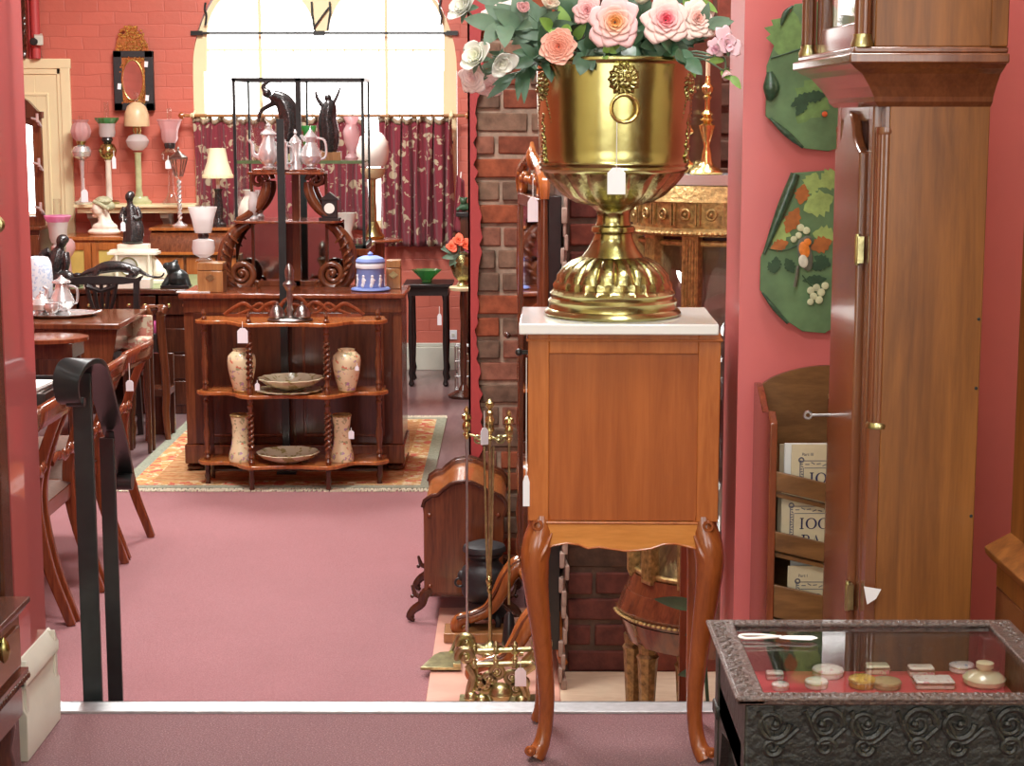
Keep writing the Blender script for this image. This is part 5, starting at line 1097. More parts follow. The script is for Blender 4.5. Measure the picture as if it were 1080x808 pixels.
# ------------------------------------------------------------ gilt bow-fronted credenza with marble top
def credenza():
    Y = 4.98; cx = put(768, Y, 0).x; r_ = .36; z0 = LF+.012; zt = zat(186, 4.9)
    r = thing('credenza', 'gilt bow fronted credenza with a marble top and glass doors behind the cupboard', 'cabinet', (cx, Y+.15, z0))
    k = mp((cx, 4.8, .5)); yT = zt-z0
    def H(py): return zat(py, 4.90)-z0
    hw = put(768, 4.8, 0).x-put(654, 4.8, 0).x
    def bow(rr, z, n=48, b=1.0): return [(rr*math.cos(a), -rr*b*.86*math.sin(a)) for a in [PI*i/n for i in range(n+1)]]
    def slab(mb, rr0, z0_, rr1, z1_, n=48):
        A = [V((x, y, z0_)) for x, y in bow(rr0, 0, n)]; B = [V((x, y, z1_)) for x, y in bow(rr1, 0, n)]; m = n+1
        mb.add(A+B, [(i, i+1, m+i+1, m+i) for i in range(n)]+[tuple(range(n, -1, -1)), tuple(range(m, 2*m)), (0, m, 2*m-1, n)])
    W = hw+.01
    b = MB(); slab(b, W*.80, H(196), W*.82, H(185)); b.build('marble_top', 'marble', r)
    b = MB(); slab(b, W*.90, H(214), W*.82, H(197)); slab(b, W*.885, H(244), W*.885, H(212)); slab(b, W*.94, H(250), W*.92, H(242)); b.build('frieze', 'gilt_wood', r, ang=50)
    b = MB()
    for i in range(23):
        a = PI*(i+.5)/23; x, y = W*.90*math.cos(a), -W*.90*.86*math.sin(a); mz = Matrix.Rotation(math.atan2(y, x)+PI/2, 4, 'Z')
        if i % 2: b.torus((x, y, H(227)), .013, .004, 14, 6, mz @ Matrix.Rotation(PI/2, 4, 'X')); b.ball((x, y, H(227)), .006, 8)
        else:
            for o in (-.006, .006): b.add([mz @ V(v)+V((x, y, H(227))) for v in ((o-.002, -.004, -.03), (o+.002, -.004, -.03), (o+.002, .004, -.03), (o-.002, .004, -.03), (o-.002, -.004, .03), (o+.002, -.004, .03), (o+.002, .004, .03), (o-.002, .004, .03))], [(0, 3, 2, 1), (4, 5, 6, 7), (0, 1, 5, 4), (1, 2, 6, 5), (2, 3, 7, 6), (3, 0, 4, 7)])
    for i in range(64): a = PI*(i+.5)/64; b.ball((W*.94*math.cos(a), -W*.94*.86*math.sin(a), H(247)), (.009, .009, .006), 8)
    b.build('frieze_carving', 'gilt_wood', r)
    zc, zd = H(626), H(250)
    # body: solid core behind, glazed doors between pilasters
    b = MB(); slab(b, W*.70, zc, W*.70, zd); b.build('interior', plain('dark_interior', (.10, .025, .025), .5, .2, 8), r)
    for a0, a1 in ((95, 118), (85, 62), (122, 150), (58, 30), (155, 178), (25, 2)):
        pass
    for a in (2, 30, 60, 88, 118, 148, 178):
        a_ = math.radians(a); x, y = W*.845*math.cos(a_), -W*.845*.86*math.sin(a_)
        q = MB(); q.box((0, 0, (zc+zd)/2), (.050, .03, zd-zc))
        for o in (-.018, -.009, 0, .009, .018): q.tube([(o, -.016, zc+.01), (o, -.016, zd-.01)], .003, 6)
        q.build('fluted_pilaster', 'gilt_wood', r, loc=(x, y, 0), rot=(0, 0, math.atan2(y, x)+PI/2))
    for a0, a1 in ((5, 27), (33, 57), (63, 85), (91, 115), (121, 145), (151, 175)):
        g = MB(); fr = MB(); n = 8
        def f(u, v, rr=W*.83): a = math.radians(a0+(a1-a0)*u); return V((rr*math.cos(a), -rr*.86*math.sin(a), zc+.02+(zd-zc-.04)*v))
        dd = MB(); 
        for e in ([f(0, 0), f(0, 1)], [f(1, 0), f(1, 1)], [f(i/n, 1) for i in range(n+1)], [f(i/n, 0) for i in range(n+1)]): dd.tube(e, .009, 8)
        dr = dd.build('door_frame', 'gilt_wood', r); g.grid(f, n, 1); g.build('door_glass', 'glass', dr, solid=.003)
    b = MB(); slab(b, W*.92, H(640), W*.87, H(622)); slab(b, W*1.0, H(660), W*.93, H(639)); slab(b, W*.98, H(669), W*1.02, H(659)); slab(b, W*.90, H(695), W*.985, H(670)); b.build('base_moulding', 'mahog', r, ang=50)
    b = MB()
    for i in range(56): a = PI*(i+.5)/56; b.ball((W*1.015*math.cos(a), -W*1.015*.86*math.sin(a), H(664)), (.008, .008, .0045), 8)
    b.build('beading', 'gilt_wood', r)
    for a in (180, 150, 118, 62, 0):
        a_ = math.radians(a); q = MB(); hz = H(692)
        q.lathe([(.020, .0), (.026, .02), (.016, .04), (.020, .06), (.030, hz-.05), (.034, hz-.04), (.026, hz-.03), (.03, hz)], n=8); q.build('leg', 'gilt_dark', r, loc=(W*.84*math.cos(a_), -W*.84*.8*math.sin(a_), 0))
    return r, z0+H(185)+.0005, cx
CRD, CZ, CCX = credenza()
turned('brass_candlestick', 'tall polished brass candlestick on the marble top behind the jardiniere', 'candlestick', 745, 4.98, CZ, [('base', 'gold', [(17, 0), (18, 2), (16, 5), (9, 9), (6, 14), (5, 22)]), ('stem', 'gold', [(5, 22), (3, 30), (4.5, 36), (7, 44), (9, 52), (4, 55), (8, 58), (4, 61), (7, 64), (3, 68), (3, 78), (5, 82), (3, 84), (6, 88), (6.5, 92), (3, 96), (2.5, 104)]), ('candle', 'fringe_shade', [(2.4, 104), (2.4, 128)])], n=24, k=mp((0, 4.9, 1.2)))
p = put(716, 5.03, CZ); k = mp(p); r = thing('gilt_mirror', 'gilt scroll framed mirror propped on the marble top behind the jardiniere', 'mirror', p)
b = MB(k); b.prism([(-14, 0), (46, 0), (46, 150), (4, 150)], 20, 26); b.build('plate', plain('dim_bronze_glass', (.10, .05, .03), .15, .2, 8, coat=.6), r)
b = MB(k)
for i in range(24): b.ball((8+3*math.sin(i*1.7), 17, 4+i*5), (5+2*math.sin(i), 4, 4.5))
b.tube(smooth([(0, 17, 0), (8, 16, 30), (6, 16, 60), (12, 16, 90), (8, 16, 120)], 4), 4, 8); b.build('scroll_frame', 'gold', r, remesh=k*.9)
# red wooden pole and plant leaves beside the credenza
tag(MB().bb(-.014, .014, -.014, .014, 0, zat(560, 4.4)-LF+.1).build('wooden_post', 'mahog_r', loc=(put(722, 4.4, 0).x, 4.4, LF+.0125)), 'plain reddish wooden post standing behind the cupboard leg', 'post')
r = thing('potted_plant', 'dark plant leaves poking out between cupboard leg and display table', 'plant', (put(752, 4.25, LF).x, 4.25, LF+.0125)); b = MB()
b.lathe([(.05, 0), (.07, .02), (.08, .14), (.085, .15), (.07, .15)]); b.build('pot', 'ebony', r); b = MB(); o = r.location
for px, py, qx, qy, w in ((738, 640, 692, 632, .035), (744, 706, 716, 712, .03), (742, 660, 724, 670, .03)):
    a = at(px, py, 4.25)-o; c = at(qx, qy, 4.22)-o; leaf(b, a, c-a, (0, -1, .3), (c-a).length, w, .12); b.tube([(0, 0, .14), (a+V((0, 0, .14)))/2, a], .003, 6)
b.build('leaves', 'leaf_d', r, ang=60)
# ------------------------------------------------------------ rug
def rug():
    x0, x1, y0, y1 = -1.98, -.40, 8.66, 10.75
    m, nt, b = newmat('oriental_rug_wool'); v = coords(nt, (1.2, 7, 1)); f = noise_(nt, v, 5, 6, .7, .5); v2 = coords(nt, (9, 9, 1)); g = noise_(nt, v2, 3, 3)
    c1 = ramp(nt, f, [(.30, (.34, .06, .03)), (.45, (.46, .15, .05)), (.56, (.50, .31, .15)), (.70, (.50, .13, .10))]); c2 = ramp(nt, g, [(.4, (.20, .17, .07)), (.6, (.56, .38, .20))])
    nt.links.new(mixc(nt, .3, c1, c2), b.inputs['Base Color']); setp(b, rough=.95, spec=.1); bump(nt, b, f, .4, .004)
    r = thing('oriental_rug', 'worn orange and rose oriental rug with pale fringes under the sideboard', 'rug', ((x0+x1)/2, (y0+y1)/2, LF+.001)); a, c = (x1-x0)/2, (y1-y0)/2
    MB().bb(-a+.16, a-.16, -c+.16, c-.16, 0, .009).build('field', m, r)
    b = MB()
    for q in ((-a, -a+.06, -c, c), (a-.06, a, -c, c), (-a+.06, a-.06, -c, -c+.06), (-a+.06, a-.06, c-.06, c)): b.bb(*q, 0, .008)
    b.build('outer_border', plain('grey_green_rug_edge', (.26, .27, .20), .95, .25, 80), r)
    b = MB()
    for q in ((-a+.06, -a+.16, -c+.06, c-.06), (a-.16, a-.06, -c+.06, c-.06), (-a+.16, a-.16, -c+.06, -c+.16), (-a+.16, a-.16, c-.16, c-.06)): b.bb(*q, 0, .0085)
    b.build('border', spotted('ochre_rug_border', (.50, .28, .10), [(.50, .10, .06), (.62, .50, .30), (.2, .2, .14)], 22, .5, .95, 0), r)
    b = MB()
    for i in range(150):
        x = -a+(i+.5)*2*a/150; b.box((x, -c-.035, .003), (.007, .075, .005), (0, 0, R.uniform(-.2, .2)))
        b.box((x, c+.045, .003), (.008, .10, .005), (0, 0, R.uniform(-.1, .1)))
    b.build('fringe', plain('cream_fringe', (.62, .56, .42), .95, .2, 40), r)
rug()
# ------------------------------------------------------------ whatnot
Yw = 8.80; wn = put(311, Yw, LF); wk = mp((0, Yw, .1))
def wz(py): return (zat(py, 8.60)-LF)/wk
ZT, ZMd, ZB = wz(341), wz(417), wz(491.5)
half = [(0, -40), (14, -41), (30, -45), (40, -47), (50, -41), (58, -28), (66, -19), (76, -18), (88, -20), (97, -15), (101, -6), (98, 4), (96, 26)]
outl = half+[(-x, y) for x, y in reversed(half)][:-1]
def whatnot():
    r = thing('whatnot', 'three tier walnut whatnot with serpentine shelves and turned posts before the sideboard', 'whatnot', wn)
    for z in (ZT, ZMd, ZB): MB(wk).prism([(x, y) for x, y in outl], z-4, z, 'xy').build('shelf', 'walnut', r, bev=.004)
    def turned_post(x, y, z0, z1, twist):
        h = z1-z0; b = MB(wk); pr = [(2.6, 0), (3.4, .05), (2.0, .09), (3.6, .12), (2.2, .17), (2.6, .22)]
        if twist:
            b.lathe([(r_, z0+t*h) for r_, t in pr]+[(1.6, z0+.22*h), (1.6, z0+.78*h)]+[(r_, z0+(1-t)*h) for r_, t in reversed(pr)], (x, y, 0), 12)
            for ph in (0, PI): b.tube([V((x+2.2*math.cos(ph+t*22), y+2.2*math.sin(ph+t*22), z0+h*(.22+.56*t))) for t in [i/40 for i in range(41)]], 1.7, 6)
        else: b.lathe([(r_, z0+t*h) for r_, t in pr]+[(3.4, z0+.32*h), (3.9, z0+.42*h), (2.2, z0+.55*h), (3.2, z0+.60*h), (2.2, z0+.66*h), (2.6, z0+.78*h)]+[(r_, z0+(1-t)*h) for r_, t in reversed(pr[:-1])], (x, y, 0), 12)
        b.build('twisted_post' if twist else 'turned_post', 'mahog', r)
    for x, y, tw in ((-91, -8, 0), (91, -8, 0), (-40, -38, 1), (40, -38, 1)):
        turned_post(x, y, ZB, ZMd-4, tw); turned_post(x, y, ZMd, ZT-4, tw)
        MB(wk).lathe([(1.2, 0), (3.0, 2), (2.2, 6), (3.6, 11), (2.4, 15), (3.0, 22), (3.0, ZB-4)], (x, y, 0), 12).build('foot', 'mahog_d', r)
        MB(wk).lathe([(2.6, ZT), (3.4, ZT+2), (1.6, ZT+4), (2.8, ZT+7), (.4, ZT+12)], (x, y, 0), 12).build('finial', 'mahog', r)
    for x in (-90, 90): MB(wk).lathe([(2, 0), (3, ZB-4)], (x, 20, 0), 10).build('foot', 'mahog_d', r); MB(wk).bb(x-2, x+2, 18, 22, ZB, ZT-4).build('rear_post', 'mahog_d', r)
    # fret gallery
    b = MB(wk); y = 20
    b.bb(-72, 72, y-1.5, y+1.5, ZT, ZT+3)
    for s in (-1, 1):
        b.tube(smooth([V((s*74, y, ZT+2)), V((s*66, y, ZT+8)), V((s*54, y, ZT+14)), V((s*46, y, ZT+10)), V((s*38, y, ZT+6)), V((s*30, y, ZT+12)), V((s*20, y, ZT+15)), V((s*14, y, ZT+9))], 5), 2.2, 8)
        b.tube(smooth([V((s*60, y, ZT+2)), V((s*48, y, ZT+7)), V((s*36, y, ZT+14)), V((s*28, y, ZT+6)), V((s*20, y, ZT+3))], 5), 1.8, 8)
        sp = spiral(s*24, ZT+11, 6, 1.5, 0, 400*s, 18); b.tube([V((q[0], y, q[1])) for q in sp], 1.5, 6)
    b.tube([V((15*math.cos(PI*i/14), y, ZT+5+16*math.sin(PI*i/14))) for i in range(15)], 2.2, 8); b.tube([V((9*math.cos(PI*i/14), y, ZT+4+9*math.sin(PI*i/14))) for i in range(15)], 1.6, 8)
    b.build('fret_gallery', 'mahog_r', r)
    b = MB(wk); b.bb(-91, 91, 18, 21, 10, 12); b.build('rear_rail', 'mahog_d', r)
whatnot()
def on_shelf(name, label, cat, px, dy, Z, parts, group=None, n=28):
    Y = Yw+dy*wk; z = LF+Z*wk+.0005; return turned(name, label, cat, px, Y, z, parts, group, n, wk)
vz = [(8, 0), (9, 2), (10, 6), (13, 16), (14.5, 26), (15, 33), (14, 38), (10, 42), (8.5, 43), (9, 45), (8, 45), (7, 42)]
v2z = [(12, 0), (12.5, 3), (12, 8), (9.5, 18), (8.2, 27), (8.4, 36), (9.6, 45), (10.2, 49), (9, 49), (8.6, 45)]
def vparts(body, neck): return [('body', 'vase', body), ('gilt_neck', plain('gilt_ochre_%d' % len(bpy.data.materials), (.55, .34, .10), .3, .15, 30), neck)]
on_shelf('vase', 'blush ivory baluster vase behind the twisted post on the middle shelf, by the price tag', 'vase', 255.5, -16, ZMd, [('body', 'vase', vz), ('foot', 'gilt_wood', [(8.6, 0), (9.4, 1.5), (8.8, 2)])])
on_shelf('vase', 'blush ivory baluster vase standing clear on the middle shelf of the whatnot', 'vase', 366, -16, ZMd, [('body', 'vase', vz), ('foot', 'gilt_wood', [(8.6, 0), (9.4, 1.5), (8.8, 2)])])
on_shelf('vase', 'waisted ivory vase partly behind the post on the lowest whatnot shelf', 'vase', 254, -14, ZB, [('body', 'vase', v2z), ('rim', 'gilt_wood', [(9.8, 47), (10.6, 49), (9.6, 50), (8.8, 49)])])
on_shelf('vase', 'waisted ivory vase with a price tag on the lowest whatnot shelf', 'vase', 361, -14, ZB, [('body', 'vase', v2z), ('rim', 'gilt_wood', [(9.8, 47), (10.6, 49), (9.6, 50), (8.8, 49)])])
sc_ = lambda a, z, j: 1+.03*math.cos(a*14)*(j > 1)
o, s_ = on_shelf('plate', 'flat ivory plate under the scalloped dish on the middle shelf', 'plate', 305, -16, ZMd, [('plate', 'plate', [(12, 0), (20, .5), (34, 2), (34, 2.8), (20, 1.6), (.1, 1.2)], sc_)], n=84)
o, s_ = on_shelf('scalloped_dish', 'scalloped floral dish stacked on a plate on the middle whatnot shelf', 'dish', 307, -16, ZMd, [('dish', 'plate', [(14, 3.2), (16, 4.5), (26, 8), (34, 14.5), (33, 15), (24, 9.5), (12, 6), (.1, 5.6)], lambda a, z, j: 1+.035*math.cos(a*14)*(j in (3, 4)))], n=84)
o, s_ = on_shelf('oval_dish', 'shallow oval floral dish on the lowest shelf of the whatnot', 'dish', 304, -16, ZB, [('dish', 'plate', [(16, 0), (18, 1.5), (28, 5), (33, 10), (32, 10.4), (24, 5.5), (12, 2.6), (.1, 2.4)], lambda a, z, j: 1+.02*math.cos(a*10)*(j in (3, 4)))], n=84)
price_tag('white price tag hanging under the top shelf of the whatnot', 256, 8.56, 346, 362, 11, 7)
price_tag('tiny white tag on the dish of the middle whatnot shelf', 271.5, 8.60, 404, 412, 5, 3)
price_tag('tiny white tag on the rim of the waisted vase', 370.5, 8.60, 454, 463, 6, 3)
price_tag('tiny white tag on the shoulder of the clear standing vase', 376.5, 8.63, 386, 391, 4, 3)
# inkstand
def inkstand():
    Y = 8.70; z = LF+ZT*wk+.0005; p = put(306, Y, z); r = thing('bronze_inkstand', 'old pewter coloured inkstand with a tall acorn finial on top of the whatnot', 'inkstand', p); k = wk
    MB(k).lathe([(22, 0), (24, 1.5), (22, 3), (10, 4)], n=36, sy=.6).build('base', 'pewter', r)
    for x in (-13, 13):
        w_ = MB(k).lathe([(8, 3.5), (9, 5), (8, 9), (6, 13), (3, 16), (1.5, 17), (1.5, 19), (.3, 20)], (x, -2, 0), 18).build('inkwell', 'pewter', r)
    MB(k).lathe([(5, 3), (3, 8), (4, 12), (2.5, 18), (3.5, 24), (3, 30), (5, 34), (7, 37), (7, 39), (4, 42), (4.5, 46), (5, 52), (3, 58), (.4, 60)], n=16).build('acorn_stem', 'pewter', r)
inkstand()
# black post between whatnot and sideboard
r = thing('metal_post', 'slim black upright post between the whatnot and the sideboard', 'post', put(302.5, 8.995, LF+.012))
MB().bb(-.019, .019, -.006, .006, .01, zat(128, 9)-LF).build('upright', 'iron', r); MB().box((0, 0, .006), (.10, .05, .012)).build('foot', 'iron', r)
# ------------------------------------------------------------ sideboard with mirrored superstructure
YS0, YS1 = 9.06, 9.52; ZSB = zat(310, 9.04)
def sideboard():
    a, c = put(187.5, 9.04, ZSB).x, put(427, 9.04, ZSB).x; cx = (a+c)/2; hw = (c-a)/2; H = ZSB-LF
    r = thing('sideboard', 'big mahogany sideboard with plain doors and mirrored scroll superstructure behind the whatnot', 'sideboard', (cx, YS0, LF+.009)); H -= .009
    hf = .042; hb = hf+.10
    MB().bb(-hw+.02, hw-.02, .02, .45, hb, H-.03).build('carcass', 'mahog', r, bev=.003)
    MB().bb(-hw, hw, -.02, .47, H-.028, H).build('top', 'mahog_r', r, bev=.008)
    MB().bb(-hw+.01, hw-.01, .0, .46, hf, hb).build('plinth', 'mahog', r, bev=.006)
    for s in (-1, 1):
        b = MB(); x0, x1 = (.006, hw-.07) if s > 0 else (-hw+.07, -.006); b.bb(x0, x1, .004, .022, hb+.01, H-.10); d = b.build('door', 'mahog_d', r, bev=.002)
        b = MB(); z0, z1 = hb+.05, H-.14; xa, xb = x0+.05, x1-.05
        for e in (((xa, z0), (xb, z0)), ((xa, z1), (xb, z1)), ((xa, z0), (xa, z1)), ((xb, z0), (xb, z1))): b.tube([V((e[0][0], .004, e[0][1])), V((e[1][0], .004, e[1][1]))], .008, 8)
        b.build('panel_moulding', 'mahog', d)
        for yy in (.06, .40): MB().lathe([(.02, 0), (.048, .012), (.05, .024), (.03, .04), (.036, hf)], (s*(hw-.06), yy, 0), 18).build('bun_foot', 'mahog_d', r)
    MB().bb(-hw+.02, hw-.02, .008, .022, H-.10, H-.03).build('frieze_drawer', 'mahog', r, bev=.002)
    # superstructure (coordinates from photo pixels at this depth)
    Yb = 9.36; 
    def c_(px, py, Y=Yb): p = at(px, py, Y); return V((p.x-cx, Y-YS0, p.z-LF-.009))
    z_m = zat(233, Yb)-LF-.009; z_t = zat(181, Yb)-LF-.009
    for s, nm in ((-1, 0), (1, 1)):
        X = lambda px: (px if s < 0 else 606-px+0)
        k = mp((0, Yb, .5))
        b = MB(); b.tube(smooth([c_(X(262), 236), c_(X(250), 243), c_(X(241), 256), c_(X(237), 272), c_(X(237), 288), c_(X(243), 299), c_(X(254), 303)], 5), smooth1([.016, .03, .038, .040, .036, .028, .022], 5), 12, flat=.8, side=(1, 0, 0))
        v = c_(X(255), 289); sp = spiral(0, 0, 14*k, 2.5*k, -100, -100+(620 if s < 0 else -620), 44)
        if s > 0: sp = spiral(0, 0, 14*k, 2.5*k, -80, -80-620, 44)
        b.tube([V((v.x+q[0], v.y, v.z+q[1])) for q in sp], [.020-.010*i/44 for i in range(45)], 10)
        b.ball(v, .018)
        v2 = c_(X(270), 300); b.torus(v2, .018, .009, 16, 8, Matrix.Rotation(PI/2, 4, 'X')); b.box(c_(X(253), 304.0)+V((0, 0, -.0)), (.20, .14, .022))
        lo = b.build('scroll_bracket', 'mahog', r)
        b = MB()
        for i in range(7):
            t = i/6; q = c_(X(246-9*math.sin(PI*t)), 250+46*t); b.tube(smooth([q+V((s*.02, -.03, .02)), q+V((0, -.042, 0)), q+V((-s*.03, -.034, -.03))], 3), smooth1([.003, .010, .003], 3), 6)
        b.build('acanthus_carving', 'mahog', lo)
        b = MB(); b.tube(smooth([c_(X(250), 232), c_(X(263), 226), c_(X(274), 215), c_(X(280), 202), c_(X(281), 192)], 5), smooth1([.014, .022, .027, .027, .022], 5), 10)
        v = c_(X(273), 190); sp = spiral(0, 0, 9*k, 2*k, 0, 480, 30) if s < 0 else spiral(0, 0, 9*k, 2*k, 180, 180-480, 30)
        b.tube([V((v.x+q[0], v.y, v.z+q[1])) for q in sp], [.014-.006*i/30 for i in range(31)], 8); b.ball(v, .012); b.build('upper_bracket', 'mahog', r)
        xa, xb = sorted((c_(X(246) if s < 0 else X(246), 233).x, c_(X(290) if s < 0 else X(292), 233).x))
    b = MB(); x0, x1 = c_(246, 233).x, c_(360, 233).x; b.prism([(x0, Yb-YS0+.14), (x0, Yb-YS0-.02), (x0+.03, Yb-YS0-.07), (x1-.03, Yb-YS0-.07), (x1, Yb-YS0-.02), (x1, Yb-YS0+.14)], z_m-.011, z_m+.002, 'xy'); b.build('middle_shelf', 'mahog_r', r, bev=.003)
    b = MB(); x0, x1 = c_(263, 181).x, c_(343, 181).x; b.bb(x0, x1, Yb-YS0-.08, Yb-YS0+.14, z_t-.014, z_t+.0); b.bb(x0+.02, x1-.02, Yb-YS0-.06, Yb-YS0+.14, z_t, z_t+.012); b.build('top_shelf', 'mahog_r', r, bev=.003)
    yb_ = Yb-YS0+.10
    b = MB(); 
    for p0, p1 in ((291, 299), (306, 314), (262, 265), (341, 344)): b.bb(c_(p0, 250).x, c_(p1, 250).x, yb_, yb_+.02, H, z_t-.014)
    b.bb(c_(262, 300).x, c_(344, 300).x, yb_, yb_+.02, H, H+.03); b.build('mirror_frame', 'mahog', r, bev=.002)
    for p0, p1 in ((245, 291), (314, 361)): MB().bb(c_(p0, 250).x, c_(p1, 250).x, yb_+.012, yb_+.016, H+.03, z_m-.011).build('mirror_glass', 'mirror_old', r)
    for p0, p1 in ((265, 291), (314, 341)): MB().bb(c_(p0, 250).x, c_(p1, 250).x, yb_+.012, yb_+.016, z_m+.002, z_t-.014).build('mirror_glass', 'mirror', r)
    MB().bb(c_(245, 250).x, c_(361, 250).x, yb_+.017, yb_+.03, H, z_m).build('backboard', 'mahog_d', r)
    return cx, Yb, z_m+LF+.009+.002, z_t+LF+.009+.012
SX, SYb, SZM, SZT = sideboard()
# silver on the top shelf
def pot_(name, label, px, Y, z, prof, spout=None, handle=None, mat='silver', lid=None, n=24):
    parts = [('body', mat, prof)];  r, k = turned(name, label, name.split('_')[-1], px, Y, z, parts+([('lid', mat, lid)] if lid else [('rim', mat, [(prof[-1][0]*1.02, prof[-1][1]), (prof[-1][0]*1.05, prof[-1][1]+.8), (prof[-1][0]*.95, prof[-1][1]+1)])]), n=n)
    if spout: MB(k).tube(smooth([V((x, -1, z_)) for x, z_ in spout[0]], 4), smooth1(spout[1], 4), 8).build('spout', mat, r)
    if handle: MB(k).tube(smooth([V((x, -1, z_)) for x, z_ in handle], 4), 1.3, 8).build('handle', mat, r)
    return r
pot_('silver_coffee_pot', 'tall silver coffee pot with a domed lid on the top shelf of the sideboard', 284, 9.33, SZT, [(7, 0), (8, 2), (5, 4), (9, 8), (12, 15), (11, 22), (7, 30), (6, 36)], ([(-9, 12), (-16, 16), (-17, 26), (-21, 31)], [3, 2.5, 2, 1.5]), [(9, 12), (17, 14), (17, 30), (6, 34)], lid=[(8, 36), (9, 37), (5, 41), (2, 44), (3, 46), (.5, 49)])
pot_('silver_tankard', 'silver tankard beside the coffee pot on the top shelf', 298, 9.30, SZT, [(7, 0), (7, 2), (6, 4), (6.5, 26), (7, 28)], None, [(6, 6), (11, 9), (11, 22), (6, 25)])
pot_('silver_tankard', 'silver tankard with a lid beside the globe jug on the top shelf', 312, 9.33, SZT, [(7, 0), (7, 2), (6, 4), (6.5, 26), (7, 28)], None, [(-6, 6), (-11, 9), (-11, 22), (-6, 25)], lid=[(7, 28), (5, 32), (1, 36), (2, 39), (.4, 42)])
pot_('silver_jug', 'round bellied silver jug at the end of the top shelf', 328, 9.33, SZT, [(6, 0), (8, 1), (4, 3), (10, 8), (12, 14), (9, 22), (5, 28), (7, 34)], ([(-5, 30), (-10, 36)], [2.5, 1.5]), [(8, 10), (16, 14), (15, 30), (6, 33)], lid=[(7, 34), (4, 38), (1, 42), (.5, 45)])
turned('glass_vase', 'small white glass vase on the middle shelf of the sideboard', 'vase', 268, 9.36, SZM, [('body', 'frost', [(4, 0), (5, 2), (3, 5), (6, 12), (6, 20), (4, 26), (5, 30)])])
if 0: turned('silver_vase', 'silver vase standing between coffee pot bracket and mirror', 'vase', 277, 9.36, SZM, [('body', 'silver', [(5, 0), (6, 2), (3, 6), (7, 14), (8, 22), (4, 32), (6, 40)])])
p = put(348, 9.36, SZM); k = mp(p); r = thing('mantel_clock', 'small black mantel clock on the middle shelf of the sideboard', 'clock', p)
MB(k).bb(-11, 11, -6, 8, 0, 3).build('base', 'ebony', r); MB(k).bb(-8, 8, -4, 6, 3, 22).build('case', 'ebony', r, bev=.002); b = MB(k); b.prism([(-10, 22), (10, 22), (0, 30)], -5, 7); b.build('pediment', 'ebony', r); MB(k).lathe([(5.5, 0), (5.5, 1), (.1, 1.2)], (0, 0, 0), 20, M_=Matrix.Rotation(PI/2, 4, 'X')).build('dial', 'opal', r, loc=(0, -4*k, 13*k))
# things on the sideboard top
p = put(390, 9.20, ZSB); turned('jasperware_barrel', 'blue and white jasperware biscuit barrel at the window end of the sideboard', 'biscuit barrel', 391, 9.22, ZSB, [('base_plate', 'jasper', [(19, 0), (21, 1.5), (20, 3), (14, 4)]), ('body', 'jasper', [(14.5, 4), (15, 6), (14.5, 28), (15, 29)]), ('silver_rim', 'jasper_w', [(15.4, 24), (15.6, 25), (15.6, 28), (15.2, 29)]), ('lid', 'jasper', [(15.2, 29.5), (15.6, 31), (14, 34), (8, 36.5), (2, 37), (3, 39), (.5, 41)])], n=32)
q = [o for o in C.objects if o.name.startswith('jasperware_barrel')][0]; k = mp(q.location)
for a in (-1.1, -.45, .2, .85, 1.5):
    b = MB(k); b.ball((0, 0, 16), (1.6, .8, 1.6)); b.ball((0, 0, 11), (2.2, .8, 4.5)); b.ball((-1, 0, 6.5), (2, .8, 2.5)); b.ball((1.4, 0, 12), (2, .6, 1)); b.build('white_figure_relief', 'jasper_w', q, loc=(14.9*k*math.sin(a), -14.9*k*math.cos(a), 0), rot=(0, 0, a))
def box_(name, label, cat, px, Y, z, w, d, h, mat, plate=True):
    p = put(px, Y, z); k = mp(p); r = thing(name, label, cat, p); MB(k).bb(-w/2, w/2, 0, d, 0, h*.72).build('body', mat, r, bev=.003); MB(k).bb(-w/2, w/2, 0, d, h*.74, h).build('lid', mat, r, bev=.003)
    if plate: MB(k).prism([(-5, 0), (0, -4), (5, 0), (0, 4)], -.8, 0).build('brass_plate', 'brass_old', r, loc=(0, 0, h*.5*k))
    return r, p, k
rb, pb_, kb = box_('wooden_box', 'tan wooden box with a dark diamond plate on the sideboard under the white oil lamp', 'box', 222, 9.12, ZSB, 27, 26, 31, 'box_wood')
box_('wooden_box', 'brown wooden box behind the blue biscuit barrel', 'box', 415, 9.30, ZSB, 15, 20, 30, 'box_wood')
tag(MB(mp(put(222, 9.1, ZSB))).prism([(-17, 6), (18, 6), (19, -4), (-16, -5)], 0, .8, 'xy').build('crochet_mat', 'lace', loc=put(203, 9.12, ZSB)+V((0, 0, .0006))), 'white crochet mat at the left box on the sideboard top'.replace('left box', 'tan box'), 'mat')
turned('oil_lamp', 'oil lamp with a white bell shade and cut glass font on the tan box', 'lamp', 215, 9.22, ZSB+31*kb+.001, [('base', 'glass', [(8, 0), (9, 1.5), (4, 4)]), ('font', 'frost', [(4, 4), (11, 8), (12, 14), (11, 22), (5, 24)]), ('burner', 'bronze', [(5, 24), (6, 27), (5, 31)]), ('shade', 'frost', [(8.5, 30), (9.5, 33), (11.5, 44), (15, 56), (15.4, 57), (14.6, 57), (11, 44)]), ('chimney', 'glass', [(3.6, 32), (4, 50), (3.8, 70)])], n=28)
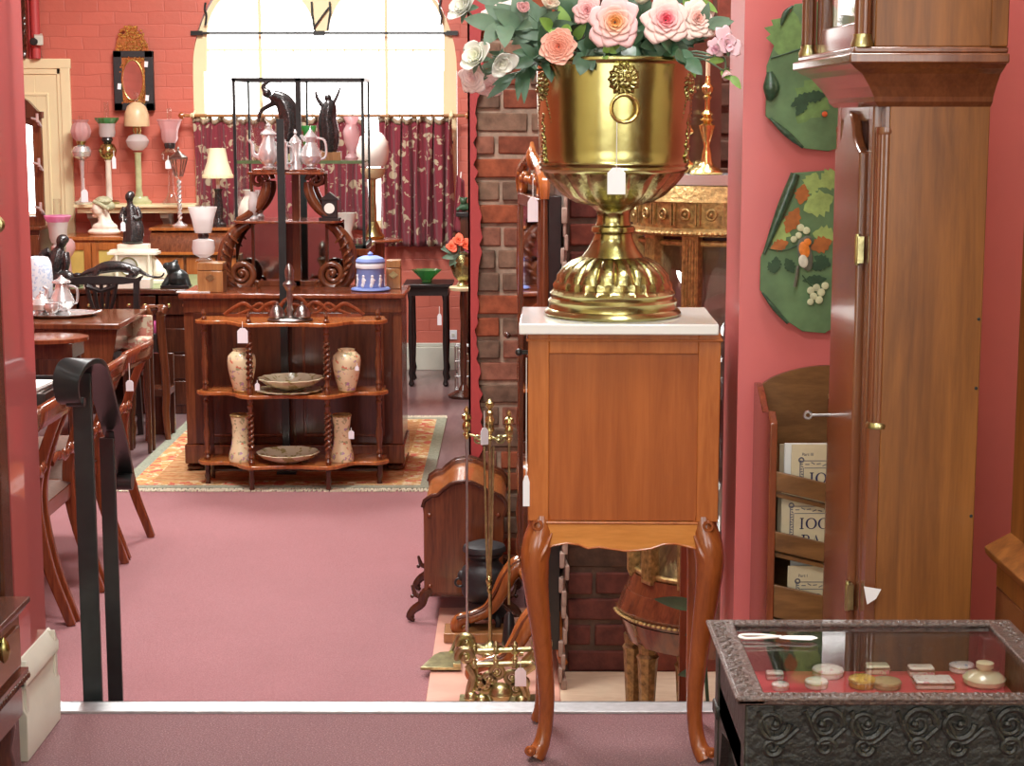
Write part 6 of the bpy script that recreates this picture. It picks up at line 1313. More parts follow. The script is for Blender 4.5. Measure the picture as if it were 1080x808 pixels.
# ------------------------------------------------------------ black framed showcase
def showcase():
    Y0, Y1 = 10.0, 10.42; zb_ = zat(262, Y0); zt_ = zat(82, Y0)
    a, c = put(250, Y0, .7).x, put(384, Y0, .7).x; cx = (a+c)/2; hw = (c-a)/2
    r0 = thing('display_stand', 'reddish wooden stand carrying the glass showcase behind the sideboard', 'stand', (cx, Y0+.21, LF+.01))
    MB().bb(-hw-.03, hw+.03, -.23, .24, zb_-LF-.05, zb_-LF-.012).build('top', 'mahog_r', r0, bev=.004)
    for sx in (-1, 1):
        for sy in (-.19, .20): MB().bb(sx*(hw-.03)-.025, sx*(hw-.03)+.025, sy-.025, sy+.025, 0, zb_-LF-.05).build('leg', 'mahog_d', r0)
    r = thing('glass_showcase', 'tall glass showcase in a black metal frame before the arched window', 'display case', (cx, Y0, zb_)); H = zt_-zb_
    t = .012; D = Y1-Y0
    posts = [(-hw, 0), (-.0, 0), (hw, 0), (-hw+.02, D), (.0, D), (hw, D)]
    for x, y in posts:
        w_ = .030 if (x == 0 and y == 0) else (.016 if y == 0 else .012); xx = x+.0
        MB().bb(xx-w_/2, xx+w_/2, y-t/2, y+t/2, 0, H).build('post', 'iron', r)
    b = MB()
    for z in (0.0, H-.018):
        b = MB(); b.bb(-hw-t, hw+t, -t/2, t/2, z, z+.018); b.bb(-hw-t, hw+t, D-t/2, D+t/2, z, z+.018); b.bb(-hw-t, -hw+t, 0, D, z, z+.018); b.bb(hw-t, hw+t, 0, D, z, z+.018)
        b.build('frame_rail', 'iron', r)
    zs1 = zat(172, Y0)-zb_
    g = glassy('green_edge_glass', (.75, .95, .8), .14)
    MB().bb(-hw, hw, .005, D-.005, .018, .026).build('glass_floor', g, r); MB().bb(-hw, hw, .005, D-.005, zs1, zs1+.010).build('glass_shelf', g, r)
    b = MB(); b.bb(-hw, hw, .001, .006, zs1-.004, zs1+.014); b.build('shelf_rail', plain('green_painted_edge', (.10, .16, .06), .4, .2, 20), r)
    b = MB(); b.bb(-hw, hw, D+.001, D+.005, .02, H-.02); b.bb(-hw+.001, -hw+.004, .01, D-.01, .02, H-.02); b.bb(hw-.004, hw-.001, .01, D-.01, .02, H-.02); b.build('glass_sides', 'pane', r)
    return zb_+.026, zb_+zs1+.010
SC0, SC1 = showcase()
def figure(name, label, cat, px, Y, z, segs, mat, vox=.9, base=None, sc_=1.0):
    p = put(px, Y, z); k = mp(p)*sc_; b = MB(k)
    for s in segs:
        if s[0] == 'b': b.ball((s[1], s[2], s[3]), s[4], 12)
        else: b.tube(smooth([V(q) for q in s[1]], 4), smooth1(s[2], 4), 10)
    if base:
        r = thing(name, label, cat, p); b.build('figure', mat, r, remesh=vox*k); bb = MB(k)
        base(bb); bb.build('base', base.mat, r, bev=.001); return r
    o = b.build(name, mat, loc=p, remesh=vox*k); return tag(o, label, cat)
def bs(w, d, h, mat):
    def f(b): b.bb(-w, w, -d, d, 0, h)
    f.mat = mat; return f
figure('bronze_dancer', 'dark green bronze figure leaning back on the upper shelf of the showcase', 'statue', 303, 10.2, SC1, [('t', [(-2, 0, 8), (2, 0, 24), (4, 0, 42), (-2, 0, 60), (-14, 0, 68)], [9, 12, 12, 10, 6]), ('t', [(2, 0, 6), (8, 0, 22), (4, 0, 40)], [5, 7, 6]), ('b', -20, 0, 70, 5), ('t', [(-14, 0, 64), (-24, 0, 76), (-14, 0, 84), (-4, 0, 82)], [3, 2.4, 2, 2]), ('t', [(-12, 0, 60), (-26, 0, 52), (-30, 0, 40)], [3, 2.2, 1.8])], 'bronze', .9, bs(11, 7, 8, 'onyx'))
figure('bronze_dancer', 'dark green bronze figure upright on a brown block beside the showcase corner', 'statue', 346, 10.2, SC1, [('t', [(0, 0, 9), (2, 0, 24), (0, 0, 42), (2, 0, 56), (0, 0, 62)], [9, 11, 10, 8, 4]), ('t', [(6, 0, 9), (6, 0, 26), (2, 0, 40)], [4, 5, 5]), ('b', 1, 0, 65, 4), ('t', [(-4, 0, 56), (-10, 0, 64), (-12, 0, 72)], [2.6, 2, 1.4]), ('t', [(3, 0, 54), (10, 0, 66), (14, 0, 76)], [2.4, 1.8, 1.2])], 'bronze', .9, bs(14, 7, 9, 'box_wood'))
turned('glass_candlestick', 'clear cut glass ornament in the showcase beside the leaning bronze', 'ornament', 276, 10.2, SC1, [('body', 'glass', [(8, 0), (9, 2), (3, 8), (7, 20), (10, 34), (4, 44), (6, 54), (2, 62)])])
turned('glass_vase', 'pink and white glass vase on the upper showcase shelf next to the upright bronze', 'vase', 371, 10.2, SC1, [('body', 'frost_pink', [(6, 0), (7, 3), (3, 8), (8, 20), (9, 30), (5, 38), (9, 46)])])
turned('glass_vase', 'green glass vase between the two bronze figures', 'vase', 326, 10.28, SC1, [('body', 'frost_green', [(6, 0), (6, 3), (3, 8), (7, 18), (6, 28), (9, 36)])])
turned('stone_vase', 'large pale ribbed vase on the floor of the showcase', 'vase', 266, 10.2, SC0, [('body', 'opal', [(8, 0), (10, 3), (14, 16), (15, 30), (11, 42), (7, 48), (9, 54)])])
turned('cut_glass_bowl', 'cut glass bowl on the floor of the showcase below the bronzes', 'bowl', 320, 10.2, SC0, [('body', 'glass', [(8, 0), (9, 2), (6, 6), (18, 22), (20, 30)])])
turned('white_posy_vase', 'white posy vase at the window end of the showcase floor', 'vase', 366, 10.2, SC0, [('body', 'opal', [(6, 0), (7, 3), (5, 10), (9, 22), (11, 30)])])
# ------------------------------------------------------------ writing desk with green leather, and its ornaments
Yd0, Yd1 = 10.9, 12.0; ZD = zat(305, Yd0)
def desk():
    a, c = put(34, Yd0, ZD).x, put(212, Yd0, ZD).x; cx = (a+c)/2; hw = (c-a)/2; H = ZD-LF
    r = thing('writing_desk', 'long dark pedestal desk with a green leather top and brass knobs', 'desk', (cx, Yd0, LF)); D = Yd1-Yd0
    MB().bb(-hw, hw, -.01, D, H-.03, H-.002).build('top', 'mahog_d', r, bev=.004); MB().bb(-hw+.04, hw-.04, .05, D-.05, H-.003, H).build('leather', 'leather_g', r)
    n = 4
    for i in range(n):
        x0 = -hw+.03+i*(2*hw-.06)/n; d = MB().bb(x0+.008, x0+(2*hw-.06)/n-.008, .006, .03, H-.16, H-.04).build('drawer', 'mahog_d', r, bev=.003)
        for t in (.3, .7): MB().lathe([(.012, 0), (.006, .008), (.012, .02), (.002, .028)], M_=Matrix.Rotation(PI/2, 4, 'X'), n=12).build('knob', 'brass', d, loc=(x0+(2*hw-.06)/n*t, .006, H-.10))
    for s in (-1, 1):
        x0, x1 = (hw-.42, hw-.02) if s > 0 else (-hw+.02, -hw+.42); MB().bb(x0, x1, .03, D-.03, .0, H-.03).build('pedestal', 'mahog_d', r, bev=.003)
        for j in range(3): MB().bb(x0+.03, x1-.03, .018, .034, .06+j*.165, .21+j*.165).build('drawer', 'mahog_d', r, bev=.004)
    MB().bb(-hw+.03, hw-.03, .03, D-.03, H-.17, H-.03).build('frieze', 'mahog_d', r)
desk()
def marble_clock():
    Y = 11.3; p = put(141, Y, ZD); k = mp(p); r = thing('marble_clock', 'cream marble mantel clock with side scrolls on the desk, a bronze figure on top', 'clock', p)
    MB(k).bb(-22, 34, -6, 20, 0, 4).build('base', 'marble_c', r, bev=.003); MB(k).bb(-20, 20, -2, 16, 4, 30).build('case', 'marble_c', r, bev=.003)
    b = MB(k); b.bb(-26, 26, -5, 19, 30, 33); b.bb(-24, 24, -3, 17, 33, 35); b.build('cornice', 'marble_c', r, bev=.002); MB(k).bb(-16, 16, -1, 15, 35, 41).build('plinth', 'marble_c', r, bev=.002)
    for s in (-1, 1):
        b = MB(k); b.tube(smooth([V((s*20, 6, 26)), V((s*24, 6, 18)), V((s*26, 6, 12)), V((s*32, 6, 9)), V((s*32, 6, 5))], 4), smooth1([3, 5, 7, 6, 4], 4), 10); b.build('side_scroll', 'marble_c', r)
        MB(k).lathe([(2, 4), (1.6, 6), (1.6, 28), (2, 30)], (s*17, -3.5, 0), 12).build('column', 'marble_c', r)
    d = MB(k).lathe([(10, 0), (10, 2), (8.6, 2.4), (8.4, 1.4), (.1, 1.4)], n=28, M_=Matrix.Rotation(PI/2, 4, 'X')).build('dial', 'jasper_w', r, loc=(-4*k, -2*k, 18*k)); MB(k).torus((0, -2.4, 0), 9.2, .9, 28, 6, Matrix.Rotation(PI/2, 4, 'X')).build('bezel', 'brass_old', d)
    return p, k
MC, MCK = marble_clock()
figure('bronze_statuette', 'black bronze draped standing woman on top of the marble clock', 'statue', 140, 11.34, ZD+41*MCK+.001, [('b', 0, 0, 2, (12, 9, 3)), ('t', [(0, 0, 2), (1, 0, 16), (0, 0, 30), (-1, 0, 40)], [10, 9, 7, 5]), ('t', [(6, -2, 2), (8, -2, 16), (5, -1, 28)], [5, 5, 4]), ('t', [(-6, -1, 3), (-4, -2, 18), (-5, -1, 28)], [4, 5, 4]), ('t', [(-1, 0, 38), (-2, 0, 47)], [3.4, 3]), ('b', -2, 0, 49, (4.6, 4.8, 5.6)), ('b', -1, 1.5, 51, 4.6), ('t', [(-7, 0, 38), (-11, -3, 28), (-5, -6, 24)], [3, 2.6, 2]), ('t', [(5, 0, 38), (9, -3, 28), (3, -6, 27)], [3.2, 3, 2])], 'bronze', .8)
BU = figure('marble_bust', 'pale marble bust of a woman in a headscarf, looking towards the seated bronze', 'bust', 110, 12.35, zat(250, 12.1), [('b', 0, 0, 3, (18, 9, 5)), ('b', 1, 0, 8, (14, 8, 6)), ('t', [(0, 0, 10), (-1, 0, 16), (-3, 0, 24)], [8, 5, 4.5]), ('b', -5, -1, 27, (7, 7, 8.5)), ('b', -12, -1, 26, (1.8, 1.3, 1.8)), ('b', -9, -1, 20, (3, 3, 2.4)), ('b', -1, 1, 33, (8.5, 7.5, 6.5)), ('b', 5, 1, 30, (5, 4.5, 4)), ('t', [(2, 2, 26), (5, 2, 16), (10, 1, 10)], [3, 2.5, 2])], 'marble_c', .8)
figure('bronze_seated_figure', 'dark bronze seated man leaning on one arm on the desk', 'statue', 66, 11.05, ZD, [('t', [(-8, 0, 6), (-8, 0, 18), (-5, 0, 30), (-2, 0, 40)], [8, 9, 9, 6]), ('b', 1, -1, 48, (6, 6, 7)), ('b', 2, 1, 50, (6.8, 6.5, 5.5)), ('t', [(-2, 0, 38), (0, 0, 46)], [5, 4]), ('t', [(-12, 0, 38), (-20, -2, 34), (-17, -4, 26), (-4, -5, 28)], [4.5, 4, 3.5, 3]), ('t', [(4, 0, 36), (6, -3, 26), (4, -3, 16)], [4.5, 4, 3]), ('t', [(-6, -2, 8), (6, -4, 12), (12, -4, 8), (16, -4, 2)], [7, 6, 5, 4]), ('t', [(-6, 2, 8), (8, 3, 9), (18, 2, 4)], [6, 5, 4])], 'bronze', .9, bs(20, 9, 4, 'bronze'))
figure('bronze_greyhound', 'dark bronze greyhound stretched out lying along the desk front', 'statue', 122, 10.96, ZD, [('t', [(-22, 0, 7), (-10, 0, 11), (4, 0, 12), (18, 0, 9), (26, 0, 6)], [4, 6.5, 6, 5, 4]), ('t', [(-20, 0, 8), (-28, 0, 6), (-36, 0, 3)], [4, 3.2, 1.8]), ('t', [(24, 0, 8), (36, 0, 2), (48, 0, 1), (52, 0, 6)], [3, 1.6, 1.2, .9]), ('b', -40, 0, 3, (5, 2.6, 2.6)), ('t', [(16, -3, 9), (22, -4, 3), (12, -5, 1.5)], [4, 3, 1.8]), ('t', [(-16, -3, 8), (-22, -4, 2), (-34, -5, 1.5)], [3, 2.2, 1.5])], 'bronze', .8)
q_ = [o for o in C.objects if o.name == 'bronze_greyhound'][0]; q_.location.z += 11*mp(q_.location); tag(MB(mp(q_.location)).bb(-34, 36, -8, 10, 0, 10.6).build('marble_slab', 'marble_c', loc=put(124, 10.96, ZD), bev=.003), 'cream marble slab under the stretched out bronze greyhound', 'slab')
figure('black_bear', 'shiny black carved bear sitting on the desk by the sideboard', 'ornament', 186, 11.0, ZD, [('b', 2, 0, 10, (12, 8, 10)), ('b', -3, 0, 20, (8, 7, 8)), ('b', -9, -1, 23, (5, 4, 4)), ('b', 0, 0, 27, (3, 2, 3)), ('t', [(8, 0, 12), (12, -2, 4), (12, -3, 1)], [5, 4, 3.5]), ('t', [(-6, 0, 12), (-11, -3, 4), (-14, -3, 2)], [4, 3.5, 3])], 'iron', .8, bs(15, 9, 3, 'ebony'))
turned('frosted_shade_lamp', 'lamp with a tall crackled blue white glass shade at the jamb by the silver tray', 'lamp', 41, 9.75, zat(336, 9.55)+.001, [('base', 'silver', [(9, 0), (10, 2), (4, 5), (3, 14), (6, 18)]), ('shade', spotted('crackled_white_glass', (.78, .84, .90), [(.50, .62, .80), (.85, .88, .92)], 60, .55, .2), [(14, 18), (15.5, 24), (16, 40), (15, 54), (12, 60), (9, 61)])], n=28)
# ------------------------------------------------------------ tea table with the silver tray, chairs round it
ZTT = zat(341, 9.15)
table('sofa_table', 'reddish mahogany tea table with the silver tray near the dark splat back chair', put(20, 9.15, ZTT).x-.5, put(127, 9.15, ZTT).x, 9.12, 9.85, ZTT, 'mahog', 'mahog_d', ov=.06, dr=.14)
b = MB(); p = put(127, 9.15, ZTT); o = b.prism([(-.36, 0), (-.02, 0), (-.06, -.20), (-.14, -.27), (-.30, -.30)], 0, .014).build('drop_leaf', 'mahog', [q for q in C.objects if q.name == 'sofa_table'][0], bev=.003)
o.location = V((p.x, 9.17, ZTT-.03))-o.parent.location
sp_ = put(62, 9.5, ZTT); k = mp(sp_); r = thing('silver_tray', 'silver tray with a raised edge holding the coffee service', 'tray', sp_+V((0, 0, .001)))
MB(k).lathe([(30, 0), (38, 1), (41, 3.4), (39.5, 3.6), (37, 1.8), (.1, 1.2)], n=60, sx=1, sy=.8, mod=lambda a, z, j: 1+.02*math.cos(a*16)*(j in (1, 2, 3))).build('dish', 'silver', r)
for s in (-1, 1): MB(k).tube(smooth([V((s*38, -8, 3)), V((s*44, -4, 5)), V((s*44, 4, 5)), V((s*38, 8, 3))], 4), 1.1, 8).build('handle', 'silver', r)
ZTR = ZTT+.001+1.9*k
pot_('silver_coffee_pot', 'pear shaped silver coffee pot on the silver tray', 66, 9.46, ZTR, [(8, 0), (9, 2), (6, 4), (11, 9), (13, 15), (10, 22), (7, 28), (6, 33)], ([(-10, 12), (-16, 16), (-15, 26), (-19, 30)], [3, 2.5, 2, 1.4]), [(9, 12), (16, 14), (16, 28), (6, 31)], lid=[(8, 33), (10, 34), (9, 36), (4, 38), (2, 40), (.5, 42)])
pot_('silver_teapot', 'low silver teapot with a dark handle on the silver tray', 44, 9.42, ZTR, [(7, 0), (8, 1.5), (6, 3), (12, 7), (13, 12), (9, 17), (6, 18)], ([(10, 8), (16, 12), (18, 18)], [2.5, 2, 1.5]), [(-10, 8), (-17, 12), (-14, 19), (-7, 17)], lid=[(6, 18), (4, 21), (1.5, 23), (2, 25), (.4, 26)])
pot_('silver_sugar_bowl', 'silver sugar bowl standing between teapot and coffee pot', 55, 9.36, ZTR, [(4, 0), (5, 1), (3, 3), (7, 7), (8, 11), (7, 14)], None, [(7, 8), (11, 10), (8, 13)])
def splat_chair():
    Y = 10.2; p = put(112, Y, LF); k = mp((p.x, Y, 0)); H = lambda py: (zat(py, Y)-LF)/k; X = lambda px: px-112
    r = thing('splat_back_chair', 'black carved splat back chair in front of the desk', 'chair', p)
    zt, zs_ = H(293), H(386)
    b = MB(k); pts = [(X(66), zt+1), (X(74), zt-1), (X(90), zt+1), (X(112), zt+2), (X(134), zt+1), (X(148), zt-1), (X(157), zt+3), (X(152), zt-5), (X(134), zt-7), (X(112), zt-8), (X(90), zt-7), (X(72), zt-6)]; b.prism(pts, 0, 4); b.build('top_rail', 'ebony', r, bev=.002)
    for s in (-1, 1):
        b = MB(k); b.tube(smooth([V((s*37, 2, 0)), V((s*35, -2, zs_)), V((s*36, 0, zs_+40)), V((s*37, 2, zt-3))], 5), 4.2, 4); b.build('rear_leg', 'ebony', r)
        MB(k).bb(s*38-4, s*38+4, 72, 80, 0, zs_-4).build('front_leg', 'ebony', r)
    MB(k).bb(-40, 40, 0, 80, zs_-10, zs_).build('seat_rail', 'ebony', r); MB(k).bb(-37, 37, 5, 76, zs_-1, zs_+6).build('seat_pad', 'ebony', r, bev=.006)
    b = MB(k)
    for i in range(5):
        t = (i-2)/2; b.tube(smooth([V((t*16, 1, zt-6)), V((t*12, 1, zt-24)), V((t*7, 1, zt-44)), V((t*8, 1, zs_+14)), V((t*10, 1, zs_-2))], 5), 2.3, 6)
    b.tube([V((-15, 1, zt-9)), V((0, 1, zt-14)), V((15, 1, zt-9))], 3, 6); b.bb(-12, 12, -1, 3, zs_-2, zs_+10); b.build('pierced_splat', 'ebony', r)
splat_chair()
# round tray topped table, nearer
zq = zat(352, 8.72); p = put(54, 8.62, LF); r = thing('oval_table', 'small oval table with a shiny red brown top below the silver tray', 'table', p)
MB().lathe([(.10, 0), (.20, 0), (.21, .0), (.21, .018), (.19, .02), (.0001, .02)], (0, 0, zq-LF-.02), 40, sy=.8).build('table_top', 'mahog_r', r); MB().bb(-.16, .16, -.12, .12, zq-LF-.10, zq-LF-.02).build('apron', 'mahog_d', r, bev=.004)
for sx in (-1, 1):
    for sy in (-1, 1): MB().tube([(sx*.13, sy*.09, zq-LF-.05), (sx*.15, sy*.11, 0)], [.018, .010], 8).build('leg', 'mahog_d', r)
# upholstered chairs half hidden by the desk chair
def soft_chair(name, label, px, Y, py_seat, w, mat, wmat, arms=False, back=True):
    p = put(px, Y, LF); k = mp((p.x, Y, 0)); r = thing(name, label, 'chair', p); zs_ = (zat(py_seat, Y)-LF)/k
    MB(k).bb(-w/2, w/2, 0, w*.9, zs_-12, zs_).build('seat', mat, r, bev=.012); MB(k).bb(-w/2, w/2, 0, w*.9, zs_-18, zs_-11).build('seat_rail', wmat, r, bev=.003)
    for sx in (-1, 1):
        for yy in (3, w*.9-3): MB(k).tube([V((sx*(w/2-3), yy, zs_-14)), V((sx*(w/2-2), yy, 0))], [3.5, 2.2], 8).build('leg', wmat, r)
        if arms: MB(k).tube(smooth([V((sx*w/2, 4, zs_-6)), V((sx*w/2, 2, zs_+16)), V((sx*w/2, 10, zs_+24)), V((sx*w/2, w*.8, zs_+26))], 4), 3.2, 8).build('arm', wmat, r)
    if back: MB(k).bb(-w/2, w/2, w*.85, w*.95, zs_-2, zs_+34 if arms else zs_+22).build('backrest', mat, r, bev=.01)
soft_chair('upholstered_stool_chair', 'low chair with a cream floral seat behind the row of dining chairs', 146, 9.6, 357, 28, spotted('cream_floral_cloth', (.60, .50, .36), [(.5, .2, .15), (.4, .4, .3)], 30, .5, .9, 0), 'mahog_d')
soft_chair('magenta_stool', 'small stool with a magenta seat between the desk and the tea table', 152, 10.75, 341, 30, 'pinkcloth', 'ebony', back=False)
b = MB(); p = put(167, 10.0, LF); k = mp((p.x, 9.9, 0)); r = thing('carved_armchair', 'walnut armchair with a curled arm beside the desk pedestal', 'chair', p)
for s in (-1, 1): 
    zz = (zat(327, 9.9)-LF)/k; MB(k).tube(smooth([V((s*11, 0, 0)), V((s*9, 0, 30)), V((s*10, 0, 60)), V((s*6, 0, zz-14)), V((s*10, -2, zz-2)), V((s*2, 10, zz))], 4), smooth1([3, 4, 4.5, 5, 5, 3], 4), 10).build('arm_post', 'mahog', r)
MB(k).bb(-12, 12, 0, 40, 48, 56).build('seat_rail', 'mahog_d', r, bev=.003); MB(k).bb(-11, 11, 38, 44, 0, 90).build('backrest', 'mahog_d', r, bev=.003)
# ------------------------------------------------------------ cabinets along the far wall
zc1 = zat(250, 12.1)
def cab(name, label, px0, px1, Y0, Y1, zt, mat, panels, pmat):
    a, c = put(px0, Y0, zt).x, put(px1, Y0, zt).x; cx = (a+c)/2; hw = (c-a)/2; H = zt-LF; r = thing(name, label, 'cabinet', (cx, Y0, LF)); D = Y1-Y0
    MB().bb(-hw+.02, hw-.02, .02, D, 0, H-.025).build('carcass', mat, r, bev=.003); MB().bb(-hw, hw, 0, D, H-.025, H).build('top', mat, r, bev=.004)
    for i in range(panels):
        x0 = -hw+.03+i*(2*hw-.06)/panels; x1 = x0+(2*hw-.06)/panels; b = MB()
        for q in ((x0+.004, x0+.05, .1, H-.04), (x1-.05, x1-.004, .1, H-.04)): b.bb(q[0], q[1], .004, .02, q[2], q[3])
        b.bb(x0+.05, x1-.05, .004, .02, H-.09, H-.04); b.bb(x0+.05, x1-.05, .004, .02, .1, .16); b.bb(x0+.05, x1-.05, .004, .02, H*.62, H*.62+.05); d = b.build('door', mat, r, bev=.002)
        MB().bb(x0+.05, x1-.05, .012, .018, .16, H-.09).build('door_panel', pmat, d)
    return r
cab('side_cabinet', 'light brown cabinet with mustard door panels under the marble bust', 58, 133, 12.1, 12.55, zc1, 'walnut', 2, 'yellow_panel')
zc2 = zat(241, 12.1)
def bureau_roll():
    a, c = put(155, 12.1, zc2).x, put(300, 12.1, zc2).x; cx = (a+c)/2; hw = (c-a)/2; H = zc2-LF; D = .5
    r = thing('cylinder_desk', 'walnut cylinder front desk along the far wall carrying table lamps', 'desk', (cx, 12.1, LF))
    MB().bb(-hw, hw, .06, D, H-.02, H).build('top', 'walnut', r, bev=.003); MB().bb(-hw+.02, hw-.02, .03, D, 0, H-.16).build('carcass', 'mahog', r, bev=.003)
    b = MB(); b.prism([(D, H-.16), (.0, H-.16), (.01, H-.12), (.035, H-.07), (.07, H-.035), (.12, H-.02), (D, H-.02)], -hw+.01, hw-.01, 'yz'); b.build('cylinder_front', 'mahog', r, ang=50)
    MB().bb(-hw, hw, -.01, .04, H-.18, H-.16).build('ledge', 'satin', r, bev=.002)
    for i in range(4):
        x0 = -hw+.03+i*(2*hw-.06)/4
        for j in range(2): MB().bb(x0+.01, x0+(2*hw-.06)/4-.01, .012, .034, H-.40-j*.22, H-.20-j*.22).build('drawer', 'walnut', r, bev=.004)
bureau_roll()
# mantel shelf
zM = zat(216, 12.62); a, c = put(77, 12.62, zM).x, put(206, 12.62, zM).x
r = thing('mantel_shelf', 'cream painted shelf on brackets holding a row of oil lamps', 'shelf', ((a+c)/2, 12.9, zM))
b = MB(); hw = (c-a)/2; b.bb(-hw, hw, -.28, -.002, -.022, 0); b.bb(-hw+.02, hw-.02, -.25, -.002, -.062, -.022); b.build('board', 'cream', r, bev=.004)
for px in (96, 173):
    x = put(px, 12.7, zM).x-(a+c)/2; b = MB(); b.prism([(-.002, -.062), (-.22, -.062), (-.20, -.10), (-.12, -.13), (-.07, -.19), (-.05, -.27), (-.002, -.30)], x-.03, x+.03, 'yz'); b.build('bracket', 'cream_white', r, bev=.004)
LG = 'oil lamps on the mantel shelf'
turned('oil_lamp', 'oil lamp with a fluted pink globe at the door end of the mantel shelf', 'lamp', 88, 12.72, zM, [('base', 'silver', [(9, 0), (10, 2), (5, 4), (2.5, 8)]), ('stem', 'silver', [(2.5, 8), (1.8, 20), (2.2, 38), (3, 46)]), ('font', 'silver', [(3, 46), (9, 50), (10.5, 55), (8, 60), (3, 62)]), ('burner', 'brass', [(4, 62), (5, 65), (4, 67)]), ('shade', 'frost_pink', [(5, 66), (9, 70), (10.5, 76), (9, 82), (6.5, 85), (9, 88)], lambda a_, z, j: 1+.05*math.cos(a_*10)), ('chimney', 'glass', [(2.6, 68), (2.8, 86), (2.4, 92)])], LG, 40)
turned('oil_lamp', 'oil lamp with a green ruffled shade on a cream column', 'lamp', 115.5, 12.74, zM, [('base', 'brass_old', [(10, 0), (11, 2), (8, 4)]), ('column', 'marble_c', [(3.6, 4), (3.2, 8), (3, 44), (4, 46)]), ('font', 'brass', [(3, 46), (8, 50), (9.5, 56), (7, 62), (4, 64)]), ('burner', 'bronze', [(4, 64), (6, 67), (5, 70)]), ('shade', 'frost', [(7.5, 70), (8.5, 74), (8.2, 80), (9, 84)]), ('shade_rim', 'frost_green', [(9, 84), (12, 88), (12.5, 90), (11, 90), (8.6, 84)], lambda a_, z, j: 1+.04*math.cos(a_*12)), ('chimney', 'glass', [(2.4, 72), (2.8, 90), (2.2, 106)])], LG, 48)
turned('oil_lamp', 'oil lamp with a beige dome shade on a green onyx column', 'lamp', 147, 12.74, zM, [('base', 'onyx', [(13, 0), (13, 3), (10, 5), (9, 8)]), ('column', 'onyx', [(4, 8), (4, 11), (3.2, 14), (3.4, 52), (4.5, 54)]), ('font', 'frost', [(5, 56), (10, 60), (12, 66), (9, 71), (4, 73)]), ('burner', 'brass', [(4, 73), (5, 77), (4, 82)]), ('shade', 'beige_shade', [(13, 81), (13.2, 83), (12.6, 94), (9.5, 102), (4, 106), (3.5, 105)]), ('chimney', 'glass', [(2, 104), (2, 117)])], LG, 32)
turned('oil_lamp', 'oil lamp with a pale flared shade on a clear glass stem', 'lamp', 181, 12.72, zM, [('base', 'glass', [(9, 0), (10, 2), (6, 6), (3, 14), (2.4, 36), (3, 42)]), ('font', 'glass', [(3, 42), (9, 47), (9, 54), (5, 58)]), ('burner', 'bronze', [(5, 58), (6, 62), (5, 65)]), ('shade', 'frost_pink', [(6.5, 64), (8.5, 68), (9, 76), (10.5, 84), (13.5, 88), (13, 88.5), (8.6, 76)], lambda a_, z, j: 1+.03*math.cos(a_*10)), ('chimney', 'glass', [(2.2, 66), (2.4, 100)])], LG, 40)
price_tag('white price tag hanging from the pink globe lamp', 89.5, 12.55, 200, 213, 7, 12); price_tag('white price tag hanging from the green shaded lamp', 120.5, 12.55, 165, 178, 4, 6)
price_tag('white price tag hanging from the pale flared lamp', 177.5, 12.55, 169, 178, 6, 5); price_tag('white price tag tied to the arm of the bronze figure on the clock', 130, 11.22, 234, 244, 5, 8)
# lamps on the cylinder desk
p = put(190, 12.28, zc2); k = mp(p); r = thing('lantern_candlestick', 'silver lantern on a twisted stem on the cylinder desk', 'lantern', p)
MB(k).lathe([(8, 0), (8.5, 1.5), (4, 4), (2, 6)], n=20).build('base', 'silver', r); b = MB(k); b.tube([(0, 0, 4), (0, 0, 50)], 1.2)
for ph in (0, PI): b.tube([V((1.5*math.cos(ph+t*30), 1.5*math.sin(ph+t*30), 5+44*t)) for t in [i/60 for i in range(61)]], 1.1, 6)
b.build('twisted_stem', 'silver', r); MB(k).lathe([(2, 50), (4, 53), (9, 70), (9.5, 72)], n=6).build('lantern_glass', 'glass', r)
b = MB(k)
for i in range(6): a_ = PI*i/3; b.tube([V((4*math.cos(a_), 4*math.sin(a_), 53)), V((9.3*math.cos(a_), 9.3*math.sin(a_), 71))], .6, 6)
b.lathe([(9.8, 71), (9.8, 73), (4, 77), (1, 80), (1.6, 82), (.4, 84)], n=6); b.build('lantern_frame', 'pewter', r)
turned('fringed_lamp', 'table lamp with a fringed parchment shade on a black column before the curtain', 'lamp', 231, 12.3, zc2, [('base', 'bronze', [(8, 0), (8, 3), (5, 5), (4, 9)]), ('column', 'bronze', [(4, 9), (5, 20), (3.5, 36), (5, 40)]), ('candle', 'opal', [(2, 40), (2, 54)]), ('shade', 'fringe_shade', [(15.5, 54), (14.5, 58), (11, 68), (9, 80), (9, 82), (8.5, 82)]), ('shade_fringe', 'cream', [(16, 51), (16.2, 53), (15.6, 55)], lambda a_, z, j: 1+.02*math.cos(a_*30))], None, 60)
turned('oil_lamp', 'oil lamp with a bright pink edged white shade behind the seated bronze', 'lamp', 63, 11.6, ZD, [('base', 'silver', [(8, 0), (8, 3), (3, 6), (3, 20), (7, 26), (8, 34), (4, 38)]), ('shade', 'frost', [(7, 38), (9, 44), (9.5, 52), (11, 60)]), ('shade_rim', 'frost_hot', [(11, 60), (14, 66), (13.6, 67), (11.4, 66), (10.6, 60)], lambda a_, z, j: 1+.04*math.cos(a_*8)), ('chimney', 'glass', [(3.6, 44), (4, 70), (3.8, 84)])], None, 40)
turned('pink_vase', 'round coral pink glass bowl half behind the seated bronze', 'bowl', 71, 11.9, ZD, [('bowl', 'frost_pink', [(4, 0), (5, 3), (4, 18), (7, 22), (9.5, 28), (9, 34), (6, 38)])])
